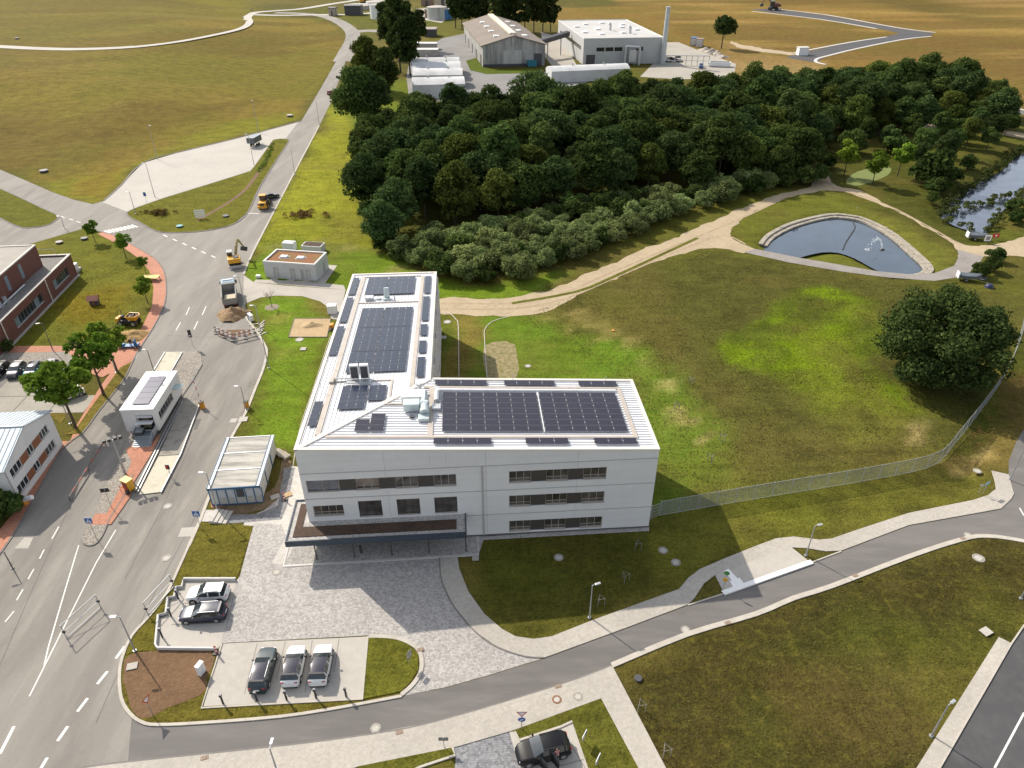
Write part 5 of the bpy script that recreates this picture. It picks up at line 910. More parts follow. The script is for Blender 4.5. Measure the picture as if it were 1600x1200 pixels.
for px, py, r, h, m, lab in ((590,29,5.0,9,M_whitep,'small white round tank left of the poplars'),(683,30,7,8,M_galv,'grey round tank beside blue tanks'),(692,30,4,6.5,mat('tank_blue', (0.03,0.16,0.36), 0.5),'left blue tank in the far works yard'),(699,29,4,6.5,MATS.get('tank_blue'),'right blue tank in the far works yard'),(560,14,11,3,M_conc,'low concrete basin in the far works'),(590,13,9,5,M_whitep,'white basin tank in the far works')):
    p = at(px, py); t_ = empty('storage_tank', p, 0, lab, 'tank'); MB().tube((0,0,0),(0,0,h),r,r,20).build('shell', m or MATS['tank_blue'], t_); MB().tube((0,0,h),(0,0,h+0.6),r*1.03,r*0.6,20).build('lid', M_conc, t_)
ss = empty('site_box', at(1253,86), 0.1, 'white site kiosk at the bend of the new street', 'kiosk'); bx('body', -2.6, 2.6, -1.5, 2, 0, 3.6, M_whitep, ss); bx('roof', -2.8, 2.8, -1.7, 2.2, 3.6, 3.9, MATS['pale_parapet'], ss)
# ================================================================== VEGETATION
def leafmat(name, dark, mid, light, trans=0.25):
    m = bpy.data.materials.new(name); m.use_nodes = True; nt = m.node_tree; L = nt.links; nt.nodes.clear()
    out = nt.nodes.new('ShaderNodeOutputMaterial'); geo = nt.nodes.new('ShaderNodeNewGeometry'); oi = nt.nodes.new('ShaderNodeObjectInfo')
    cr = nt.nodes.new('ShaderNodeValToRGB'); e = cr.color_ramp.elements; e[0].color = (*dark, 1); e[1].color = (*light, 1); k = e.new(0.55); k.color = (*mid, 1)
    n = _n(nt, 'ShaderNodeTexNoise', Scale=0.45, Detail=3.0); L.new(geo.outputs['Position'], n.inputs['Vector'])
    a = nt.nodes.new('ShaderNodeMath'); a.operation = 'MULTIPLY_ADD'; a.inputs[1].default_value = 0.55; L.new(geo.outputs['Random Per Island'], a.inputs[0])
    b = nt.nodes.new('ShaderNodeMath'); b.operation = 'MULTIPLY_ADD'; b.inputs[1].default_value = 0.9; b.inputs[2].default_value = -0.25; L.new(n.outputs['Fac'], b.inputs[0]); L.new(b.outputs[0], a.inputs[2])
    L.new(a.outputs[0], cr.inputs['Fac'])
    hs = nt.nodes.new('ShaderNodeHueSaturation'); mr = _n(nt, 'ShaderNodeMapRange'); mr.inputs[3].default_value = 0.62; mr.inputs[4].default_value = 1.42; L.new(oi.outputs['Random'], mr.inputs[0]); L.new(mr.outputs[0], hs.inputs['Value'])
    mh = _n(nt, 'ShaderNodeMapRange'); mh.inputs[3].default_value = 0.485; mh.inputs[4].default_value = 0.512; mm = nt.nodes.new('ShaderNodeMath'); mm.operation = 'FRACT'; m7 = nt.nodes.new('ShaderNodeMath'); m7.operation = 'MULTIPLY'; m7.inputs[1].default_value = 7.31
    L.new(oi.outputs['Random'], m7.inputs[0]); L.new(m7.outputs[0], mm.inputs[0]); L.new(mm.outputs[0], mh.inputs[0]); L.new(mh.outputs[0], hs.inputs['Hue'])
    L.new(cr.outputs['Color'], hs.inputs['Color'])
    d = nt.nodes.new('ShaderNodeBsdfDiffuse'); t = nt.nodes.new('ShaderNodeBsdfTranslucent'); mx = nt.nodes.new('ShaderNodeMixShader'); mx.inputs[0].default_value = trans
    L.new(hs.outputs[0], d.inputs[0]); L.new(hs.outputs[0], t.inputs[0]); L.new(d.outputs[0], mx.inputs[1]); L.new(t.outputs[0], mx.inputs[2]); L.new(mx.outputs[0], out.inputs[0])
    MATS[name] = m; return m
ML_dark = leafmat('forest_leaves', (0.026,0.044,0.012), (0.062,0.094,0.025), (0.13,0.165,0.044), 0.32)
ML_d2 = leafmat('blue_green_leaves', (0.022,0.039,0.013), (0.054,0.085,0.027), (0.11,0.15,0.048), 0.3); ML_d3 = leafmat('yellow_green_leaves', (0.034,0.047,0.010), (0.080,0.105,0.023), (0.165,0.19,0.042), 0.35)
ML_will = leafmat('willow_leaves', (0.085,0.115,0.038), (0.19,0.235,0.085), (0.31,0.355,0.14), 0.4)
ML_lime = leafmat('young_leaves', (0.050,0.090,0.010), (0.115,0.180,0.022), (0.20,0.27,0.04), 0.35)
ML_deep = leafmat('deep_leaves', (0.018,0.029,0.010), (0.042,0.061,0.018), (0.085,0.110,0.032), 0.28)
ML_dry = leafmat('dry_brush', (0.07,0.05,0.02), (0.15,0.10,0.035), (0.26,0.19,0.08), 0.1)
ML_reed = leafmat('reed_leaves', (0.040,0.052,0.016), (0.080,0.098,0.030), (0.13,0.145,0.05))
M_bark = layered('bark', (0.085,0.065,0.048), [(3, 0.42, 0.66, 0.6, 0.8)], bump=0.6, bscale=12)
def leaf_mesh(name, centers, radii, nleaf, size, m, seed, flat=0.75, jitter=0.35, lowcut=-0.55):
    rg = np.random.default_rng(seed); C = np.array(centers, float); Rr = np.array(radii, float)
    w = Rr**2; idx = rg.choice(len(C), nleaf, p=w/w.sum())
    d = rg.normal(size=(nleaf, 3)); d /= np.linalg.norm(d, axis=1)[:, None]
    d[:, 2] = np.where(d[:, 2] < lowcut, -d[:, 2], d[:, 2])
    rr = Rr[idx]*(1-jitter*rg.random(nleaf)**1.7)*(1+0.10*rg.normal(size=nleaf))
    P = C[idx]+d*rr[:, None]*np.array([1, 1, flat])
    nrm = d*0.8+rg.normal(size=(nleaf, 3))*0.55; nrm[:, 2] += 0.25; nrm /= np.linalg.norm(nrm, axis=1)[:, None]
    t = np.cross(nrm, rg.normal(size=(nleaf, 3))); t /= np.linalg.norm(t, axis=1)[:, None]; b = np.cross(nrm, t)
    s = size*(0.6+0.8*rg.random(nleaf))[:, None]
    V = np.stack([P-t*s-b*s*0.55, P+t*s*0.2-b*s*0.8, P+t*s+b*s*0.35, P-t*s*0.3+b*s*0.75], 1).reshape(-1, 3)
    me = bpy.data.meshes.new(name); me.vertices.add(len(V)); me.vertices.foreach_set('co', V.ravel()); n = nleaf
    me.loops.add(4*n); me.loops.foreach_set('vertex_index', np.arange(4*n)); me.polygons.add(n); me.polygons.foreach_set('loop_start', np.arange(0, 4*n, 4)); me.polygons.foreach_set('loop_total', np.full(n, 4))
    me.materials.append(m); me.update(); me.validate(); return me
def crown_clumps(R_, z0, z1, k, seed, rmin=0.26, rmax=0.42, taper=0.0, fill=0.9):
    rg = np.random.default_rng(seed); C = []; Q = []; zc = (z0+z1)/2; hz = (z1-z0)/2
    for i in range(k):
        d = rg.normal(size=3); d /= np.linalg.norm(d); f = fill*(0.45+0.4*rg.random()**0.5)
        r = R_*(rmin+(rmax-rmin)*rg.random()); zz = zc+d[2]*hz*f; sc = 1-taper*max(0, (zz-z0)/(z1-z0)-0.3)
        C.append((d[0]*R_*f*sc*(0.85+0.3*rg.random()), d[1]*R_*f*sc*(0.85+0.3*rg.random()), zz)); Q.append(r*(0.75+0.25*sc))
    C.append((0, 0, zc)); Q.append(R_*0.5)
    return C, Q
def trunk_mesh(name, h, r, seed, limbs=5, lz=0.4, spread=0.45):
    rg = random.Random(seed); b = MB(); z = 0; p = Vector((0, 0, -0.1)); rad = r; n = 5
    pts = [p]
    for k in range(n): pts.append(Vector((rg.uniform(-.04,.04)*h*k/n, rg.uniform(-.04,.04)*h*k/n, h*(k+1)/n)))
    for k in range(n): b.tube(pts[k], pts[k+1], r*(1-k/n*0.8), r*(1-(k+1)/n*0.8), 7)
    for k in range(limbs):
        t = lz+(0.9-lz)*k/limbs; q = Vector((0, 0, h*t)); a = rg.uniform(0, 6.28); e = q+Vector((math.cos(a), math.sin(a), 0.7))*h*spread*(1-t*0.5)
        b.tube(q, q.lerp(e, 0.5)+Vector((0,0,0.1*h*spread)), r*0.45, r*0.3, 5); b.tube(q.lerp(e, 0.5)+Vector((0,0,0.1*h*spread)), e, r*0.3, r*0.08, 5)
    o = b.build(name, M_bark); me = o.data; bpy.data.objects.remove(o); return me
PROTO = {}
def proto(key, R_, z0, z1, k, nleaf, size, m, h, r, seed, taper=0.0, limbs=5, **kw):
    C, Q = crown_clumps(R_, z0, z1, k, seed, taper=taper, **kw); PROTO[key] = (leaf_mesh('crown', C, Q, nleaf, size, m, seed), trunk_mesh('trunk', h, r, seed, limbs), R_, z1)
FM = [ML_dark, ML_d2, ML_dark, ML_d3, ML_d2, ML_dark, ML_d2, ML_d3]
for i in range(8): proto('forest%d' % i, (5.6,4.6,6.2,5.0,6.6,5.2,4.2,5.8)[i], (3.2,2.0,3.5,2.5,3.0,4.0,1.5,3.0)[i], (14.5,15.8,13.4,14.0,14.6,16.2,15.0,12.6)[i], (34,44,28,52,40,30,60,36)[i], 7000, (0.31,0.25,0.34,0.24,0.30,0.33,0.22,0.27)[i], FM[i], 11.5, 0.24, 100+i, taper=(0.35,0.6,0.2,0.45,0.3,0.55,0.65,0.25)[i])
for i in range(4): proto('edge%d' % i, 5.0, 0.6, 12.6, 44, 7000, 0.26, (ML_dark, ML_d2, ML_d3, ML_dark)[i], 9.5, 0.24, 120+i, taper=0.45)
for i in range(4): proto('shrub%d' % i, 3.0, 0.2, 4.4, 20, 3600, 0.17, ML_will, 2.8, 0.1, 130+i, limbs=7)
for i in range(3): proto('bush%d' % i, 2.6, 0.1, 4.2, 18, 2600, 0.22, ML_dark, 2.6, 0.1, 140+i, limbs=5)
for i in range(3): proto('young%d' % i, 1.75, 1.7, 5.4, 14, 1500, 0.17, ML_lime, 4.4, 0.09, 150+i)
for i in range(3): proto('street%d' % i, 3.3, 3.4, 9.4, 22, 2300, 0.26, ML_lime, 8.2, 0.19, 160+i, rmin=0.2, rmax=0.32, limbs=9)
for i in range(3): proto('tall%d' % i, 4.2, 2.0, 23.0, 40, 5200, 0.42, ML_deep, 20, 0.3, 170+i, taper=0.25, rmin=0.3, rmax=0.5)
proto('lone', 6.5, 5.5, 17, 30, 4200, 0.45, ML_deep, 13, 0.4, 181)
C, Q = crown_clumps(10.2, 0.2, 15.6, 190, 191, rmin=0.15, rmax=0.23, fill=1.08); PROTO['giant'] = (leaf_mesh('crown', C, Q, 42000, 0.22, ML_deep, 191, lowcut=-0.9), trunk_mesh('trunk', 11, 0.5, 191, 8), 10.4, 15)
def plant(key, pos, s, label, cat, group=None, name='tree', rz=None, sz=None):
    c, t, R_, z1 = PROTO[key]; o = empty(name, pos, random.uniform(0, 6.28) if rz is None else rz, label, cat, group)
    o.scale = (s, s, s if sz is None else sz)
    for nm, me in (('trunk', t), ('crown', c)): k = bpy.data.objects.new(nm, me); COL.objects.link(k); k.parent = o
    return o
def scatter(poly, dmin, n, seed, tries=60000):
    rg = random.Random(seed); xs_ = [p[0] for p in poly]; ys_ = [p[1] for p in poly]; cand = [(rg.uniform(min(xs_), max(xs_)), rg.uniform(min(ys_), max(ys_))) for _ in range(tries//10)]
    X = np.array([c[0] for c in cand]); Y = np.array([c[1] for c in cand]); ok = inside(X, Y, poly); out = []
    for (x, y), f in zip(cand, ok):
        if f and all((x-a)**2+(y-b)**2 > dmin*dmin for a, b in out): out.append((x, y))
        if len(out) >= n: break
    return out
FOREST = gp((600,386),(660,362),(730,352),(820,342),(900,325),(980,314),(1080,303),(1180,292),(1262,282),(1290,225),(1420,208),(1545,210),(1566,190),(1530,166),(1480,152),(1340,150),(1200,160),(1080,174),(1000,180),(850,190),(720,203),(640,206),(610,215),(580,250),(572,320))
fpts = scatter(FOREST, 7.3, 262, 5)
edge_d = [float(seg_d(np.array([p[0]]), np.array([p[1]]), FOREST)[0]) for p in fpts]
for (x, y), d in zip(fpts, edge_d):
    near = d < 7; lab, g = ('broad dark green tree on the outer edge of the forest', 'trees on the forest edge') if near else ('broad dark green tree standing within the dense forest canopy', 'trees inside the forest')
    s = random.uniform(0.95, 1.35)*(0.95 if near else 1.0); plant(('edge%d' % random.randrange(4)) if near else ('forest%d' % random.choice((0,0,1,1,2,2,3,4,4,5,5,6,7))), (x, y, 0), s, lab, 'tree', g, sz=s*random.uniform(0.82, 1.0))
SHRUB = gp((640,418),(680,432),(735,442),(800,440),(850,420),(905,400),(960,378),(1040,345),(1110,322),(1200,296),(1180,292),(1080,306),(980,320),(900,332),(820,352),(740,365),(670,378),(625,400))
for x, y in scatter(SHRUB, 3.5, 90, 9):
    k = random.random()
    if k < 0.68: plant('shrub%d' % random.randrange(4), (x, y, 0), random.uniform(0.85, 1.3), 'rounded grey-green willow shrub between the forest and the sandy track', 'shrub', 'willow shrubs along the track', 'willow_shrub')
    else: plant('bush%d' % random.randrange(3), (x, y, 0), random.uniform(0.9, 1.35), 'darker green bush among the willows beside the sandy track', 'shrub', 'dark bushes along the track', 'bush')
# edge bushes closing the forest foot on the lawn side
for px, py, s in ((602,392,1.0),(588,372,1.1),(578,345,1.2),(572,318,1.2),(570,292,1.1),(622,404,0.9),(1276,284,1.2),(1255,288,1.3),(1225,292,1.2),(1290,262,1.0)): plant('bush%d' % random.randrange(3), at(px, py), s, 'dark bush at the foot of the forest edge', 'shrub', 'bushes at the forest foot', 'bush')
# named trees
for px, py, key, s, lab in ((1318,275,'young1',1.9,'slim tree standing beside the algae pool'),(1362,290,'young0',1.75,'rounded small tree standing left of the algae pool bank'),(1402,275,'young2',1.8,'small tree on the right bank of the algae pool'),(1452,292,'bush0',2.3,'spreading dark tree beside the lake arm'),(1470,262,'forest1',0.72,'broad tree between the algae pool and the lake'),(1508,232,'forest3',0.72,'dark tree at the upper end of the lake'),(1440,240,'forest2',0.62,'dark tree behind the algae pool'),(1545,222,'forest4',0.6,'dark tree at the end of the dirt lane'),(1398,240,'bush1',1.8,'low dark tree in the hollow behind the algae pool'),(1330,240,'bush2',1.8,'low tree at the hollow where the track enters the forest')):
    plant(key, at(px, py), s, lab, 'tree')
for px, py, k, sc in ((1420,222,0,0.62),(1462,226,5,0.66),(1490,222,2,0.6),(1520,216,1,0.66),(1432,262,4,0.5),(1486,246,5,0.55),(1466,282,2,0.46),(1540,236,0,0.5),(1380,236,1,0.55),(1350,232,5,0.6),(1570,212,2,0.55)): plant('forest%d' % k, at(px, py), sc, 'dark tree in the thicket between the algae pool, the dirt lane and the lake', 'tree', 'thicket trees by the lake')
plant('giant', at(1454,592), 0.90, 'huge round dark tree standing alone in the meadow near the fence', 'tree', name='round_tree', rz=0.4)
for px, py, key, s, lab in ((149,378,'young0',0.95,'young tree beside the zebra crossing'),(197,403,'young1',1.1,'young tree on the lawn, second from the zebra crossing'),(228,427,'young2',0.72,'slim young tree just above the yellow sheet'),(231,473,'young0',1.0,'young tree just below the yellow sheet'),
    (183,580,'street2',0.95,'sparse street tree beside the cyclists'),(163,618,'street0',1.15,'tall street tree leaning over the red pavement'),(119,669,'street1',1.2,'large street tree beside the car park corner'),):
    plant(key, at(px, py), s, lab, 'tree', name='street_tree')
for px, py, key, s, lab in ((560,200,'edge0',1.75,'big full tree at the roadside before the poplars'),(588,196,'edge1',1.45,'full tree just right of the big roadside tree'),(578,142,'edge2',1.7,'big tree behind the roadside tree'),(600,146,'edge3',1.5,'tree between the road and the poplars'),(612,92,'tall0',1.45,'left poplar of the tall row'),(626,114,'tall1',1.55,'middle poplar of the tall row'),(641,118,'tall2',1.4,'right poplar of the tall row'),(655,78,'tall0',1.1,'thin poplar behind the tall row')):
    plant(key, at(px, py), s, lab, 'tree', name='tree' if 'poplar' not in lab else 'poplar')
for k, px in enumerate((712,722,733,744,756,778,792,806,820,834,848,860)): plant('tall%d' % (k % 3), at(px, 44 if k < 5 else 50), random.uniform(1.2, 1.4), 'tall dark tree in the row behind the barn', 'tree', 'tall trees behind the barn', 'poplar')
plant('lone', at(1127,76), 1.0, 'lone dark tree at the edge of the hall yard', 'tree')
for px, py in ((1545,424),(1530,432),(1552,408)): plant('bush%d' % random.randrange(3), at(px, py), 0.75, 'dark bush beside the gravel ring lane', 'shrub', 'bushes by the ring lane', 'bush')
plant('bush1', at(8,808), 0.9, 'dark clipped bush at the white house corner', 'shrub', name='bush'); plant('bush0', at(12,548), 0.5, 'low dark bush at the brick building corner', 'shrub', name='bush'); plant('bush2', at(-12,550), 0.55, 'wide dark bush along the brick building foot', 'shrub', name='bush')
# trees out of the picture whose shade falls on the road at the left edge
for px, py, lab in ((-90,905,'street tree shading the start of the dashed line'),(-75,985,'street tree shading the second dash of the line')): plant('street%d' % random.randrange(3), at(px, py), 0.8, lab, 'tree', name='street_tree')
# reeds round the lake
def ring_leaves(name, poly, w, n, size, m, label, seed, hmax=1.6):
    rg = random.Random(seed); C = []; Q = []
    L_ = len(poly)
    for i in range(L_):
        a = Vector(poly[i]); b_ = Vector(poly[(i+1) % L_]); k = max(1, int((b_-a).length/0.9))
        for j in range(k):
            p = a.lerp(b_, j/k); C.append((p.x+rg.uniform(-w, w), p.y+rg.uniform(-w, w), rg.uniform(0.0, hmax*0.6)-0.3)); Q.append(rg.uniform(0.4, 0.9))
    o = bpy.data.objects.new(name, leaf_mesh(name, C, Q, n, size, m, seed)); COL.objects.link(o); struct(o, 'stuff'); tag(o, label, 'plants'); return o
ring_leaves('reed_belt', gp((1466,328),(1495,306),(1530,282),(1560,262),(1578,242),(1600,232)), 1.2, 8000, 0.17, ML_reed, 'belt of dark reeds and scrub along the lake shore', 3, 2.2)
ring_leaves('reed_belt', gp((1470,336),(1490,350),(1520,360),(1545,362),(1562,338),(1585,312),(1612,296)), 1.3, 7000, 0.17, ML_reed, 'belt of green scrub on the near lake bank', 4, 1.8)
for px, py in ((1452,300),(1456,316),(1470,302),(1488,284),(1510,264)): plant('bush%d' % random.randrange(3), at(px, py), random.uniform(0.7, 1.1), 'dark bush on the lake bank', 'shrub', 'bushes on the lake bank', 'bush')
for px, py in ((1578,330),(1590,345),(1598,325),(1585,350)): plant('bush%d' % random.randrange(3), at(px, py), 0.7, 'green bush on the near side of the lake', 'shrub', 'bushes on the near lake bank', 'bush')
# verge hedges, tall weeds
ring_leaves('ditch_weeds', gp((1500,738),(1530,690),(1560,640),(1600,590),(1560,640),(1530,690)), 1.5, 5200, 0.05, ML_dry, 'dry weeds in the ditch outside the fence', 6, 0.9)
ring_leaves('low_hedge', gp((427,224),(416,250),(405,268),(416,250)), 0.5, 1500, 0.16, ML_lime, 'low hedge along the traffic island edge', 8, 0.8)
# soft tufts that break up the near lawns and edges
def tufts(name, poly, n, size, m, label, seed):
    rg = np.random.default_rng(seed); P = np.array(poly); X = rg.uniform(P[:,0].min(), P[:,0].max(), n*3); Y = rg.uniform(P[:,1].min(), P[:,1].max(), n*3); ok = inside(X, Y, poly); X = X[ok][:n]; Y = Y[ok][:n]
    o = bpy.data.objects.new(name, leaf_mesh(name, [(x, y, 0.05) for x, y in zip(X, Y)], rg.uniform(0.1, 0.3, len(X)), len(X)*7, size, m, seed, 0.4)); COL.objects.link(o); struct(o, 'stuff'); tag(o, label, 'plants')
ML_gr = leafmat('grass_tufts', (0.075,0.085,0.018), (0.115,0.115,0.03), (0.17,0.15,0.055), 0.2)
ML_gb = leafmat('green_tufts', (0.06,0.10,0.008), (0.10,0.15,0.012), (0.16,0.21,0.02), 0.2)
def sward(name, px, dens, size, m, label, seed, sc=4.0):
    poly = gp(*px); rg = np.random.default_rng(seed); P = np.array(poly); x0, x1, y0, y1 = P[:,0].min(), P[:,0].max(), P[:,1].min(), P[:,1].max(); n = int((x1-x0)*(y1-y0)*dens)
    X = rg.uniform(x0, x1, n); Y = rg.uniform(y0, y1, n); ok = inside(X, Y, poly) & (fbm(X, Y, sc, seed) > rg.uniform(0.25, 0.7, n)); X = X[ok]; Y = Y[ok]; n = len(X)
    Z = terrain(X, Y)+rg.uniform(0.03, 0.12, n); P3 = np.stack([X, Y, Z], 1); nr = rg.normal(size=(n, 3))*0.45; nr[:, 2] = 1.0; nr /= np.linalg.norm(nr, axis=1)[:, None]
    t = np.cross(nr, rg.normal(size=(n, 3))); t /= np.linalg.norm(t, axis=1)[:, None]; b = np.cross(nr, t); s_ = size*(0.5+rg.random(n))[:, None]
    V = np.stack([P3-t*s_-b*s_*0.4, P3+t*s_*0.3-b*s_*0.6, P3+t*s_+b*s_*0.5, P3-t*s_*0.2+b*s_*0.6], 1).reshape(-1, 3)
    me = bpy.data.meshes.new(name); me.vertices.add(4*n); me.vertices.foreach_set('co', V.ravel()); me.loops.add(4*n); me.loops.foreach_set('vertex_index', np.arange(4*n)); me.polygons.add(n); me.polygons.foreach_set('loop_start', np.arange(0, 4*n, 4)); me.polygons.foreach_set('loop_total', np.full(n, 4)); me.materials.append(m); me.update()
    o = bpy.data.objects.new(name, me); COL.objects.link(o); struct(o, 'stuff'); tag(o, label, 'grass')
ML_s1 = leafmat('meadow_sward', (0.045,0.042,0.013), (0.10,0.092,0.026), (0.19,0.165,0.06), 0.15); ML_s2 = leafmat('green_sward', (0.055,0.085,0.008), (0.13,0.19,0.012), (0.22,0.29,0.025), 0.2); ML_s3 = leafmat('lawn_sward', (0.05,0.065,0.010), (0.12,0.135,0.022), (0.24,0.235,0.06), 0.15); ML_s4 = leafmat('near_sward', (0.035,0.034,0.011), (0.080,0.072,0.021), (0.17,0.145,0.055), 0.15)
sward('meadow_grass', [(800,500),(1000,425),(1100,396),(1300,426),(1480,445),(1590,480),(1580,560),(1470,712),(1020,795),(990,600)], 9, 0.085, ML_s1, 'coarse brownish meadow grass behind the fence', 61)
sward('green_weed_carpet', [(1125,545),(1180,505),(1230,465),(1300,448),(1390,470),(1390,540),(1370,600),(1330,645),(1230,605)], 12, 0.08, ML_s2, 'bright green weed carpet in the meadow', 62)
sward('near_meadow_grass', [(965,1050),(1300,922),(1540,848),(1600,856),(1620,960),(1555,990),(1430,1196),(1400,1262),(1068,1262)], 13, 0.055, ML_s4, 'coarse grass of the near meadow', 63, 2.5)
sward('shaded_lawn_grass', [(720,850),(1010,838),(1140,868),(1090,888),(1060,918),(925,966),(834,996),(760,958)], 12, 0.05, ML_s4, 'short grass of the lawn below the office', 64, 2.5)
sward('bank_grass', [(1020,815),(1456,735),(1545,745),(1540,772),(1300,838),(1140,866)], 12, 0.055, ML_s3, 'sunlit grass strip between the fence and the footpath', 65, 2.5)
sward('roadside_grass', [(398,398),(444,306),(500,200),(550,200),(570,330),(600,395)], 4, 0.10, ML_s3, 'yellow-green roadside grass beside the forest', 66)
sward('west_lawn_grass', [(60,390),(131,360),(180,375),(238,420),(236,480),(205,532),(40,536)], 7, 0.07, ML_s3, 'dry lawn grass beside the brick building', 67)
sward('wing_lawn_grass', [(388,600),(415,560),(470,545),(505,540),(470,690),(372,690)], 12, 0.06, ML_s2, 'fresh green lawn grass beside the long wing', 68, 2.5)
# brush piles, spoil heaps
def heap(name, px, py, rx, ry, h, m, label, cat, seed, z=0.0, n=28):
    p = at(px, py); b = MB(); g = [[None]*(n+1) for _ in range(n+1)]
    for i in range(n+1):
        for j in range(n+1):
            x = -1+2*i/n; y = -1+2*j/n; r = math.hypot(x, y)*(1+0.18*math.sin(3*math.atan2(y, x)+seed)); t = max(0, 1-r)
            f = float(fbm(np.array([x*3+seed*7]), np.array([y*3+seed]), 1.0, seed)[0])-0.5
            g[i][j] = len(b.v); b.v.append((x*rx, y*ry, -0.05+h*(t**0.8)*(1+0.9*f) if t > 0 else -0.06))
    for i in range(n):
        for j in range(n): b.f.append((g[i][j], g[i+1][j], g[i+1][j+1], g[i][j+1])); b.m.append(0)
    o = b.build(name, m, smooth=True); o.location = (p.x, p.y, z); tag(o, label, cat); return o
heap('soil_heap', 364, 493, 2.9, 2.7, 1.7, layered('excavated_soil', (0.27,0.175,0.095), [(1.2, 0.42, 0.64, 0.65, 0.9), (5, 0.5, 0.68, (0.36,0.26,0.15), 0.7)], bump=1.0, bscale=4), 'heap of excavated brown soil behind the tipper truck', 'soil heap', 3, 0.02)
heap('sand_heap', 206, 526, 3.0, 2.0, 1.3, layered('ochre_sand', (0.38,0.24,0.095), [(1.2, 0.42, 0.64, 0.7, 0.9), (5, 0.5, 0.68, (0.44,0.30,0.14), 0.7)], bump=0.9, bscale=4), 'heap of ochre sand beside the yellow dumper', 'sand heap', 8)
heap('sand_heap', 487, 508, 2.0, 1.3, 0.6, M_sand, 'small sand mound inside the sand pit', 'sand heap', 5, 0.05)
def brush(px, py, rx, label, seed):
    rg = random.Random(seed); C = [(rg.gauss(0, rx*0.5), rg.gauss(0, rx*0.33), rg.uniform(0, 0.7)) for _ in range(26)]; o = bpy.data.objects.new('brush_pile', leaf_mesh('brush_pile', C, [rg.uniform(0.4, 0.9) for _ in C], 1500, 0.14, ML_dry, seed)); COL.objects.link(o); o.location = at(px, py); tag(o, label, 'brush pile')
brush(474, 337, 3.6, 'pile of cut brush on the roadside lawn', 31); brush(247, 334, 3.4, 'pile of dry brush at the tip of the traffic island', 32)
# flower beds
tufts('flower_bed', gp((98,472),(140,455),(200,453),(210,470),(188,492),(130,512),(94,498)), 420, 0.035, leafmat('ochre_flowers', (0.15,0.10,0.012), (0.22,0.15,0.02), (0.32,0.24,0.04), 0.15), 'ochre flower patch in the lawn by the brick building', 25)
# leafless sapling in the mulch ring
p = at(425,480); sp_ = empty('bare_sapling', p, 0, 'leafless young tree in a mulch ring on the lawn by the drive', 'tree'); rg = random.Random(3); b = MB(); b.tube((0,0,0),(0,0,2.2),0.06,0.045,6); b.build('trunk', M_bark, sp_); b = MB()
for k in range(16):
    a = rg.uniform(0, 6.28); q0 = Vector((0,0,1.6+0.04*k)); e = q0+Vector((math.cos(a)*rg.uniform(0.7,1.5), math.sin(a)*rg.uniform(0.7,1.5), rg.uniform(0.6,1.7))); b.tube(q0, e, 0.03, 0.012, 4)
    for j in range(4): f = q0.lerp(e, rg.uniform(0.4,0.95)); b.tube(f, f+Vector((rg.uniform(-.5,.5), rg.uniform(-.5,.5), rg.uniform(0.1,.6))), 0.014, 0.006, 4)
b.build('branches', mat('pale_twigs', (0.30,0.24,0.19), 0.8), sp_); MB().lathe([(0.2,0.03),(1.1,0.05),(1.3,0.0)], 20).build('mulch_ring', mat('mulch', (0.22,0.18,0.13), 0.9, 0.3, 5, bump=0.6), sp_)
# ================================================================== VEHICLES AND PEOPLE
def hd(a, b): a = at(*a); b = at(*b); return math.atan2(b.y-a.y, b.x-a.x)
def paint(name, c, rough=0.38, coat=0.25): return mat(name, c, rough, 0.04, 1.5, spec=0.6, coat=coat)
M_tyre = mat('tyre', (0.022,0.021,0.02), 0.85, 0.2, 8); M_rim = mat('alloy_rim', (0.42,0.42,0.43), 0.35, 0.1, 4, metal=0.7); M_cglass = mat('car_glass', (0.035,0.045,0.05), 0.05, 0.25, 2, spec=0.9, metal=0.25); M_clad = mat('black_plastic', (0.025,0.025,0.026), 0.6, 0.15, 6)
M_lamp = mat('clear_lamp', (0.7,0.72,0.75), 0.15, 0.05); M_tail = mat('red_tail_lamp', (0.35,0.012,0.012), 0.25, 0.1); M_plate = mat('number_plate', (0.75,0.75,0.73), 0.5, 0.03); M_blackroof = mat('black_glass_roof', (0.03,0.028,0.04), 0.12, 0.2, 2, spec=0.8)
def wheel(par, x, y, z, r, w, side, rimm=None):
    o = empty('wheel', (x, y, z), 0, parent=par); b = MB(); n = 16; s = side
    b.tube((0,-w/2,0),(0,w/2,0),r,r,n); b.build('tyre', M_tyre, o, bevel=0.03); b = MB(); b.tube((0,s*(w/2-0.02),0),(0,s*(w/2+0.015),0),r*0.66,r*0.62,10); b.tube((0,s*(w/2),0),(0,s*(w/2+0.03),0),r*0.16,r*0.14,8); b.build('rim', rimm or M_rim, o); return o
ST = dict(
 suv=dict(t=(0,.015,.05,.14,.29,.42,.53,.715,.82,.93,.985,1), z=(.46,.60,.66,.965,1,.995,.955,.68,.64,.57,.47,.36)),
 estate=dict(t=(0,.015,.045,.12,.27,.41,.51,.70,.82,.93,.985,1), z=(.46,.60,.67,.95,.985,1,.965,.66,.61,.54,.44,.34)),
 hatch=dict(t=(0,.015,.05,.16,.31,.44,.55,.75,.85,.94,.985,1), z=(.46,.60,.66,.95,1,.995,.94,.69,.63,.56,.46,.36)))
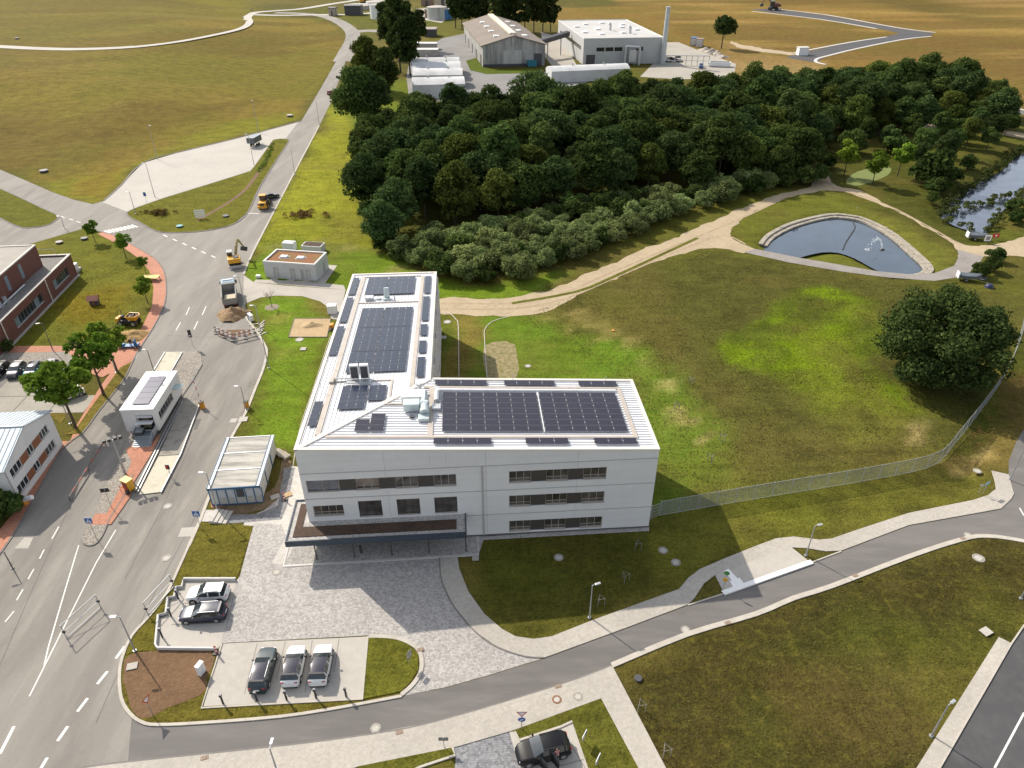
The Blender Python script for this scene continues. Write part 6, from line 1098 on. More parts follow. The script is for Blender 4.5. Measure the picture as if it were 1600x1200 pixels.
def car(kind, pn, pt, L_, W_, H_, px_nose, px_tail, label, roofm=None, open_door=False, group=None, tailcol=True):
    a = at(*px_nose, 0.6); b_ = at(*px_tail, 0.6); c = (a+b_)/2; rz = math.atan2(a.y-b_.y, a.x-b_.x)
    o = empty('car', (c.x, c.y, 0.03), rz, label, 'car', group); st = ST[kind]; hwf = (.34,.425,.468,.490,.5,.5,.5,.494,.480,.440,.365,.25); N = 12
    rings = []
    for i in range(N):
        x = (st['t'][i]-0.5)*L_; zt = st['z'][i]*H_; hw = hwf[i]*W_; cab = 3 <= i <= 6; zb = 0.20 if 1 <= i <= 10 else 0.30
        bl = 0.655*H_ if cab else zt-0.03; rw = W_*(0.375 if i in (3,) else 0.395) if cab else hw*0.90; zm = min(0.42*H_, bl-0.08)
        rings.append([(x,0,zb),(x,hw*.86,zb),(x,hw*.965,zb+.07),(x,hw,zm*0.75),(x,hw*.99,zm),(x,hw*.95,bl),(x,rw,zt-.035 if cab else zt-.008),(x,rw*.8,zt+0.004),(x,0,zt+.018)])
    full = [r + [(p[0],-p[1],p[2]) for p in r[-2:0:-1]] for r in rings]; M = len(full[0])
    parts = {'body': [], 'windscreen': [], 'rear_window': [], 'side_window': [], 'roof_panel': []}
    for i in range(N-1):
        for j in range(M):
            jj = j if j < 8 else M-1-j; key = 'body'
            if i == 6 and jj in (6, 7): key = 'windscreen'
            elif i == 2 and jj in (6, 7): key = 'rear_window'
            elif i in (2,3,4,5,6) and jj == 5: key = 'side_window'
            elif i in (3,4,5) and jj in (6, 7): key = 'roof_panel'
            parts[key].append((i, j))
    def mesh(fs, name, m, par, off=0.0, sides=None):
        b = MB()
        for i, j in fs:
            k = (j+1) % M; q = [full[i][j], full[i+1][j], full[i+1][k], full[i][k]]
            if abs(Vector(q[0]).y) < 1e-6 and abs(Vector(q[2]).y) < 1e-6 and False: continue
            i0 = len(b.v); b.v += [tuple(p) for p in q]; b.f.append((i0+3, i0+2, i0+1, i0)); b.m.append(0)
        ob = b.build(name, m, par); bm = bmesh.new(); bm.from_mesh(ob.data); bmesh.ops.remove_doubles(bm, verts=bm.verts, dist=1e-4); bm.to_mesh(ob.data); bm.free()
        ob.data.polygons.foreach_set('use_smooth', [True]*len(ob.data.polygons)); return ob
    bodyb = mesh(parts['body'], 'body', pt, o)
    cp = MB(); cp.poly(full[0]); cp.poly(full[-1][::-1]); cp.build('bumper', pt, o)
    mesh(parts['windscreen'], 'windscreen', M_cglass, o); mesh(parts['rear_window'], 'rear_window', M_cglass, o); mesh(parts['roof_panel'], 'roof_panel', roofm or pt, o)
    for s in (0, 1): mesh([(i, j) for i, j in parts['side_window'] if (j < 8) == (s == 0)], 'side_window', M_cglass, o)
    for s in (-1, 1):
        for i in (3, 4, 5):
            p = rings[i]; x = p[5][0]; w_ = 0.05 if i == 4 else 0.06; MB().poly([(x-w_,s*(p[5][1]+.004),p[5][2]),(x+w_,s*(p[5][1]+.004),p[5][2]),(x+w_,s*(p[6][1]+.006),p[6][2]),(x-w_,s*(p[6][1]+.006),p[6][2])][::s]).build('pillar', pt if i != 4 else M_clad, o)
        for t in (0.175, 0.815):
            x = (t-0.5)*L_; r = 0.345*H_/1.6+0.0; MB().tube((x,s*(W_*0.44),r),(x,s*(W_*0.497),r),r*1.17,r*1.17,18).build('wheel_arch', M_clad, o); wheel(o, x, s*(W_*0.5-0.09), r, r, 0.22, s)
        bx('mirror', 0.115*L_, 0.115*L_+0.16, min(s*W_*0.5, s*(W_*0.5+0.2)), max(s*W_*0.5, s*(W_*0.5+0.2)), 0.66*H_, 0.66*H_+0.14, pt if 'white' not in label else M_clad, o, bevel=0.02)
        bx('sill', -0.28*L_, 0.27*L_, min(s*W_*0.47, s*W_*0.503), max(s*W_*0.47, s*W_*0.503), 0.2, 0.32, M_clad, o)
        bx('headlight', 0.455*L_, 0.482*L_, min(s*W_*0.24, s*W_*0.38), max(s*W_*0.24, s*W_*0.38), 0.40*H_, 0.475*H_, M_lamp, o, bevel=0.02); bx('tail_lamp', -0.497*L_, -0.47*L_, min(s*W_*0.26, s*W_*0.42), max(s*W_*0.26, s*W_*0.42), 0.52*H_, 0.60*H_, M_tail, o, bevel=0.02)
        bx('roof_rail', -0.33*L_, 0.04*L_, s*W_*0.37-0.02, s*W_*0.37+0.02, H_*0.985, H_*1.01, M_galv if kind == 'estate' else M_clad, o)
        bx('door_handle', -0.08*L_, -0.04*L_, min(s*W_*0.49, s*W_*0.505), max(s*W_*0.49, s*W_*0.505), 0.53*H_, 0.555*H_, pt, o)
    bx('number_plate', -0.508*L_, -0.5*L_, -0.26, 0.26, 0.42*H_, 0.50*H_, M_plate, o); bx('grille', 0.485*L_, 0.503*L_, -0.45, 0.45, 0.24*H_, 0.36*H_, M_clad, o); bx('rear_diffuser', -0.505*L_, -0.48*L_, -W_*0.38, W_*0.38, 0.18, 0.32, M_clad, o); bx('spoiler', (st['t'][3]-0.5)*L_-0.16, (st['t'][3]-0.5)*L_+0.03, -W_*0.36, W_*0.36, st['z'][3]*H_-0.02, st['z'][3]*H_+0.025, pt if not roofm else M_clad, o)
    if open_door:
        T = Matrix.Translation((0.14*L_, W_*0.5, 0)) @ rotz(R(118)); d = MB(); d.box(0, 1.05, -0.04, 0.06, 0.30, 0.66*H_, T=T); d.build('front_door', pt, o, bevel=0.03); e = MB().box(0.02, 1.0, 0.0, 0.03, 0.66*H_, 0.93*H_, T=T).build('door_window', M_cglass, o)
        T = Matrix.Translation((-0.10*L_, W_*0.5, 0)) @ rotz(R(114)); MB().box(0, 0.95, -0.04, 0.06, 0.30, 0.66*H_, T=T).build('rear_door', pt, o, bevel=0.03); MB().box(0.02, 0.9, 0.0, 0.03, 0.66*H_, 0.93*H_, T=T).build('door_window', M_cglass, o); bx('door_opening', -0.12*L_, 0.14*L_, W_*0.48, W_*0.503, 0.34, 0.64*H_, M_clad, o)
    return o
P_black = mat('black_paint', (0.006,0.006,0.008), 0.42, 0.04, 1.5, spec=0.25)
P_white = paint('white_paint', (0.72,0.72,0.71)); P_navy = paint('navy_paint', (0.018,0.020,0.045)); P_teal = paint('dark_teal_paint', (0.016,0.032,0.036)); P_black = paint('black_paint', (0.012,0.012,0.015)); P_grey = paint('dark_grey_paint', (0.045,0.045,0.052)); P_turq = paint('turquoise_paint', (0.01,0.23,0.27)); P_silver = paint('violet_grey_paint', (0.13,0.14,0.19)); P_red = paint('red_paint', (0.25,0.03,0.02))
car('suv', 'w', P_white, 4.25, 1.82, 1.58, (296,929), (354,926), 'white car with black front roof half, parked beside the lawn', None)
car('estate', 'n', P_navy, 4.65, 1.82, 1.50, (286,960), (348,956), 'dark navy estate car parked below the white car')
car('estate', 't', P_teal, 4.75, 1.85, 1.50, (419,1018), (403,1073), 'dark teal estate car with red tail lamps in a charging bay', M_blackroof)
car('suv', 'w', P_white, 4.3, 1.82, 1.56, (465,1014), (453,1066), 'white car with black glass roof parked next to the dark teal estate', M_blackroof)
car('suv', 'w', P_white, 4.3, 1.82, 1.56, (507,1012), (496,1065), 'white car with black glass roof parked beside the empty charging bay', M_blackroof)
blk = car('suv', 'b', P_black, 4.7, 1.95, 1.72, (812,1180), (884,1162), 'black car with both near-side doors open', None, True)
car('hatch', 'b', P_black, 4.1, 1.8, 1.5, (-14,590), (10,567), 'black car at the end of the row beside the pebble bed')
car('hatch', 'g', P_grey, 4.1, 1.8, 1.55, (15,591), (36,567), 'dark grey car parked left of the turquoise car')
car('hatch', 't', P_turq, 4.1, 1.8, 1.52, (42,591), (61,567), 'turquoise car with dark roof in the concrete car park', M_blackroof)
car('hatch', 's', P_silver, 4.1, 1.8, 1.5, (70,588), (87,564), 'violet-grey hatchback half hidden under the street tree')
car('hatch', 'w', P_white, 4.0, 1.75, 1.5, (92,622), (124,610), 'white car under the large street tree')
car('estate', 'd', P_grey, 4.5, 1.8, 1.45, (432,304), (414,309), 'dark car standing behind the yellow wheel loader'); car('hatch', 'r', P_red, 4.2, 1.8, 1.5, (517,141), (513,148), 'red car coming out from behind the roadside tree'); car('hatch', 'b', paint('blue_paint', (0.03,0.08,0.2)), 4.6, 2.0, 2.0, (1095,108), (1096,100), 'small blue van beside the yard racks')
# --- construction plant ---------------------------------------------------------------
M_yel = mat('machine_yellow', (0.62,0.31,0.02), 0.45, 0.1, 2); M_mblk = mat('machine_black', (0.03,0.03,0.03), 0.6, 0.2, 4); M_boom = mat('worn_boom', (0.33,0.25,0.10), 0.6, 0.25, 3); M_track = mat('track_steel', (0.06,0.055,0.05), 0.7, 0.3, 5)
def excavator(pos, rz, label, body=None, boom=None, s=1.0, swing=0.0, ang=(62, -58)):
    o = empty('excavator', pos, rz, label, 'excavator'); o.scale = (s, s, s); body = body or M_yel; boom = boom or M_boom
    bx('undercarriage', -1.4, 1.5, -0.7, 0.7, 0.45, 0.95, M_mblk, o)
    for y in (-0.95, 0.95):
        for x in (-1.1, 1.2): wheel(o, x, y, 0.5, 0.5, 0.4, 1 if y > 0 else -1, M_mblk)
    bx('dozer_blade', -2.3, -2.12, -1.25, 1.25, 0.15, 0.75, MATS['galvanised'], o)
    bx('turntable', -0.6, 0.6, -0.6, 0.6, 0.95, 1.15, M_mblk, o)
    b = MB(); b.prism([(-2.0,-1.15),(-1.7,-1.25),(0.3,-1.25),(0.3,1.25),(-1.7,1.25),(-2.0,1.15)], 1.15, 2.05); b.build('engine_hood', body, o, bevel=0.12); bx('counterweight', -2.2, -1.7, -1.15, 1.15, 1.2, 1.75, body, o, bevel=0.1); bx('hood_top', -1.6, -0.3, -1.0, 0.1, 2.05, 2.2, M_mblk, o, bevel=0.03)
    cab = MB().box(0.0, 1.5, 0.2, 1.2, 1.15, 1.7).build('cab_base', M_mblk, o); cf = MB()
    for x in (0.05, 1.45):
        for y in (0.25, 1.15): cf.box(x-0.05, x+0.05, y-0.05, y+0.05, 1.7, 2.8)
    cf.build('cab_frame', M_mblk, o); bx('cab_roof', -0.05, 1.55, 0.15, 1.25, 2.8, 2.9, mat('cab_roof_grey', (0.30,0.31,0.32), 0.5), o)
    for a in ((0.1,1.4,1.19,1.2),(0.1,1.4,0.2,0.21)): bx('cab_glass', *a, 1.7, 2.8, M_cglass, o)
    bx('cab_glass', 1.49, 1.5, 0.3, 1.1, 1.7, 2.8, M_cglass, o); bx('cab_glass', 0.0, 0.01, 0.3, 1.1, 1.7, 2.8, M_cglass, o)
    p0 = Vector((0.5,-0.35,1.6)); l1 = 3.6; l2 = 2.6; e1 = p0+Vector((math.cos(R(ang[0]))*l1, 0, math.sin(R(ang[0]))*l1)); e2 = e1+Vector((math.cos(R(ang[1]))*l2, 0, math.sin(R(ang[1]))*l2)); T = Matrix.Translation((0.5,-0.35,0)) @ rotz(swing) @ Matrix.Translation((-0.5,0.35,0))
    m = MB(); m.tube(p0, p0.lerp(e1, 0.5)+Vector((0,0,0.35)), 0.26, 0.28, 4); m.tube(p0.lerp(e1, 0.5)+Vector((0,0,0.35)), e1, 0.28, 0.18, 4); m.build('boom', boom, o, T=T); MB().tube(e1, e2, 0.22, 0.16, 4).build('arm', boom, o, T=T)
    MB().tube(p0+Vector((0.35,0.25,0)), p0.lerp(e1,0.55)+Vector((0,0.25,0.1)), 0.09, 0.09, 6).tube(p0.lerp(e1,0.6)+Vector((0,0,0.6)), e1.lerp(e2,0.2)+Vector((0.1,0,0.2)), 0.09, 0.09, 6).build('hydraulic_ram', M_mblk, o, T=T)
    bk = MB(); bk.prism([(-0.5,-0.55),(0.5,-0.55),(0.5,0.55),(-0.5,0.55)], -0.55, 0.35); bk.build('bucket', M_track, o, T=T @ Matrix.Translation(e2+Vector((0.0,0,-0.3))) @ Matrix.Rotation(R(25),4,'Y'), bevel=0.1); return o
e_ = at(368,414); excavator((e_.x, e_.y, 0.02), hd((368,418),(365,385)), 'yellow wheeled excavator with raised arm at the road edge', swing=R(-38), s=1.0)
excavator(at(1208,16), R(175), 'dark red tracked excavator working on the far field', mat('dark_red_machine', (0.12,0.035,0.025), 0.6), mat('dark_red_boom', (0.14,0.05,0.03), 0.6), s=2.3, ang=(48,-62))
excavator(at(568,6), R(10), 'small yellow excavator at the far works', s=1.6, ang=(40,-50)); excavator(at(596,4), R(170), 'orange excavator at the far works', mat('machine_orange', (0.5,0.16,0.03), 0.5), s=1.8, ang=(40,-50))
# tipper truck, seen from behind
t0 = at(362,482); tr = empty('tipper_truck', (t0.x, t0.y, 0.02), hd((364,482),(361,440)), 'blue-cab tipper truck with grey tray on the main road', 'truck')
M_tray = layered('worn_grey_tray', (0.27,0.26,0.24), [(1.2, 0.42, 0.66, 0.7, 0.8), (6, 0.5, 0.7, 0.8, 0.6)], rough=0.6, bump=0); M_cab = paint('blue_grey_cab', (0.16,0.25,0.31), 0.4, 0.2)
bx('chassis', -0.6, 7.2, -0.5, 0.5, 0.6, 0.95, M_mblk, tr)
for x in (0.9, 2.3, 6.2):
    for s in (-1, 1): wheel(tr, x, s*1.05, 0.52, 0.52, 0.36, s, M_mblk)
for a in ((-0.4,4.9,-1.28,-1.18,1.1,2.55),(-0.4,4.9,1.18,1.28,1.1,2.55),(4.8,4.92,-1.18,1.18,1.1,2.8),(-0.46,-0.36,-1.18,1.18,1.1,2.2)): bx('tray_side', *a, M_tray, tr)
bx('tray_floor', -0.4, 4.9, -1.18, 1.18, 0.98, 1.1, M_tray, tr); bx('tray_rim', -0.45, 4.95, -1.33, -1.16, 2.55, 2.64, M_tray, tr); bx('tray_rim', -0.45, 4.95, 1.16, 1.33, 2.55, 2.64, M_tray, tr); bx('cab_guard', 4.8, 5.5, -1.3, 1.3, 2.8, 2.88, M_tray, tr)
bx('sand_load', -0.2, 3.2, -1.1, 1.0, 1.1, 1.45, mat('pale_sand_load', (0.52,0.45,0.33), 0.9, 0.1, 3, bump=0.5), tr, bevel=0.15)
bx('cab', 5.25, 7.25, -1.22, 1.22, 0.75, 2.95, M_cab, tr, bevel=0.12); bx('windscreen', 7.22, 7.28, -1.05, 1.05, 1.75, 2.7, M_cglass, tr); bx('rear_window', 5.2, 5.26, -0.8, 0.8, 1.9, 2.6, M_cglass, tr); bx('sun_visor', 7.2, 7.6, -1.1, 1.1, 2.75, 2.82, M_mblk, tr); bx('light_bar', 6.2, 6.5, -0.9, 0.9, 2.96, 3.1, M_lamp, tr)
for s in (-1, 1): bx('mirror', 6.9, 7.1, min(s*1.25,s*1.55), max(s*1.25,s*1.55), 1.9, 2.5, M_mblk, tr); bx('side_window', 5.6, 7.0, min(s*1.2,s*1.235), max(s*1.2,s*1.235), 1.8, 2.6, M_cglass, tr); bx('tail_lamp', -0.5, -0.44, min(s*0.8,s*1.15), max(s*0.8,s*1.15), 0.8, 0.95, M_tail, tr)
bx('bumper', -0.75, -0.6, -1.15, 1.15, 0.5, 0.68, M_mblk, tr)
# site dumper
d0 = at(205,507); du_ = empty('site_dumper', (d0.x, d0.y, 0.03), R(-2), 'yellow site dumper loaded with stones on the lawn', 'dumper')
for x in (-1.35, 0.95):
    for s in (-1, 1): wheel(du_, x, s*0.85, 0.52, 0.52, 0.42, s, M_rim)
bx('chassis', -1.9, 1.2, -0.55, 0.55, 0.45, 0.9, M_mblk, du_); bx('engine_cover', -2.25, -1.55, -0.7, 0.7, 0.7, 1.45, M_yel, du_, bevel=0.1); bx('operator_deck', -1.6, -0.3, -0.75, 0.75, 0.85, 1.05, M_mblk, du_); bx('seat', -1.35, -0.85, -0.3, 0.3, 1.05, 1.75, M_mblk, du_, bevel=0.06)
MB().path([(-1.5,-0.55,1.0),(-1.5,-0.55,2.5),(-1.5,-0.25,2.85),(-1.5,0.25,2.85),(-1.5,0.55,2.5),(-1.5,0.55,1.0)], 0.045).build('roll_bar', M_mblk, du_); MB().tube((-0.5,0,1.0),(-0.65,0,1.6),0.04).tube((-0.65,0,1.58),(-0.68,0,1.63),0.2,0.2,12).build('steering_wheel', M_mblk, du_)
sk = MB(); top = [(-0.25,-0.95,1.9),(1.5,-0.85,1.9),(2.15,0,2.05),(1.5,0.85,1.9),(-0.25,0.95,1.9)]; bot = [(0.2,-0.5,0.95),(1.2,-0.5,0.95),(1.35,0,0.95),(1.2,0.5,0.95),(0.2,0.5,0.95)]; ins = [(x*0.9+0.06,y*0.88,z-0.02) for x, y, z in top]; ib = [(x,y*0.9,1.45) for x, y, z in [(0.05,-0.7,0),(1.3,-0.65,0),(1.6,0,0),(1.3,0.65,0),(0.05,0.7,0)]]
for k in range(5): j = (k+1) % 5; sk.quad(bot[k],bot[j],top[j],top[k]); sk.quad(top[k],top[j],ins[j],ins[k]); sk.quad(ins[k],ins[j],ib[j],ib[k],1)
sk.poly(bot[::-1]); sk.build('skip', [M_yel, M_mblk], du_); ld = MB(); rg = random.Random(4)
for k in range(14): x, y = rg.uniform(0.1,1.35), rg.uniform(-0.5,0.5); ld.box(-0.16,0.16,-0.12,0.12,-0.1,0.1,T=Matrix.Translation((x,y,1.55+rg.uniform(0,0.2))) @ Matrix.Rotation(rg.uniform(0,3),4,(1,rg.random(),0.4)))
ld.build('stones', mat('load_stone', (0.40,0.33,0.26), 0.9, 0.25, 3), du_)
# wheel loader
w0 = at(412,327); wlz = empty('wheel_loader', (w0.x, w0.y, 0.02), hd((408,330),(419,303)), 'yellow wheel loader seen from behind on the side road', 'wheel loader')
for x in (0.4, 3.2):
    for s in (-1, 1): wheel(wlz, x, s*0.95, 0.7, 0.7, 0.5, s, M_yel)
bx('engine_hood', -1.1, 1.0, -0.85, 0.85, 0.75, 1.9, M_yel, wlz, bevel=0.15); bx('counterweight', -1.35, -0.9, -1.15, 1.15, 0.6, 1.2, M_yel, wlz, bevel=0.1); bx('rear_grille', -1.12, -1.08, -0.5, 0.5, 1.25, 1.8, M_mblk, wlz); bx('chassis', 1.0, 3.4, -0.5, 0.5, 0.6, 1.2, M_mblk, wlz); bx('cab_glass', 1.0, 2.3, -0.68, 0.68, 1.9, 2.95, M_cglass, wlz); bx('cab_base', 0.95, 2.35, -0.72, 0.72, 1.2, 1.9, M_mblk, wlz); bx('cab_roof', 0.85, 2.45, -0.8, 0.8, 2.95, 3.15, M_yel, wlz, bevel=0.06)
for x in (1.0, 2.3):
    for y in (-0.68, 0.68): bx('cab_post', x-0.05, x+0.05, y-0.05, y+0.05, 1.9, 2.95, M_mblk, wlz)
for y in (-0.45, 0.45): MB().tube((2.6,y,1.5),(4.4,y,0.7),0.14,0.14,4).build('lift_arm', M_yel, wlz)
sb = MB(); sb.prism([(4.2,-1.3),(5.3,-1.3),(5.3,1.3),(4.2,1.3)], 0.1, [1.0,0.35,0.35,1.0]); sb.build('bucket', M_track, wlz)
for s in (-1, 1): bx('mudguard', 0.0, 0.9, min(s*0.7,s*1.2), max(s*0.7,s*1.2), 1.42, 1.5, M_mblk, wlz)
# dark tipping trailer
tt = at(399,228); tl = empty('tipping_trailer', (tt.x, tt.y, 0.03), R(80), 'dark grey box trailer parked alone on the pale apron', 'trailer')
b = MB(); b.prism([(-2.6,-1.25),(2.6,-1.25),(2.6,1.25),(-2.6,1.25)], 1.3, 2.9); b.build('box_body', mat('slate_trailer', (0.10,0.115,0.12), 0.5, 0.15, 2), tl, bevel=0.06); bx('tarpaulin', -2.5, 2.5, -1.15, 1.15, 2.9, 3.0, mat('grey_tarp', (0.22,0.25,0.26), 0.6, 0.12, 2), tl)
for x in (-0.7, 0.7):
    for s in (-1, 1): wheel(tl, x, s*1.0, 0.5, 0.5, 0.3, s, M_mblk)
bx('chassis', -2.4, 3.2, -0.45, 0.45, 0.9, 1.3, M_mblk, tl); MB().tube((3.2,0,1.0),(4.6,0,0.8),0.09).build('drawbar', M_mblk, tl)
# covered boat trailers by the ring lane
def boat_trailer(px, py, rz, label, hull):
    o = empty('covered_trailer', at(px, py), rz, label, 'trailer'); b = MB(); n = 7; prof = [(-1.9,0.75),(-1.2,0.85),(0,0.9),(1.2,0.75),(2.2,0.1)]
    for (x0, w0), (x1, w1) in zip(prof[:-1], prof[1:]): b.prism([(x0,-w0),(x1,-w1),(x1,w1),(x0,w0)], 0.6, 1.25)
    b.build('hull', hull, o, bevel=0.05); c = MB()
    for (x0, w0), (x1, w1) in zip(prof[:-1], prof[1:]): c.poly([(x0,-w0,1.26),(x1,-w1,1.26),(x1,0,1.6),(x0,0,1.65)]); c.poly([(x0,0,1.65),(x1,0,1.6),(x1,w1,1.26),(x0,w0,1.26)])
    c.build('cover', mat('slate_cover', (0.14,0.16,0.18), 0.6, 0.15, 2), o); bx('transom', -2.05, -1.85, -0.75, 0.75, 0.5, 1.7, M_whitep, o, bevel=0.06)
    for s in (-1, 1): wheel(o, -0.5, s*0.85, 0.32, 0.32, 0.2, s)
    MB().tube((1.6,0,0.5),(3.0,0,0.45),0.05).build('drawbar', M_galv, o)
boat_trailer(1511,438, R(-12), 'covered boat trailer with white stern at the ring lane curve', MATS['slate_trailer']); boat_trailer(1524,374, R(-8), 'covered boat trailer beside the lake bank', MATS['slate_trailer'])
for px, py, c, lab in ((1535,437,M_mblk,'black barrel-shaped cover lying beside the boat trailer'),(1545,449,mat('navy_cover', (0.02,0.025,0.07), 0.5),'navy tarpaulin bundle lying beside the boat trailer')): o = empty('covered_bundle', at(px,py), R(-20), lab, 'bundle'); MB().lathe([(0.0,0.75),(0.5,0.7),(0.75,0.4),(0.8,0.0)], 10).build('cover', c, o, smooth=True); bx('strap', -0.84, 0.84, -0.05, 0.05, 0.3, 0.36, M_clad, o)
for k, (px, py, w_, m_, lab) in enumerate(((1083,72,3.5,M_blue,'blue container at the hall yard edge'),(1092,74,4,MATS['rust_wall'],'brown container at the hall yard edge'))): o = empty('yard_container', at(px,py), R(-15), lab, 'container'); bx('box', -w_/2, w_/2, 0, 6, 0, 4.2, m_, o); bx('door', -w_/2+0.2, w_/2-0.2, -0.08, -0.01, 0.2, 3.9, M_galv, o)
yc = empty('yard_skip', at(1124,104), R(-12), 'long pale open skip at the hall yard corner', 'skip'); bx('bin', -5, 5, -2, 2, 0.3, 2.2, M_whitep, yc); bx('inside', -4.6, 4.6, -1.6, 1.6, 2.0, 2.22, M_dkgrey, yc)
rg = random.Random(12)
for k in range(9): o = heap('rubble_heap', 1098+k*4+rg.uniform(-2,2), 78+k*1.5+rg.uniform(-1,1), rg.uniform(2,4), rg.uniform(1.5,3), rg.uniform(1,2.4), mat('rubble', (0.34,0.30,0.26), 0.9, 0.35, 0.8), 'rubble heap in the row along the hall yard edge', 'rubble heap', k+2, n=8); o['group'] = 'rubble heaps along the yard edge'
rk = empty('yard_rack', at(1070,102), R(-4), 'long grey steel rack standing in the hall yard', 'rack')
for k in range(9): bx('upright', -11+k*2.8, -10.7+k*2.8, -0.15, 0.15, 0, 4.2, M_galv, rk)
bx('top_rail', -11, 11.8, -0.2, 0.2, 4.2, 4.5, M_galv, rk); bx('side_rail', -11, 11.8, -0.2, 0.2, 2.0, 2.2, M_galv, rk)
for k in range(7): o = tag(MB().lathe([(0.9,0.4),(1.5,0.0),(1.6,0.4),(1.0,0.85),(0.9,0.4)], 12).build('tyre_stack', M_tyre), 'black tyre lying in the pile beside the chimney', 'tyre', 'tyres piled beside the chimney'); q_ = at(1044+k*3, 97-(k % 3)*2); o.location = (q_.x, q_.y, (k % 2)*0.9)
# --- people ------------------------------------------------------------------------------
def person(pos, rz, pose, cols, label, s=1.0):
    J = dict(pel=(0,0,0.95), chest=(0.03,0,1.35), neck=(0.03,0,1.50), head=(0.05,0,1.60), crown=(0.05,0,1.74), lsh=(0.02,0.19,1.43), rsh=(0.02,-0.19,1.43), lel=(0.08,0.26,1.15), rel=(0.08,-0.26,1.15), lwr=(0.25,0.24,0.98), rwr=(0.25,-0.24,0.98), lha=(0.32,0.23,0.94), rha=(0.32,-0.23,0.94), lhp=(0,0.10,0.90), rhp=(0,-0.10,0.90), lkn=(0.06,0.11,0.50), rkn=(0.02,-0.11,0.50), lan=(-0.04,0.11,0.09), ran=(-0.08,-0.11,0.09), lto=(0.13,0.12,0.04), rto=(0.09,-0.12,0.04)); J.update(pose)
    rad = dict(pel=.15,chest=.16,neck=.06,head=.095,crown=.07,lsh=.075,rsh=.075,lel=.05,rel=.05,lwr=.035,rwr=.035,lha=.04,rha=.04,lhp=.10,rhp=.10,lkn=.065,rkn=.065,lan=.045,ran=.045,lto=.04,rto=.04)
    E = [('pel','chest'),('chest','neck'),('neck','head'),('head','crown'),('chest','lsh'),('lsh','lel'),('lel','lwr'),('lwr','lha'),('chest','rsh'),('rsh','rel'),('rel','rwr'),('rwr','rha'),('pel','lhp'),('lhp','lkn'),('lkn','lan'),('lan','lto'),('pel','rhp'),('rhp','rkn'),('rkn','ran'),('ran','rto')]
    K = list(J); me = bpy.data.meshes.new('body'); me.from_pydata([J[k] for k in K], [(K.index(a), K.index(b)) for a, b in E], []); ob = bpy.data.objects.new('body', me); COL.objects.link(ob)
    md = ob.modifiers.new('skin', 'SKIN'); 
    for k, v in zip(K, me.skin_vertices[0].data): v.radius = (rad[k], rad[k]*(1.0 if k not in ('chest','pel') else 0.75)); v.use_root = (k == 'pel')
    sd_ = ob.modifiers.new('sub', 'SUBSURF'); sd_.levels = 1; sd_.render_levels = 1
    dg = bpy.context.evaluated_depsgraph_get(); m2 = bpy.data.meshes.new_from_object(ob.evaluated_get(dg)); bpy.data.objects.remove(ob)
    m2.materials.clear()
    for m in cols: m2.materials.append(m)           # hair, skin, shirt, trousers, shoes
    reg = {('head','crown'):1,('neck','head'):1,('chest','neck'):2,('pel','chest'):2,('lel','lwr'):1,('lwr','lha'):1,('rel','rwr'):1,('rwr','rha'):1,('lan','lto'):4,('ran','rto'):4}
    for p in m2.polygons:
        c = p.center; best = None
        for a, b in E:
            A = Vector(J[a]); B = Vector(J[b]); t = max(0, min(1, (c-A).dot(B-A)/(B-A).length_squared)); d = (c-A.lerp(B, t)).length/((rad[a]+rad[b])/2)
            if best is None or d < best[0]: best = (d, (a, b), t)
        e = best[1]; r_ = reg.get(e, 2 if e[0] in ('chest','lsh','rsh') else 3); h = Vector(J['head'])
        if e in (('head','crown'),('neck','head')) and (c.z > h.z+0.06 or c.x < h.x-0.045): r_ = 0
        p.material_index = r_; p.use_smooth = True
    o = empty('person', pos, rz, label, 'person'); o.scale = (s, s, s); b = bpy.data.objects.new('body', m2); COL.objects.link(b); b.parent = o
    return o
SK = mat('skin', (0.42,0.24,0.17), 0.6, 0.08, 10); HR = mat('fair_hair', (0.22,0.14,0.08), 0.7, 0.2, 20); HD = mat('dark_hair', (0.04,0.03,0.025), 0.7); JN = mat('blue_jeans', (0.06,0.10,0.20), 0.8, 0.2, 12); GT = mat('grey_trousers', (0.22,0.21,0.22), 0.8, 0.15, 12); BT = mat('dark_top', (0.03,0.03,0.035), 0.8, 0.2, 10); PT = mat('pink_top', (0.55,0.25,0.24), 0.8, 0.1, 10); WT = mat('white_shoes', (0.6,0.58,0.55), 0.7)
pp = at(870,1189); person((pp.x, pp.y, 0.04), R(110), dict(lwr=(0.32,0.2,1.05), lha=(0.42,0.18,1.08), rwr=(0.3,-0.2,1.1), rha=(0.4,-0.18,1.12)), [HR,SK,PT,GT,WT], 'person in pink top and grey trousers leaning towards the open car door')
pp = at(206,543); person((pp.x, pp.y, 0.08), R(-80), dict(), [HD,SK,BT,JN,WT], 'person in dark top and blue jeans standing in the low blue cart', 0.95)
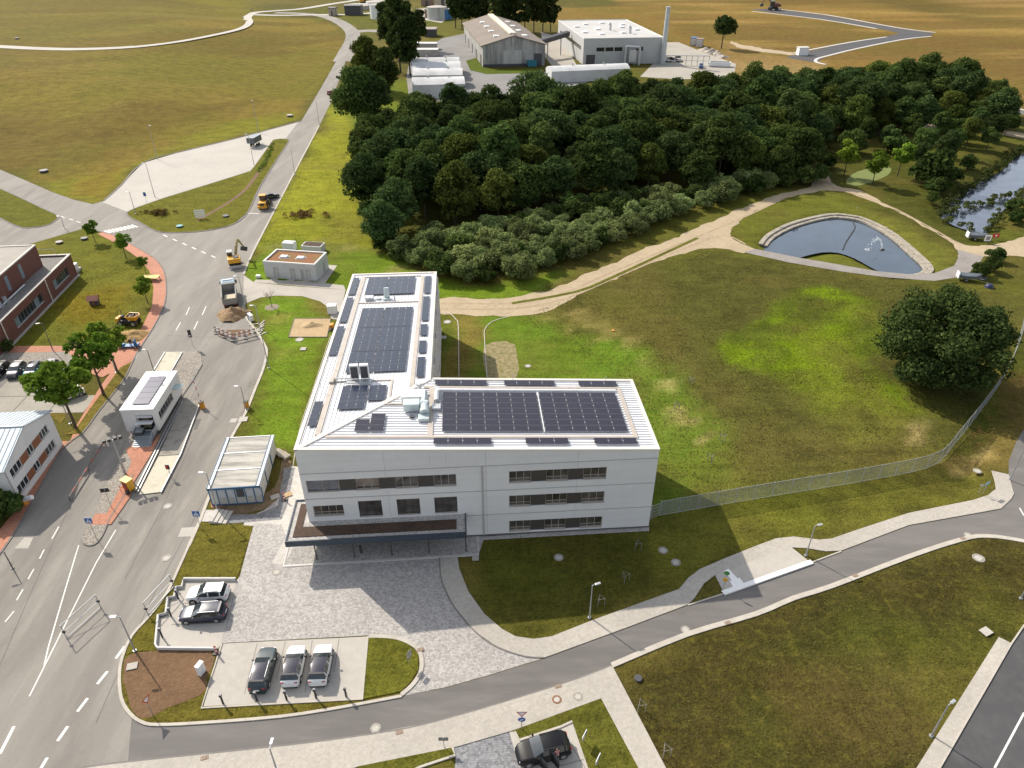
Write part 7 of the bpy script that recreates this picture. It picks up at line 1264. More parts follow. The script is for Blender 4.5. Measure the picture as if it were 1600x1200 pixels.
dr = person((d0.x-1.05, d0.y+0.03, 1.0), R(-2), dict(pel=(0,0,0.25), chest=(0.0,0,0.65), neck=(0.02,0,0.80), head=(0.04,0,0.92), crown=(0.04,0,1.06), lsh=(0,0.19,0.73), rsh=(0,-0.19,0.73), lel=(0.15,0.24,0.5), rel=(0.15,-0.24,0.5), lwr=(0.36,0.15,0.55), rwr=(0.36,-0.15,0.55), lha=(0.43,0.12,0.58), rha=(0.43,-0.12,0.58), lhp=(0.05,0.1,0.2), rhp=(0.05,-0.1,0.2), lkn=(0.45,0.13,0.25), rkn=(0.45,-0.13,0.25), lan=(0.5,0.13,-0.05+0.12), ran=(0.5,-0.13,0.07), lto=(0.62,0.13,0.05), rto=(0.62,-0.13,0.05)), [mat('white_helmet', (0.6,0.6,0.62), 0.4),SK,mat('violet_top', (0.10,0.08,0.2), 0.8),BT,BT], 'worker in violet top and pale helmet driving the yellow dumper')
# blue cart
bc = at(203,543); ct = empty('blue_cart', (bc.x, bc.y, 0.08), R(2), 'low blue cart with two upright seats on the red path', 'cart'); M_cb = mat('cart_blue', (0.02,0.13,0.30), 0.45, 0.2, 4)
bx('deck', -1.6, 1.6, -0.5, 0.5, 0.28, 0.40, M_cb, ct, bevel=0.03); 
for x in (-1.25, 1.15): bx('seat', x-0.05, x+0.5, -0.4, 0.4, 0.4, 0.62, M_cb, ct, bevel=0.05); bx('seat_back', x-0.2, x-0.05, -0.4, 0.4, 0.4, 1.35, M_cb, ct, T=None, bevel=0.04)
for x in (-1.2, 1.2):
    for s in (-1, 1): wheel(ct, x, s*0.5, 0.25, 0.25, 0.1, s)
bx('front_box', -2.0, -1.6, -0.4, 0.4, 0.3, 0.8, M_whitep, ct, bevel=0.04)
# ================================================================== STREET FURNITURE
M_pole = mat('galvanised_pole', (0.36,0.37,0.38), 0.45, 0.1, 4, metal=0.5); M_dpole = mat('dark_pole', (0.10,0.10,0.10), 0.5, 0.1, 4)
def lamp(base, top_row, rz, label, arm=0.9, dark=False, tilt=(0, 0), z0=0.0):
    p = att(*base) if z0 is None else at(*base); h = az(p.x, p.y, top_row) if top_row > 20 else top_row; m = M_dpole if dark else M_pole
    o = empty('street_lamp', p, rz, label, 'street lamp', None); MB().tube((0,0,0),(0,0,h*0.35),0.09,0.075,8).tube((0,0,h*0.35),(0,0,h),0.07,0.05,8).build('pole', m, o); MB().lathe([(0.0,0.12),(0.18,0.1),(0.2,0.0)], 10).build('base', m, o)
    MB().tube((0,0,h),(arm*0.4,0,h+0.06),0.045,0.04,6).build('arm', m, o); hd = MB().box(arm*0.35, arm, -0.13, 0.13, h+0.01, h+0.11).build('lamp_head', MATS['pale_trim'] if dark else M_galv, o, bevel=0.03); bx('lens', arm*0.45, arm*0.95, -0.1, 0.1, h-0.008, h+0.008, M_lamp, hd); return o
for base, top, rz, lab, kw in (((211,1017),964,R(180),'street lamp on the brown soil bed at the junction',{}), ((921,965),915,R(20),'pale street lamp on the lawn beside the footpath',{}), ((1259,868),822,R(15),'pale street lamp behind the bus stop platform',{}), ((1455,1150),1102,R(30),'pale street lamp beside the corner pavement',{}), ((1577,750),690,R(40),'street lamp at the road head by the fence',{}),
    ((242,308),255,R(200),'tall lamp at the near side of the pale apron',{}),((246,249),196,R(-20),'tall lamp on the far kerb of the pale apron',{}),((212,334),300,R(180),'lamp at the tip of the traffic island',{}),((397,258),210,R(180),'tall lamp at the trailer end of the apron',{}),((404,207),157,R(-90),'tall lamp on the verge behind the trailer',{}),((461,274),235,R(180),'lamp on the right kerb of the side road below the brush',{}),((499,196),160,R(180),'lamp on the right kerb of the side road by the big tree',{}),((101,357),338,R(180),'slim lamp on the lawn corner near the zebra crossing',{}),
    ((352,572),430,R(180),'hidden',{}),((420,575),478,R(175),'tall lamp on the lawn beside the building end of the main road',{}),((385,641),604,R(180),'lamp beside the road near the orange barrier box',{}),((340,798),739,R(180),'lamp standing at the container office corner',{}),((83,548),505,R(200),'dark lamp with blue head beside the pebble bed',dict(dark=True)),((182,582),520,R(160),'lamp under the sparse street tree',{}),((110,662),608,R(170),'lamp beside the large street tree',{}),((247,600),548,R(160),'dark lamp behind the gatehouse',dict(dark=True)),((388,500),432,R(180),'tall lamp at the drive entrance beside the tipper truck',{}),((432,1202),1170,R(90),'lamp at the south pavement edge',{}),((1595,935),900,R(30),'lamp at the edge of the near meadow',{}),((20,888),862,R(200),'low lamp beside the red pavement',dict(dark=True))):
    if lab != 'hidden': lamp(base, top, rz, lab, **kw)
# masts with floodlights on the gatehouse island
p = at(196,741); fm = empty('floodlight_mast', p, R(30), 'lattice mast with four floodlights on the gatehouse island', 'floodlight'); fh = az(p.x, p.y, 699)+1.2; MB().tube((0,0,0),(0,0,fh),0.16,0.11,8).build('mast', M_pole, fm); bx('crossbar', -0.9, 0.9, -0.06, 0.06, fh-0.1, fh, M_dpole, fm)
for x in (-0.9, -0.35, 0.35, 0.9): bx('floodlight', x-0.2, x+0.2, -0.35, 0.1, fh, fh+0.35, M_clad, fm, bevel=0.03)
kb = empty('weighing_terminal', at(203,765), R(-28), 'yellow and red weighing terminal on the gatehouse island', 'terminal'); kb.scale = (0.78, 0.78, 0.78); bx('cabinet', -0.75, 0.75, -0.55, 0.55, 0.15, 2.1, M_yel, kb, bevel=0.06); bx('red_panel', -0.55, 0.5, -0.58, -0.551, 0.5, 1.9, mat('dark_red_panel', (0.28,0.02,0.02), 0.5), kb); bx('screen', 0.1, 0.5, -0.60, -0.581, 1.2, 1.6, M_dglass, kb); bx('roof', -0.8, 0.8, -0.65, 0.6, 2.1, 2.2, mat('machine_yellow2', (0.62,0.42,0.05), 0.5), kb); MB().path([(-1.0,-0.9,0.1),(-1.0,-0.9,1.0),(1.0,-0.9,1.0),(1.0,-0.9,0.1)], 0.045).build('guard_rail', mat('guard_red', (0.4,0.05,0.03), 0.5), kb); bx('bin', 0.5, 1.1, -1.1, -0.7, 0.1, 0.9, M_clad, kb)
# signs
def sign_post(name, base, h, label, cat='sign', rz=0.0, z=0.0):
    p = at(*base); o = empty(name, (p.x, p.y, z), rz, label, cat); MB().tube((0,0,0),(0,0,h),0.035,0.035,6).build('post', M_pole, o); return o
M_sblue = mat('sign_blue', (0.015,0.10,0.34), 0.4, 0.05); M_swhite = mat('sign_white', (0.75,0.75,0.74), 0.4, 0.03); M_sred = mat('sign_red', (0.5,0.02,0.02), 0.4, 0.05); M_sgrey = mat('sign_back', (0.22,0.22,0.22), 0.5, 0.1)
TS = Matrix.Rotation(R(-25), 4, 'X')
def zebra_sign(base, h, label, rz=0.0):
    o = sign_post('crossing_sign', base, h+0.35, label, 'sign', rz); bx('plate', -0.42, 0.42, -0.05, -0.03, h-0.42, h+0.42, M_sblue, o); MB().poly([(-0.32,-0.055,h-0.28),(0.32,-0.055,h-0.28),(0,-0.055,h+0.3)]).build('white_triangle', M_swhite, o); MB().box(-0.05,0.05,-0.062,-0.058,h-0.1,h+0.15).box(-0.16,0.16,-0.062,-0.058,h-0.22,h-0.16).build('walker_symbol', M_sblue, o); return o
zebra_sign((151,842), 2.9, 'blue crossing sign at the tip of the gatehouse island'); zebra_sign((314,826), 2.4, 'blue crossing sign at the steps by the container office'); 
o = sign_post('give_way_sign', (815,1140), 2.6, 'give way sign above a round blue sign on the south pavement'); MB().poly([(-0.5,-0.05,2.75),(0.0,-0.05,1.95),(0.5,-0.05,2.75)]).build('red_triangle', M_sred, o); MB().poly([(-0.34,-0.055,2.66),(0.0,-0.055,2.12),(0.34,-0.055,2.66)]).build('white_triangle', M_swhite, o); MB().tube((0,-0.04,1.6),(0,-0.06,1.6),0.33,0.33,18).build('blue_disc', M_sblue, o); MB().tube((-0.16,-0.07,1.52),(0.14,-0.07,1.68),0.05,0.05,6).build('white_arrow', M_swhite, o)
o = sign_post('give_way_sign', (238,1115), 2.3, 'triangular give way sign at the tip of the soil bed', rz=R(70)); MB().poly([(-0.45,-0.05,2.4),(0,-0.05,1.6),(0.45,-0.05,2.4)]).build('red_triangle', M_sred, o); MB().poly([(-0.3,-0.055,2.3),(0,-0.055,1.78),(0.3,-0.055,2.3)]).build('white_triangle', M_swhite, o)
o = sign_post('notice_sign', (694,1168), 1.4, 'small dark sign plates on the grass strip by the cobbled bay'); bx('plate', -0.42, -0.02, -0.04, -0.02, 1.1, 1.6, M_sgrey, o); bx('plate', 0.02, 0.42, -0.04, -0.02, 1.1, 1.6, M_sgrey, o)
o = sign_post('notice_sign', (641,1040), 2.2, 'dark twin sign plates on the grass island', rz=R(60)); bx('plate', -0.35, 0.35, -0.04, -0.02, 1.2, 1.6, M_sgrey, o); bx('plate', -0.35, 0.35, -0.04, -0.02, 1.75, 2.15, M_sgrey, o)
o = sign_post('notice_sign', (175,794), 3.0, 'dark twin sign on a thin post at the red island paving', rz=R(10)); bx('plate', -0.5, -0.02, -0.04, -0.02, 2.6, 3.2, M_clad, o); bx('plate', 0.02, 0.5, -0.04, -0.02, 2.6, 3.2, M_clad, o)
for base, lab in (((912,1160),'upper of two white-blue flag signs on the lawn strip'),((933,1197),'lower of two white-blue flag signs on the lawn strip')): o = sign_post('flag_sign', base, 1.2, lab, rz=R(60)); bx('panel', -0.45, 0.45, -0.03, 0.03, 0.9, 1.35, M_swhite, o); bx('blue_field', 0.0, 0.42, -0.04, -0.031, 0.95, 1.3, M_sblue, o); bx('red_mark', -0.4, -0.2, -0.04, -0.031, 1.2, 1.3, M_sred, o)
o = sign_post('blue_marker', (1535,772), 1.9, 'small light blue sign on the lawn by the road head', rz=R(30)); bx('plate', -0.45, 0.45, -0.03, -0.01, 1.55, 1.95, mat('sky_blue_sign', (0.10,0.36,0.55), 0.4), o); o = sign_post('grey_marker', (1528,772), 1.5, 'plain grey post sign next to the light blue sign'); bx('plate', -0.2, 0.2, -0.03, -0.01, 1.3, 1.6, M_galv, o)
o = sign_post('bus_stop_sign', (1130,920), 2.4, 'yellow bus stop sign with green disc at the platform', rz=R(-20), z=0.14); MB().tube((0,-0.03,2.3),(0,-0.05,2.3),0.3,0.3,14).build('green_disc', mat('stop_green', (0.05,0.22,0.05), 0.5), o); MB().tube((0,-0.03,1.3),(0,-0.06,1.3),0.27,0.27,14).build('yellow_disc', mat('stop_yellow', (0.6,0.33,0.02), 0.5), o)
o = sign_post('fountain_sign', (1541,380), 1.3, 'white framed notice beside the covered trailer'); bx('plate', -0.7, 0.7, -0.04, 0.0, 0.5, 1.9, M_swhite, o); bx('print', -0.45, 0.45, -0.05, -0.041, 0.8, 1.6, M_sgrey, o)
o = sign_post('red_sign', (1554,375), 1.0, 'red warning sign on the lake bank'); bx('plate', -0.7, 0.7, -0.04, 0.0, 0.6, 1.5, M_sred, o); bx('mark', -0.2, 0.2, -0.05, -0.041, 0.85, 1.25, M_swhite, o)
o = sign_post('parking_sign', (230,318), 2.6, 'small blue parking sign beside the apron lamp'); bx('plate', -0.35, 0.35, -0.04, -0.02, 1.9, 2.9, M_sblue, o)
o = sign_post('direction_board', (314,342), 1.2, 'slatted white direction board on the traffic island', rz=R(15))
for k in range(4): bx('arrow_slat', -1.2, 1.2, -0.06, -0.02, 0.4+k*0.5, 0.75+k*0.5, M_swhite, o)
MB().tube((-1.0,0,0),(-1.0,0,2.4),0.04).tube((1.0,0,0),(1.0,0,2.4),0.04).build('frame_post', M_pole, o)
o = sign_post('traffic_signal', (302,542), 2.4, 'dark traffic signal with two plates at the island end', 'traffic signal', rz=R(15)); bx('housing', -0.25, 0.25, -0.2, 0.05, 1.9, 2.6, M_clad, o, bevel=0.04); bx('housing', -0.25, 0.25, -0.2, 0.05, 2.65, 3.3, M_clad, o, bevel=0.04); MB().tube((0,-0.21,2.25),(0,-0.23,2.25),0.12,0.12,10).build('lens', M_swhite, o)
o = sign_post('traffic_signal', (267,745), 1.7, 'small red-headed signal post beside the weighbridge', 'traffic signal'); MB().tube((0,-0.1,1.7),(0,-0.25,1.7),0.14,0.14,10).build('red_lens', M_sred, o); bx('backplate', -0.25, 0.25, -0.1, -0.02, 1.3, 2.0, M_clad, o)
# barriers
def barrier_box(px, py, label, rz=0.0): o = empty('barrier_box', at(px, py), rz, label, 'barrier'); bx('housing', -0.3, 0.3, -0.25, 0.25, 0.0, 1.1, mat('barrier_orange', (0.62,0.26,0.02), 0.5, 0.1), o, bevel=0.04); bx('cap', -0.32, 0.32, -0.27, 0.27, 1.1, 1.2, M_clad, o); return o
M_rw = MATS['sign_white']
def boom(o, p0, p1, n=10):
    p0 = Vector(p0); p1 = Vector(p1)
    for k in range(n): MB().tube(p0.lerp(p1, k/n), p0.lerp(p1, (k+1)/n), 0.05, 0.05, 6).build('boom_stripe', M_swhite if k % 2 else M_sred, o)
ob = barrier_box(317,638,'orange barrier box at the weighbridge corner'); boom(ob, (0,0,1.0), (-0.9,1.2,4.6), 8); barrier_box(386,637,'orange barrier box on the lawn kerb beside the lamp'); ob = barrier_box(40,788,'orange barrier box beside the white house corner', R(-20)); MB().tube((0.2,0,0.9),(1.2,0.4,1.2),0.35,0.3,8).build('counterweight', M_swhite, ob)
rail = empty('folded_barrier', at(138,735), 0, 'long red and white lowered barrier lying across the west lane', 'barrier'); a0 = at(110,782)-at(138,735); a1 = at(165,694)-at(138,735)
for k in range(12): MB().tube(a0.lerp(a1,k/12)+Vector((0,0,0.55)), a0.lerp(a1,(k+0.98)/12)+Vector((0,0,0.55)), 0.11, 0.11, 6).build('rail_segment', mat('faded_red', (0.30,0.10,0.07), 0.6) if k % 2 else mat('dark_segment', (0.13,0.11,0.10), 0.6), rail)
for t in (0.0, 0.5, 1.0): q_ = a0.lerp(a1, t); MB().tube((q_.x,q_.y,0),(q_.x,q_.y,0.5),0.07).build('leg', M_dpole, rail)
# swing gate frames standing open over the road
def gate_frame(pxs, label, h=2.0):
    A = at(*pxs[0]); B = at(*pxs[1]); o = empty('swing_gate', A, math.atan2(B.y-A.y, B.x-A.x), label, 'gate'); L_ = (B-A).length; m = MB()
    m.path([(0,0,0.15),(0,0,h),(L_,0,h),(L_,0,0.15),(0,0,0.15)], 0.045); m.build('frame', M_pole, o); MB().path([(0,0,h*0.5),(L_,0,h*0.5)], 0.035).path([(0,0,0.15),(L_,0,h)], 0.025).build('brace', M_pole, o)
    for x in (0, L_): MB().tube((x,0,0),(x,0,0.16),0.05).tube((x,-0.14,1.05),(x,0.14,1.05),0.13,0.13,10).build('lock_box', M_clad, o)
    return o
gate_frame(((105,998),(158,950)), 'galvanised gate frame standing open across the painted lines'); gate_frame(((232,962),(272,918)), 'galvanised gate frame swung back at the lawn kerb')
# chargers
chm = mat('charger_grey', (0.20,0.20,0.21), 0.5, 0.1)
def charger(px, py, label, rz=0.0): o = empty('charging_post', at(px, py), rz, label, 'charging post', 'charging posts at the bays'); bx('post', -0.07, 0.07, -0.05, 0.05, 0.03, 1.1, M_clad, o); bx('head', -0.13, 0.13, -0.1, 0.1, 1.1, 1.42, chm, o, bevel=0.03); bx('socket', -0.08, 0.08, -0.115, -0.101, 1.15, 1.35, M_clad, o); MB().path([(0.1,-0.1,1.2),(0.22,-0.2,0.7),(0.18,-0.22,0.35),(0.05,-0.12,0.6)], 0.02).build('cable', M_clad, o)
for px, py, lab in ((349,1100,'charging post at the empty bay edge beside the soil bed'),(402,1096,'charging post behind the dark teal estate car'),(448,1094,'charging post behind the first white glass-roofed car'),(494,1091,'charging post behind the second white glass-roofed car'),(541,1089,'charging post at the empty bay beside the grass island'),(279,936,'charging post at the white parked car'),(268,964,'charging post at the navy estate car'),(254,996,'charging post at the empty wall-side bay')): charger(px, py, lab)
for a, b_ in (((402,1006),(382,1085)), ((446,1003),(432,1062)), ((488,1001),(477,1082)), ((530,998),(522,1050)), ((268,976),(350,973)), ((285,943),(354,940))): o = band('bay_line', [a, b_], 0.10, 0.05, 0.052, mat('grey_bay_line', (0.24,0.22,0.20), 0.8), smooth=0)
# stepped retaining wall of the side bays
M_rw_ = layered('pale_retaining_wall', (0.56,0.55,0.53), [(1.5, 0.42, 0.66, 0.88, 0.8)], bump=0.05); wallpts = [(369,907),(288,907),(285,919),(276,920),(273,935),(263,937),(260,961),(248,964),(244,1010),(247,1015),(340,1016)]
band('retaining_wall', wallpts, 0.18, 0.0, 0.42, M_rw_, smooth=0)
# cabinets
def cabinet(px, py, w, d, h, m, label, rz=0.0): o = empty('utility_cabinet', at(px, py), rz, label, 'cabinet'); bx('body', -w/2, w/2, -d/2, d/2, 0.05, h, m, o, bevel=0.03); bx('lid', -w/2-0.03, w/2+0.03, -d/2-0.03, d/2+0.03, h, h+0.06, m, o); bx('door_seam', -0.01, 0.01, -d/2-0.006, -d/2-0.001, 0.12, h-0.05, M_band, o); return o
cabinet(316,1052,0.75,0.4,1.35,M_whitep,'white utility cabinet on the soil bed', R(70)); cabinet(392,500,1.3,0.6,1.1,M_whitep,'white cabinet on the lawn beside the soil heap', R(-50)); cabinet(207,1042,0.9,0.7,0.1,M_conc,'flat pale cable cover on the soil bed', R(15)); cabinet(404,434,0.8,0.6,0.5,M_whitep,'small white box on the lawn beside the excavator'); cabinet(1540,988,1.0,0.8,0.12,M_conc,'flat concrete cover on the near meadow', R(25)); cabinet(743,873,0.7,0.7,0.12,M_conc,'flat concrete cover at the terrace corner'); cabinet(693,528,0.9,0.9,0.1,M_conc,'flat concrete cover in the shade behind the office'); cabinet(474,546,0.9,0.9,0.1,M_conc,'square pale cover in the lawn beside the long wing')
cabinet(520,489,1.6,1.2,1.6,M_whitep,'white box unit at the long wing wall by the sand pit', R(5)); mx_ = empty('compact_roller', at(519,514), R(95), 'small orange and grey compactor beside the sand pit', 'compactor'); bx('engine', -0.5, 0.5, -0.35, 0.35, 0.4, 1.0, MATS['barrier_orange'], mx_, bevel=0.05); bx('plate', -0.8, 0.8, -0.4, 0.4, 0.06, 0.2, M_track, mx_); MB().path([(-0.5,-0.2,0.8),(-1.3,-0.2,1.2),(-1.3,0.2,1.2),(-0.5,0.2,0.8)], 0.03).build('handle', M_clad, mx_)
# excavation with barrier boards
pit = sheet('excavation_pit', [(338,516),(388,515),(394,524),(362,528),(345,525)], 0.026, M_soil)
bf = empty('site_barrier', at(365,530), 0, 'striped red and white barrier boards round the excavation', 'barrier')
for pts in ([(337,522),(366,535)], [(366,535),(402,526)], [(336,518),(366,530)], [(366,530),(400,521)]):
    A = at(*pts[0])-at(365,530); B = at(*pts[1])-at(365,530); n = 9
    for k in range(n):
        q0 = A.lerp(B, k/n); q1 = A.lerp(B, (k+1)/n); MB().quad((q0.x,q0.y,0.75),(q1.x,q1.y,0.75),(q1.x,q1.y,1.05),(q0.x,q0.y,1.05)).box(min(q0.x,q1.x), max(q0.x,q1.x), (q0.y+q1.y)/2, (q0.y+q1.y)/2+0.05, 0.75, 1.05).build('board_panel', M_swhite if k % 2 else mat('faded_stripe', (0.34,0.20,0.17), 0.6), bf)
    for t in (0.05, 0.5, 0.95): q0 = A.lerp(B, t); bx('foot', q0.x-0.35, q0.x+0.35, q0.y-0.12, q0.y+0.12, 0.02, 0.12, M_clad, bf); bx('upright', q0.x-0.03, q0.x+0.03, q0.y-0.03, q0.y+0.03, 0.1, 1.05, M_pole, bf)
rgp = random.Random(2)
for k in range(9): q_ = at(402+rgp.uniform(-6,8), 505+k*2.2); o = tag(MB().box(-0.9,0.9,-0.12,0.12,0,0.1,T=rotz(rgp.uniform(0.3,1.4))).build('kerb_block', M_kerb), 'loose pale kerb block beside the excavation', 'kerb block', 'loose kerb blocks by the excavation'); o.location = (q_.x, q_.y, 0.02)
ysh = empty('yellow_sheet_table', at(237,438), R(-5), 'yellow sheet spread over a low table beside the red pavement', 'table'); bx('sheet', -1.6, 1.6, -0.8, 0.9, 0.78, 0.84, mat('pale_yellow', (0.62,0.46,0.14), 0.7, 0.1), ysh)
for x in (-1.4, 1.4):
    for y in (-0.6, 0.7): bx('leg', x-0.05, x+0.05, y-0.05, y+0.05, 0, 0.78, M_dpole, ysh)
bh_ = empty('garden_hutch', at(149,476), R(10), 'small dark hutch with red-brown gable roof on the flower patch', 'hutch'); bx('body', -0.7, 0.7, -0.6, 0.6, 0.1, 1.2, M_dkgrey, bh_); rr = MB(); rr.poly([(-1.0,-0.9,1.15),(1.0,-0.9,1.15),(1.0,0,1.9),(-1.0,0,1.9)]); rr.poly([(1.0,0.9,1.15),(-1.0,0.9,1.15),(-1.0,0,1.9),(1.0,0,1.9)]); rr.build('roof', mat('red_brown_tiles', (0.30,0.12,0.09), 0.7, 0.15), bh_); bx('door', -0.2, 0.2, -0.63, -0.601, 0.15, 0.8, M_brown, bh_)
wm = empty('warning_marker', at(470,779), 0, 'red and white striped post in a black foot on the paving', 'marker post'); bx('foot', -0.35, 0.35, -0.2, 0.2, 0.03, 0.15, M_clad, wm)
for k in range(5): bx('stripe', -0.1, 0.1, -0.03, 0.03, 0.15+k*0.22, 0.37+k*0.22, M_swhite if k % 2 else M_sred, wm)
wm.location = at(445,782); o = copy_tree(wm); o['label'] = 'red and white striped post at the parking bay corner'; o.location = at(339,1022)
for px, py, lab in ((430,777,'pale concrete slab left lying on the dug earth'),(449,774,'ochre board left lying on the dark paving')): o = tag(MB().box(-0.55,0.55,-0.4,0.4,0,0.12,T=rotz(R(30))).build('loose_slab', M_sand if 'ochre' in lab else M_conc, bevel=0.02), lab, 'slab'); o.location = at(px,py)+Vector((0,0,0.04))
# --- mesh fence --------------------------------------------------------------------------
def mesh_mat():
    m = bpy.data.materials.new('fence_mesh'); m.use_nodes = True; nt = m.node_tree; b = nt.nodes['Principled BSDF']; b.inputs['Base Color'].default_value = (0.33,0.36,0.37,1); b.inputs['Roughness'].default_value = 0.5; b.inputs['Metallic'].default_value = 0.3; b.inputs['Alpha'].default_value = 0.42; MATS['fence_mesh'] = m; return m
M_mesh = mesh_mat(); M_fpost = mat('fence_post_grey', (0.40,0.42,0.44), 0.45, 0.1, 4, metal=0.4)
fence_pts = smoothpts([at(*p) for p in ((1030,806),(1120,790),(1240,770),(1350,752),(1456,729),(1490,695),(1530,645),(1562,600),(1582,560),(1596,515),(1606,470))], 12); 
fx = [fence_pts[0]]
for p in fence_pts[1:]:
    while (p-fx[-1]).length >= 2.5: fx.append(fx[-1]+(p-fx[-1]).normalized()*2.5)
fence = empty('mesh_fence', fx[0], 0, 'long galvanised wire mesh fence round the meadow', 'fence'); O_ = fx[0]; FH = 2.3
wire = MB()
for k, (a, b_) in enumerate(zip(fx[:-1], fx[1:])):
    a = a-O_; b_ = b_-O_; pz = tz(*(a+O_)[:2]); MB().tube((a.x,a.y,-0.8),(a.x,a.y,FH+0.08),0.04,0.04,6).build('post', M_fpost, fence)
    pn = MB(); d = (b_-a).normalized()*0.05; n = 12
    for z in (0.08, FH): pn.tube(a+Vector((0,0,z)), b_+Vector((0,0,z)), 0.022, None, 4)
    pn.build('rail', M_fpost, fence); MB().quad((a.x,a.y,0.08),(b_.x,b_.y,0.08),(b_.x,b_.y,FH),(a.x,a.y,FH)).build('wire_panel', M_mesh, fence)
gp0 = at(1016,812); gt = empty('fence_gate', gp0, 0, 'narrow mesh gate between the office corner and the fence', 'gate'); d_ = fx[0]-gp0; MB().tube((0,0,0),(0,0,2.3),0.05).tube((d_.x,d_.y,0),(d_.x,d_.y,2.4),0.05).build('gate_post', M_fpost, gt); gm_ = MB()
for j in range(9): t = 0.12+0.76*j/8; gm_.tube((d_.x*t,d_.y*t,0.15),(d_.x*t,d_.y*t,2.1),0.01 if j not in (0,8) else 0.03,None,4)
for z in (0.15,0.6,1.1,1.6,2.1): gm_.tube((d_.x*.12,d_.y*.12,z),(d_.x*.88,d_.y*.88,z),0.02,None,4)
gm_.build('gate_leaf', M_fpost, gt)
# --- pond: stone rim, boom, fountain -----------------------------------------------------------
M_stone = layered('rim_stone', (0.36,0.32,0.26), [(0.8, 0.42, 0.66, 0.7, 0.9), (4, 0.5, 0.7, (0.44,0.40,0.33), 0.7)], bump=0.5)
rimpts = smoothpts([Vector((*p, 0)) for p in POND[:12]], 10); pondrim = struct(empty('pond_rim')); c_ = sum((Vector(p) for p in POND), Vector((0,0)))/len(POND); rgs = random.Random(8)
ac = 0; last = rimpts[0]; blockm = []
for kk in range(4):
    L_ = 1.25; b = MB().box(-L_/2+0.03, L_/2-0.03, -0.48, 0.48, -0.25, 0.12); o = b.build('rim_stone', M_stone); blockm.append(o.data); bpy.data.objects.remove(o)
for row, (off, dz) in enumerate(((0.7,-0.45),(1.75,-0.16))):
    path_ = [p+Vector((*( (Vector(p[:2])-c_).normalized()*off), 0)) for p in rimpts]; d = 0.0; nxt = 0.6
    for a, b_ in zip(path_[:-1], path_[1:]):
        sl_ = (b_-a).length; dirn = math.atan2(b_.y-a.y, b_.x-a.x)
        while nxt <= d+sl_:
            q_ = a.lerp(b_, (nxt-d)/sl_); o = bpy.data.objects.new('rim_stone', blockm[rgs.randrange(4)]); COL.objects.link(o); o.parent = pondrim; o.location = (q_.x, q_.y, dz+rgs.uniform(-.04,.04)); o.rotation_euler = (rgs.uniform(-.05,.05), rgs.uniform(-.04,.04), dirn+rgs.uniform(-.04,.04)); nxt += 1.27
        d += sl_
fb = empty('floating_hose', at(1327,360), 0, 'dark floating hose lying across the pond', 'hose'); hp_ = smoothpts([at(x, y, -0.66)-at(1327,360) for x, y in ((1337,331),(1333,345),(1336,355),(1330,366),(1322,378),(1317,390))], 6); MB().path([tuple(p) for p in hp_], 0.14, 6).build('hose_line', M_clad, fb); MB().tube(hp_[0]+Vector((0,0,-0.4)), hp_[0]+Vector((0,0,1.4)), 0.06).build('anchor_post', M_galv, fb)
fo = empty('pond_fountain', at(1378,390,-0.7), 0, 'small floating pond fountain throwing a thin white jet', 'fountain'); MB().lathe([(0.0,0.25),(0.4,0.22),(0.6,0.0),(0.6,-0.1)], 12).build('float', M_clad, fo); M_jet = mat('spray', (0.85,0.88,0.9), 0.3, 0.05); M_jet.node_tree.nodes['Principled BSDF'].inputs['Alpha'].default_value = 0.55
jt = MB(); rgj = random.Random(5)
for k in range(110):
    t = rgj.random(); x = -3.2*t+rgj.gauss(0,0.10+0.25*t); z = 0.2+7.6*t*(1-t)*1.25+rgj.gauss(0,0.08+0.2*t); s_ = 0.02+0.02*rgj.random(); jt.box(x-s_,x+s_,-s_+rgj.gauss(0,0.1),s_,z-s_,z+s_*2.5)
struct(jt.build('water_jet', M_jet, fo), 'stuff'); MB().lathe([(0.25,0.02),(0.4,0.05),(0.55,0.0)], 14, (-3.2,0,0)).build('splash', M_jet, fo)
M_stk = mat('weathered_stake', (0.20,0.185,0.16), 0.8, 0.2, 5)
# tree stakes on the lawns
for px, py, lab in ((996,858,'young tree stake frame in the shaded lawn'),(938,945,'stake frame beside the pale street lamp'),(977,908,'stake frame in the middle of the lawn'),(1001,1110,'stake frame beside the meadow path'),(1040,1180,'stake frame at the lower end of the meadow path'),(1056,640,'stake frame on the green strip behind the short wing'),(1128,690,'stake frame at the edge of the green strip'),(1110,722,'stake frame near the pale bare stripes'),(1080,600,'stake frame beside the meadow edge')):
    p = at(px, py); o = empty('tree_stakes', p, random.uniform(0,2), lab, 'tree stakes')
    for k in range(3): a = k*2.09; bx('stake', math.cos(a)*0.42-0.025, math.cos(a)*0.42+0.025, math.sin(a)*0.42-0.025, math.sin(a)*0.42+0.025, 0, 1.2, M_stk, o)
    MB().path([(math.cos(k*2.09)*0.42, math.sin(k*2.09)*0.42, 1.1) for k in (0,1,2,0)], 0.022, 4).build('tie_rail', M_stk, o); MB().tube((0,0,0),(0.02,0.03,2.4),0.025,0.012,5).build('sapling', M_bark, o)
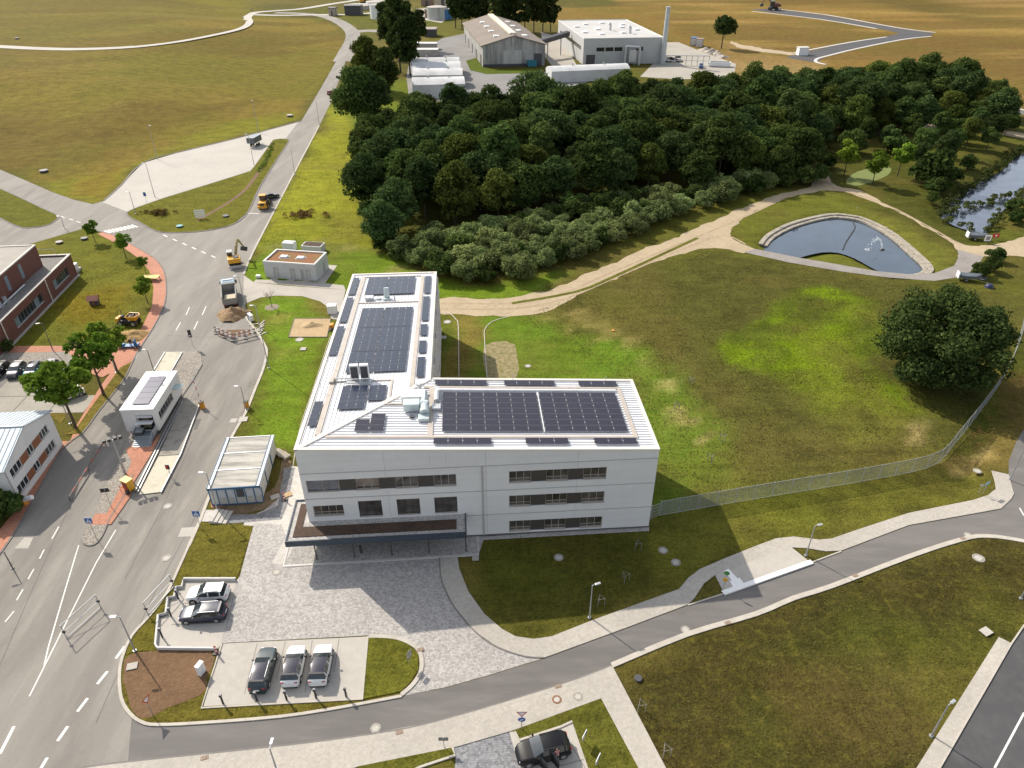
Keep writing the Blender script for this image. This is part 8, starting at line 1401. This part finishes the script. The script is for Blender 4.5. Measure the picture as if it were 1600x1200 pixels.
for k, (px, py, lab) in enumerate(((69,269,'dark shaft head on the mound slope'),(27,61,'dark shaft head on the upper mound'),(393,16,'dark hut-like shaft at the mound track bend'),(453,182,'pale shaft group at the foot of the mound'),(132,374,'round dark shaft in the lawn beside the young tree'),(93,380,'low pale shaft in the lawn corner'),(281,355,'small turquoise-lidded shaft on the traffic island'),(353,339,'round dark shaft on the traffic island edge'),(997,1061,'small dark marker stone in the near meadow'),(958,517,'orange-topped marker box beside the track'))):
    p = att(px, py); sc = 0.35 if 'orange' in lab else 0.5 if py > 1000 else (1.0 if py > 300 else 1.5); o = empty('shaft_head', p, 0, lab, 'shaft'); MB().tube((0,0,-0.5),(0,0,0.35*sc),0.7*sc,0.7*sc,14).build('ring', M_dkgrey, o); MB().tube((0,0,0.35*sc),(0,0,0.42*sc),0.78*sc,0.74*sc,14).build('lid', mat('turquoise_lid', (0.05,0.25,0.28), 0.5) if 'turquoise' in lab else MATS['barrier_orange'] if 'orange' in lab else (M_conc if 'pale' in lab else M_dkgrey), o)
# bottom parking bay
sheet('near_bay_paving', [(795,1142),(804,1144),(812,1158),(877,1136),(894,1128),(919,1200),(940,1260),(820,1260),(812,1200)], 0.045, M_conc); sheet('near_cobbles', [(709,1168),(795,1142),(812,1200),(822,1260),(700,1260),(712,1190)], 0.04, M_cobd)
sheet('near_lawn', [(802,1142),(939,1092),(997,1200),(1025,1262),(938,1262),(919,1200),(894,1128),(877,1135),(812,1156)], 0.09, grass('near_grass', (0.10,0.10,0.022)), thick=0.09); sheet('near_lawn', [(557,1199),(707,1169),(711,1181),(657,1199),(600,1225)], 0.12, MATS['near_grass'], thick=0.1)
band('near_kerb', [(804,1144),(812,1157),(877,1136),(894,1128)], 0.2, 0, 0.13, M_kerb, smooth=0); band('near_kerb', [(707,1169),(711,1181),(657,1199),(600,1226)], 0.2, 0, 0.13, M_kerb, smooth=0); band('bay_line', [(885,1152),(914,1200)], 0.1, 0.05, 0.052, MATS['grey_bay_line'], smooth=0); band('bay_line', [(865,1200),(912,1187)], 0.1, 0.05, 0.052, MATS['grey_bay_line'], smooth=0)
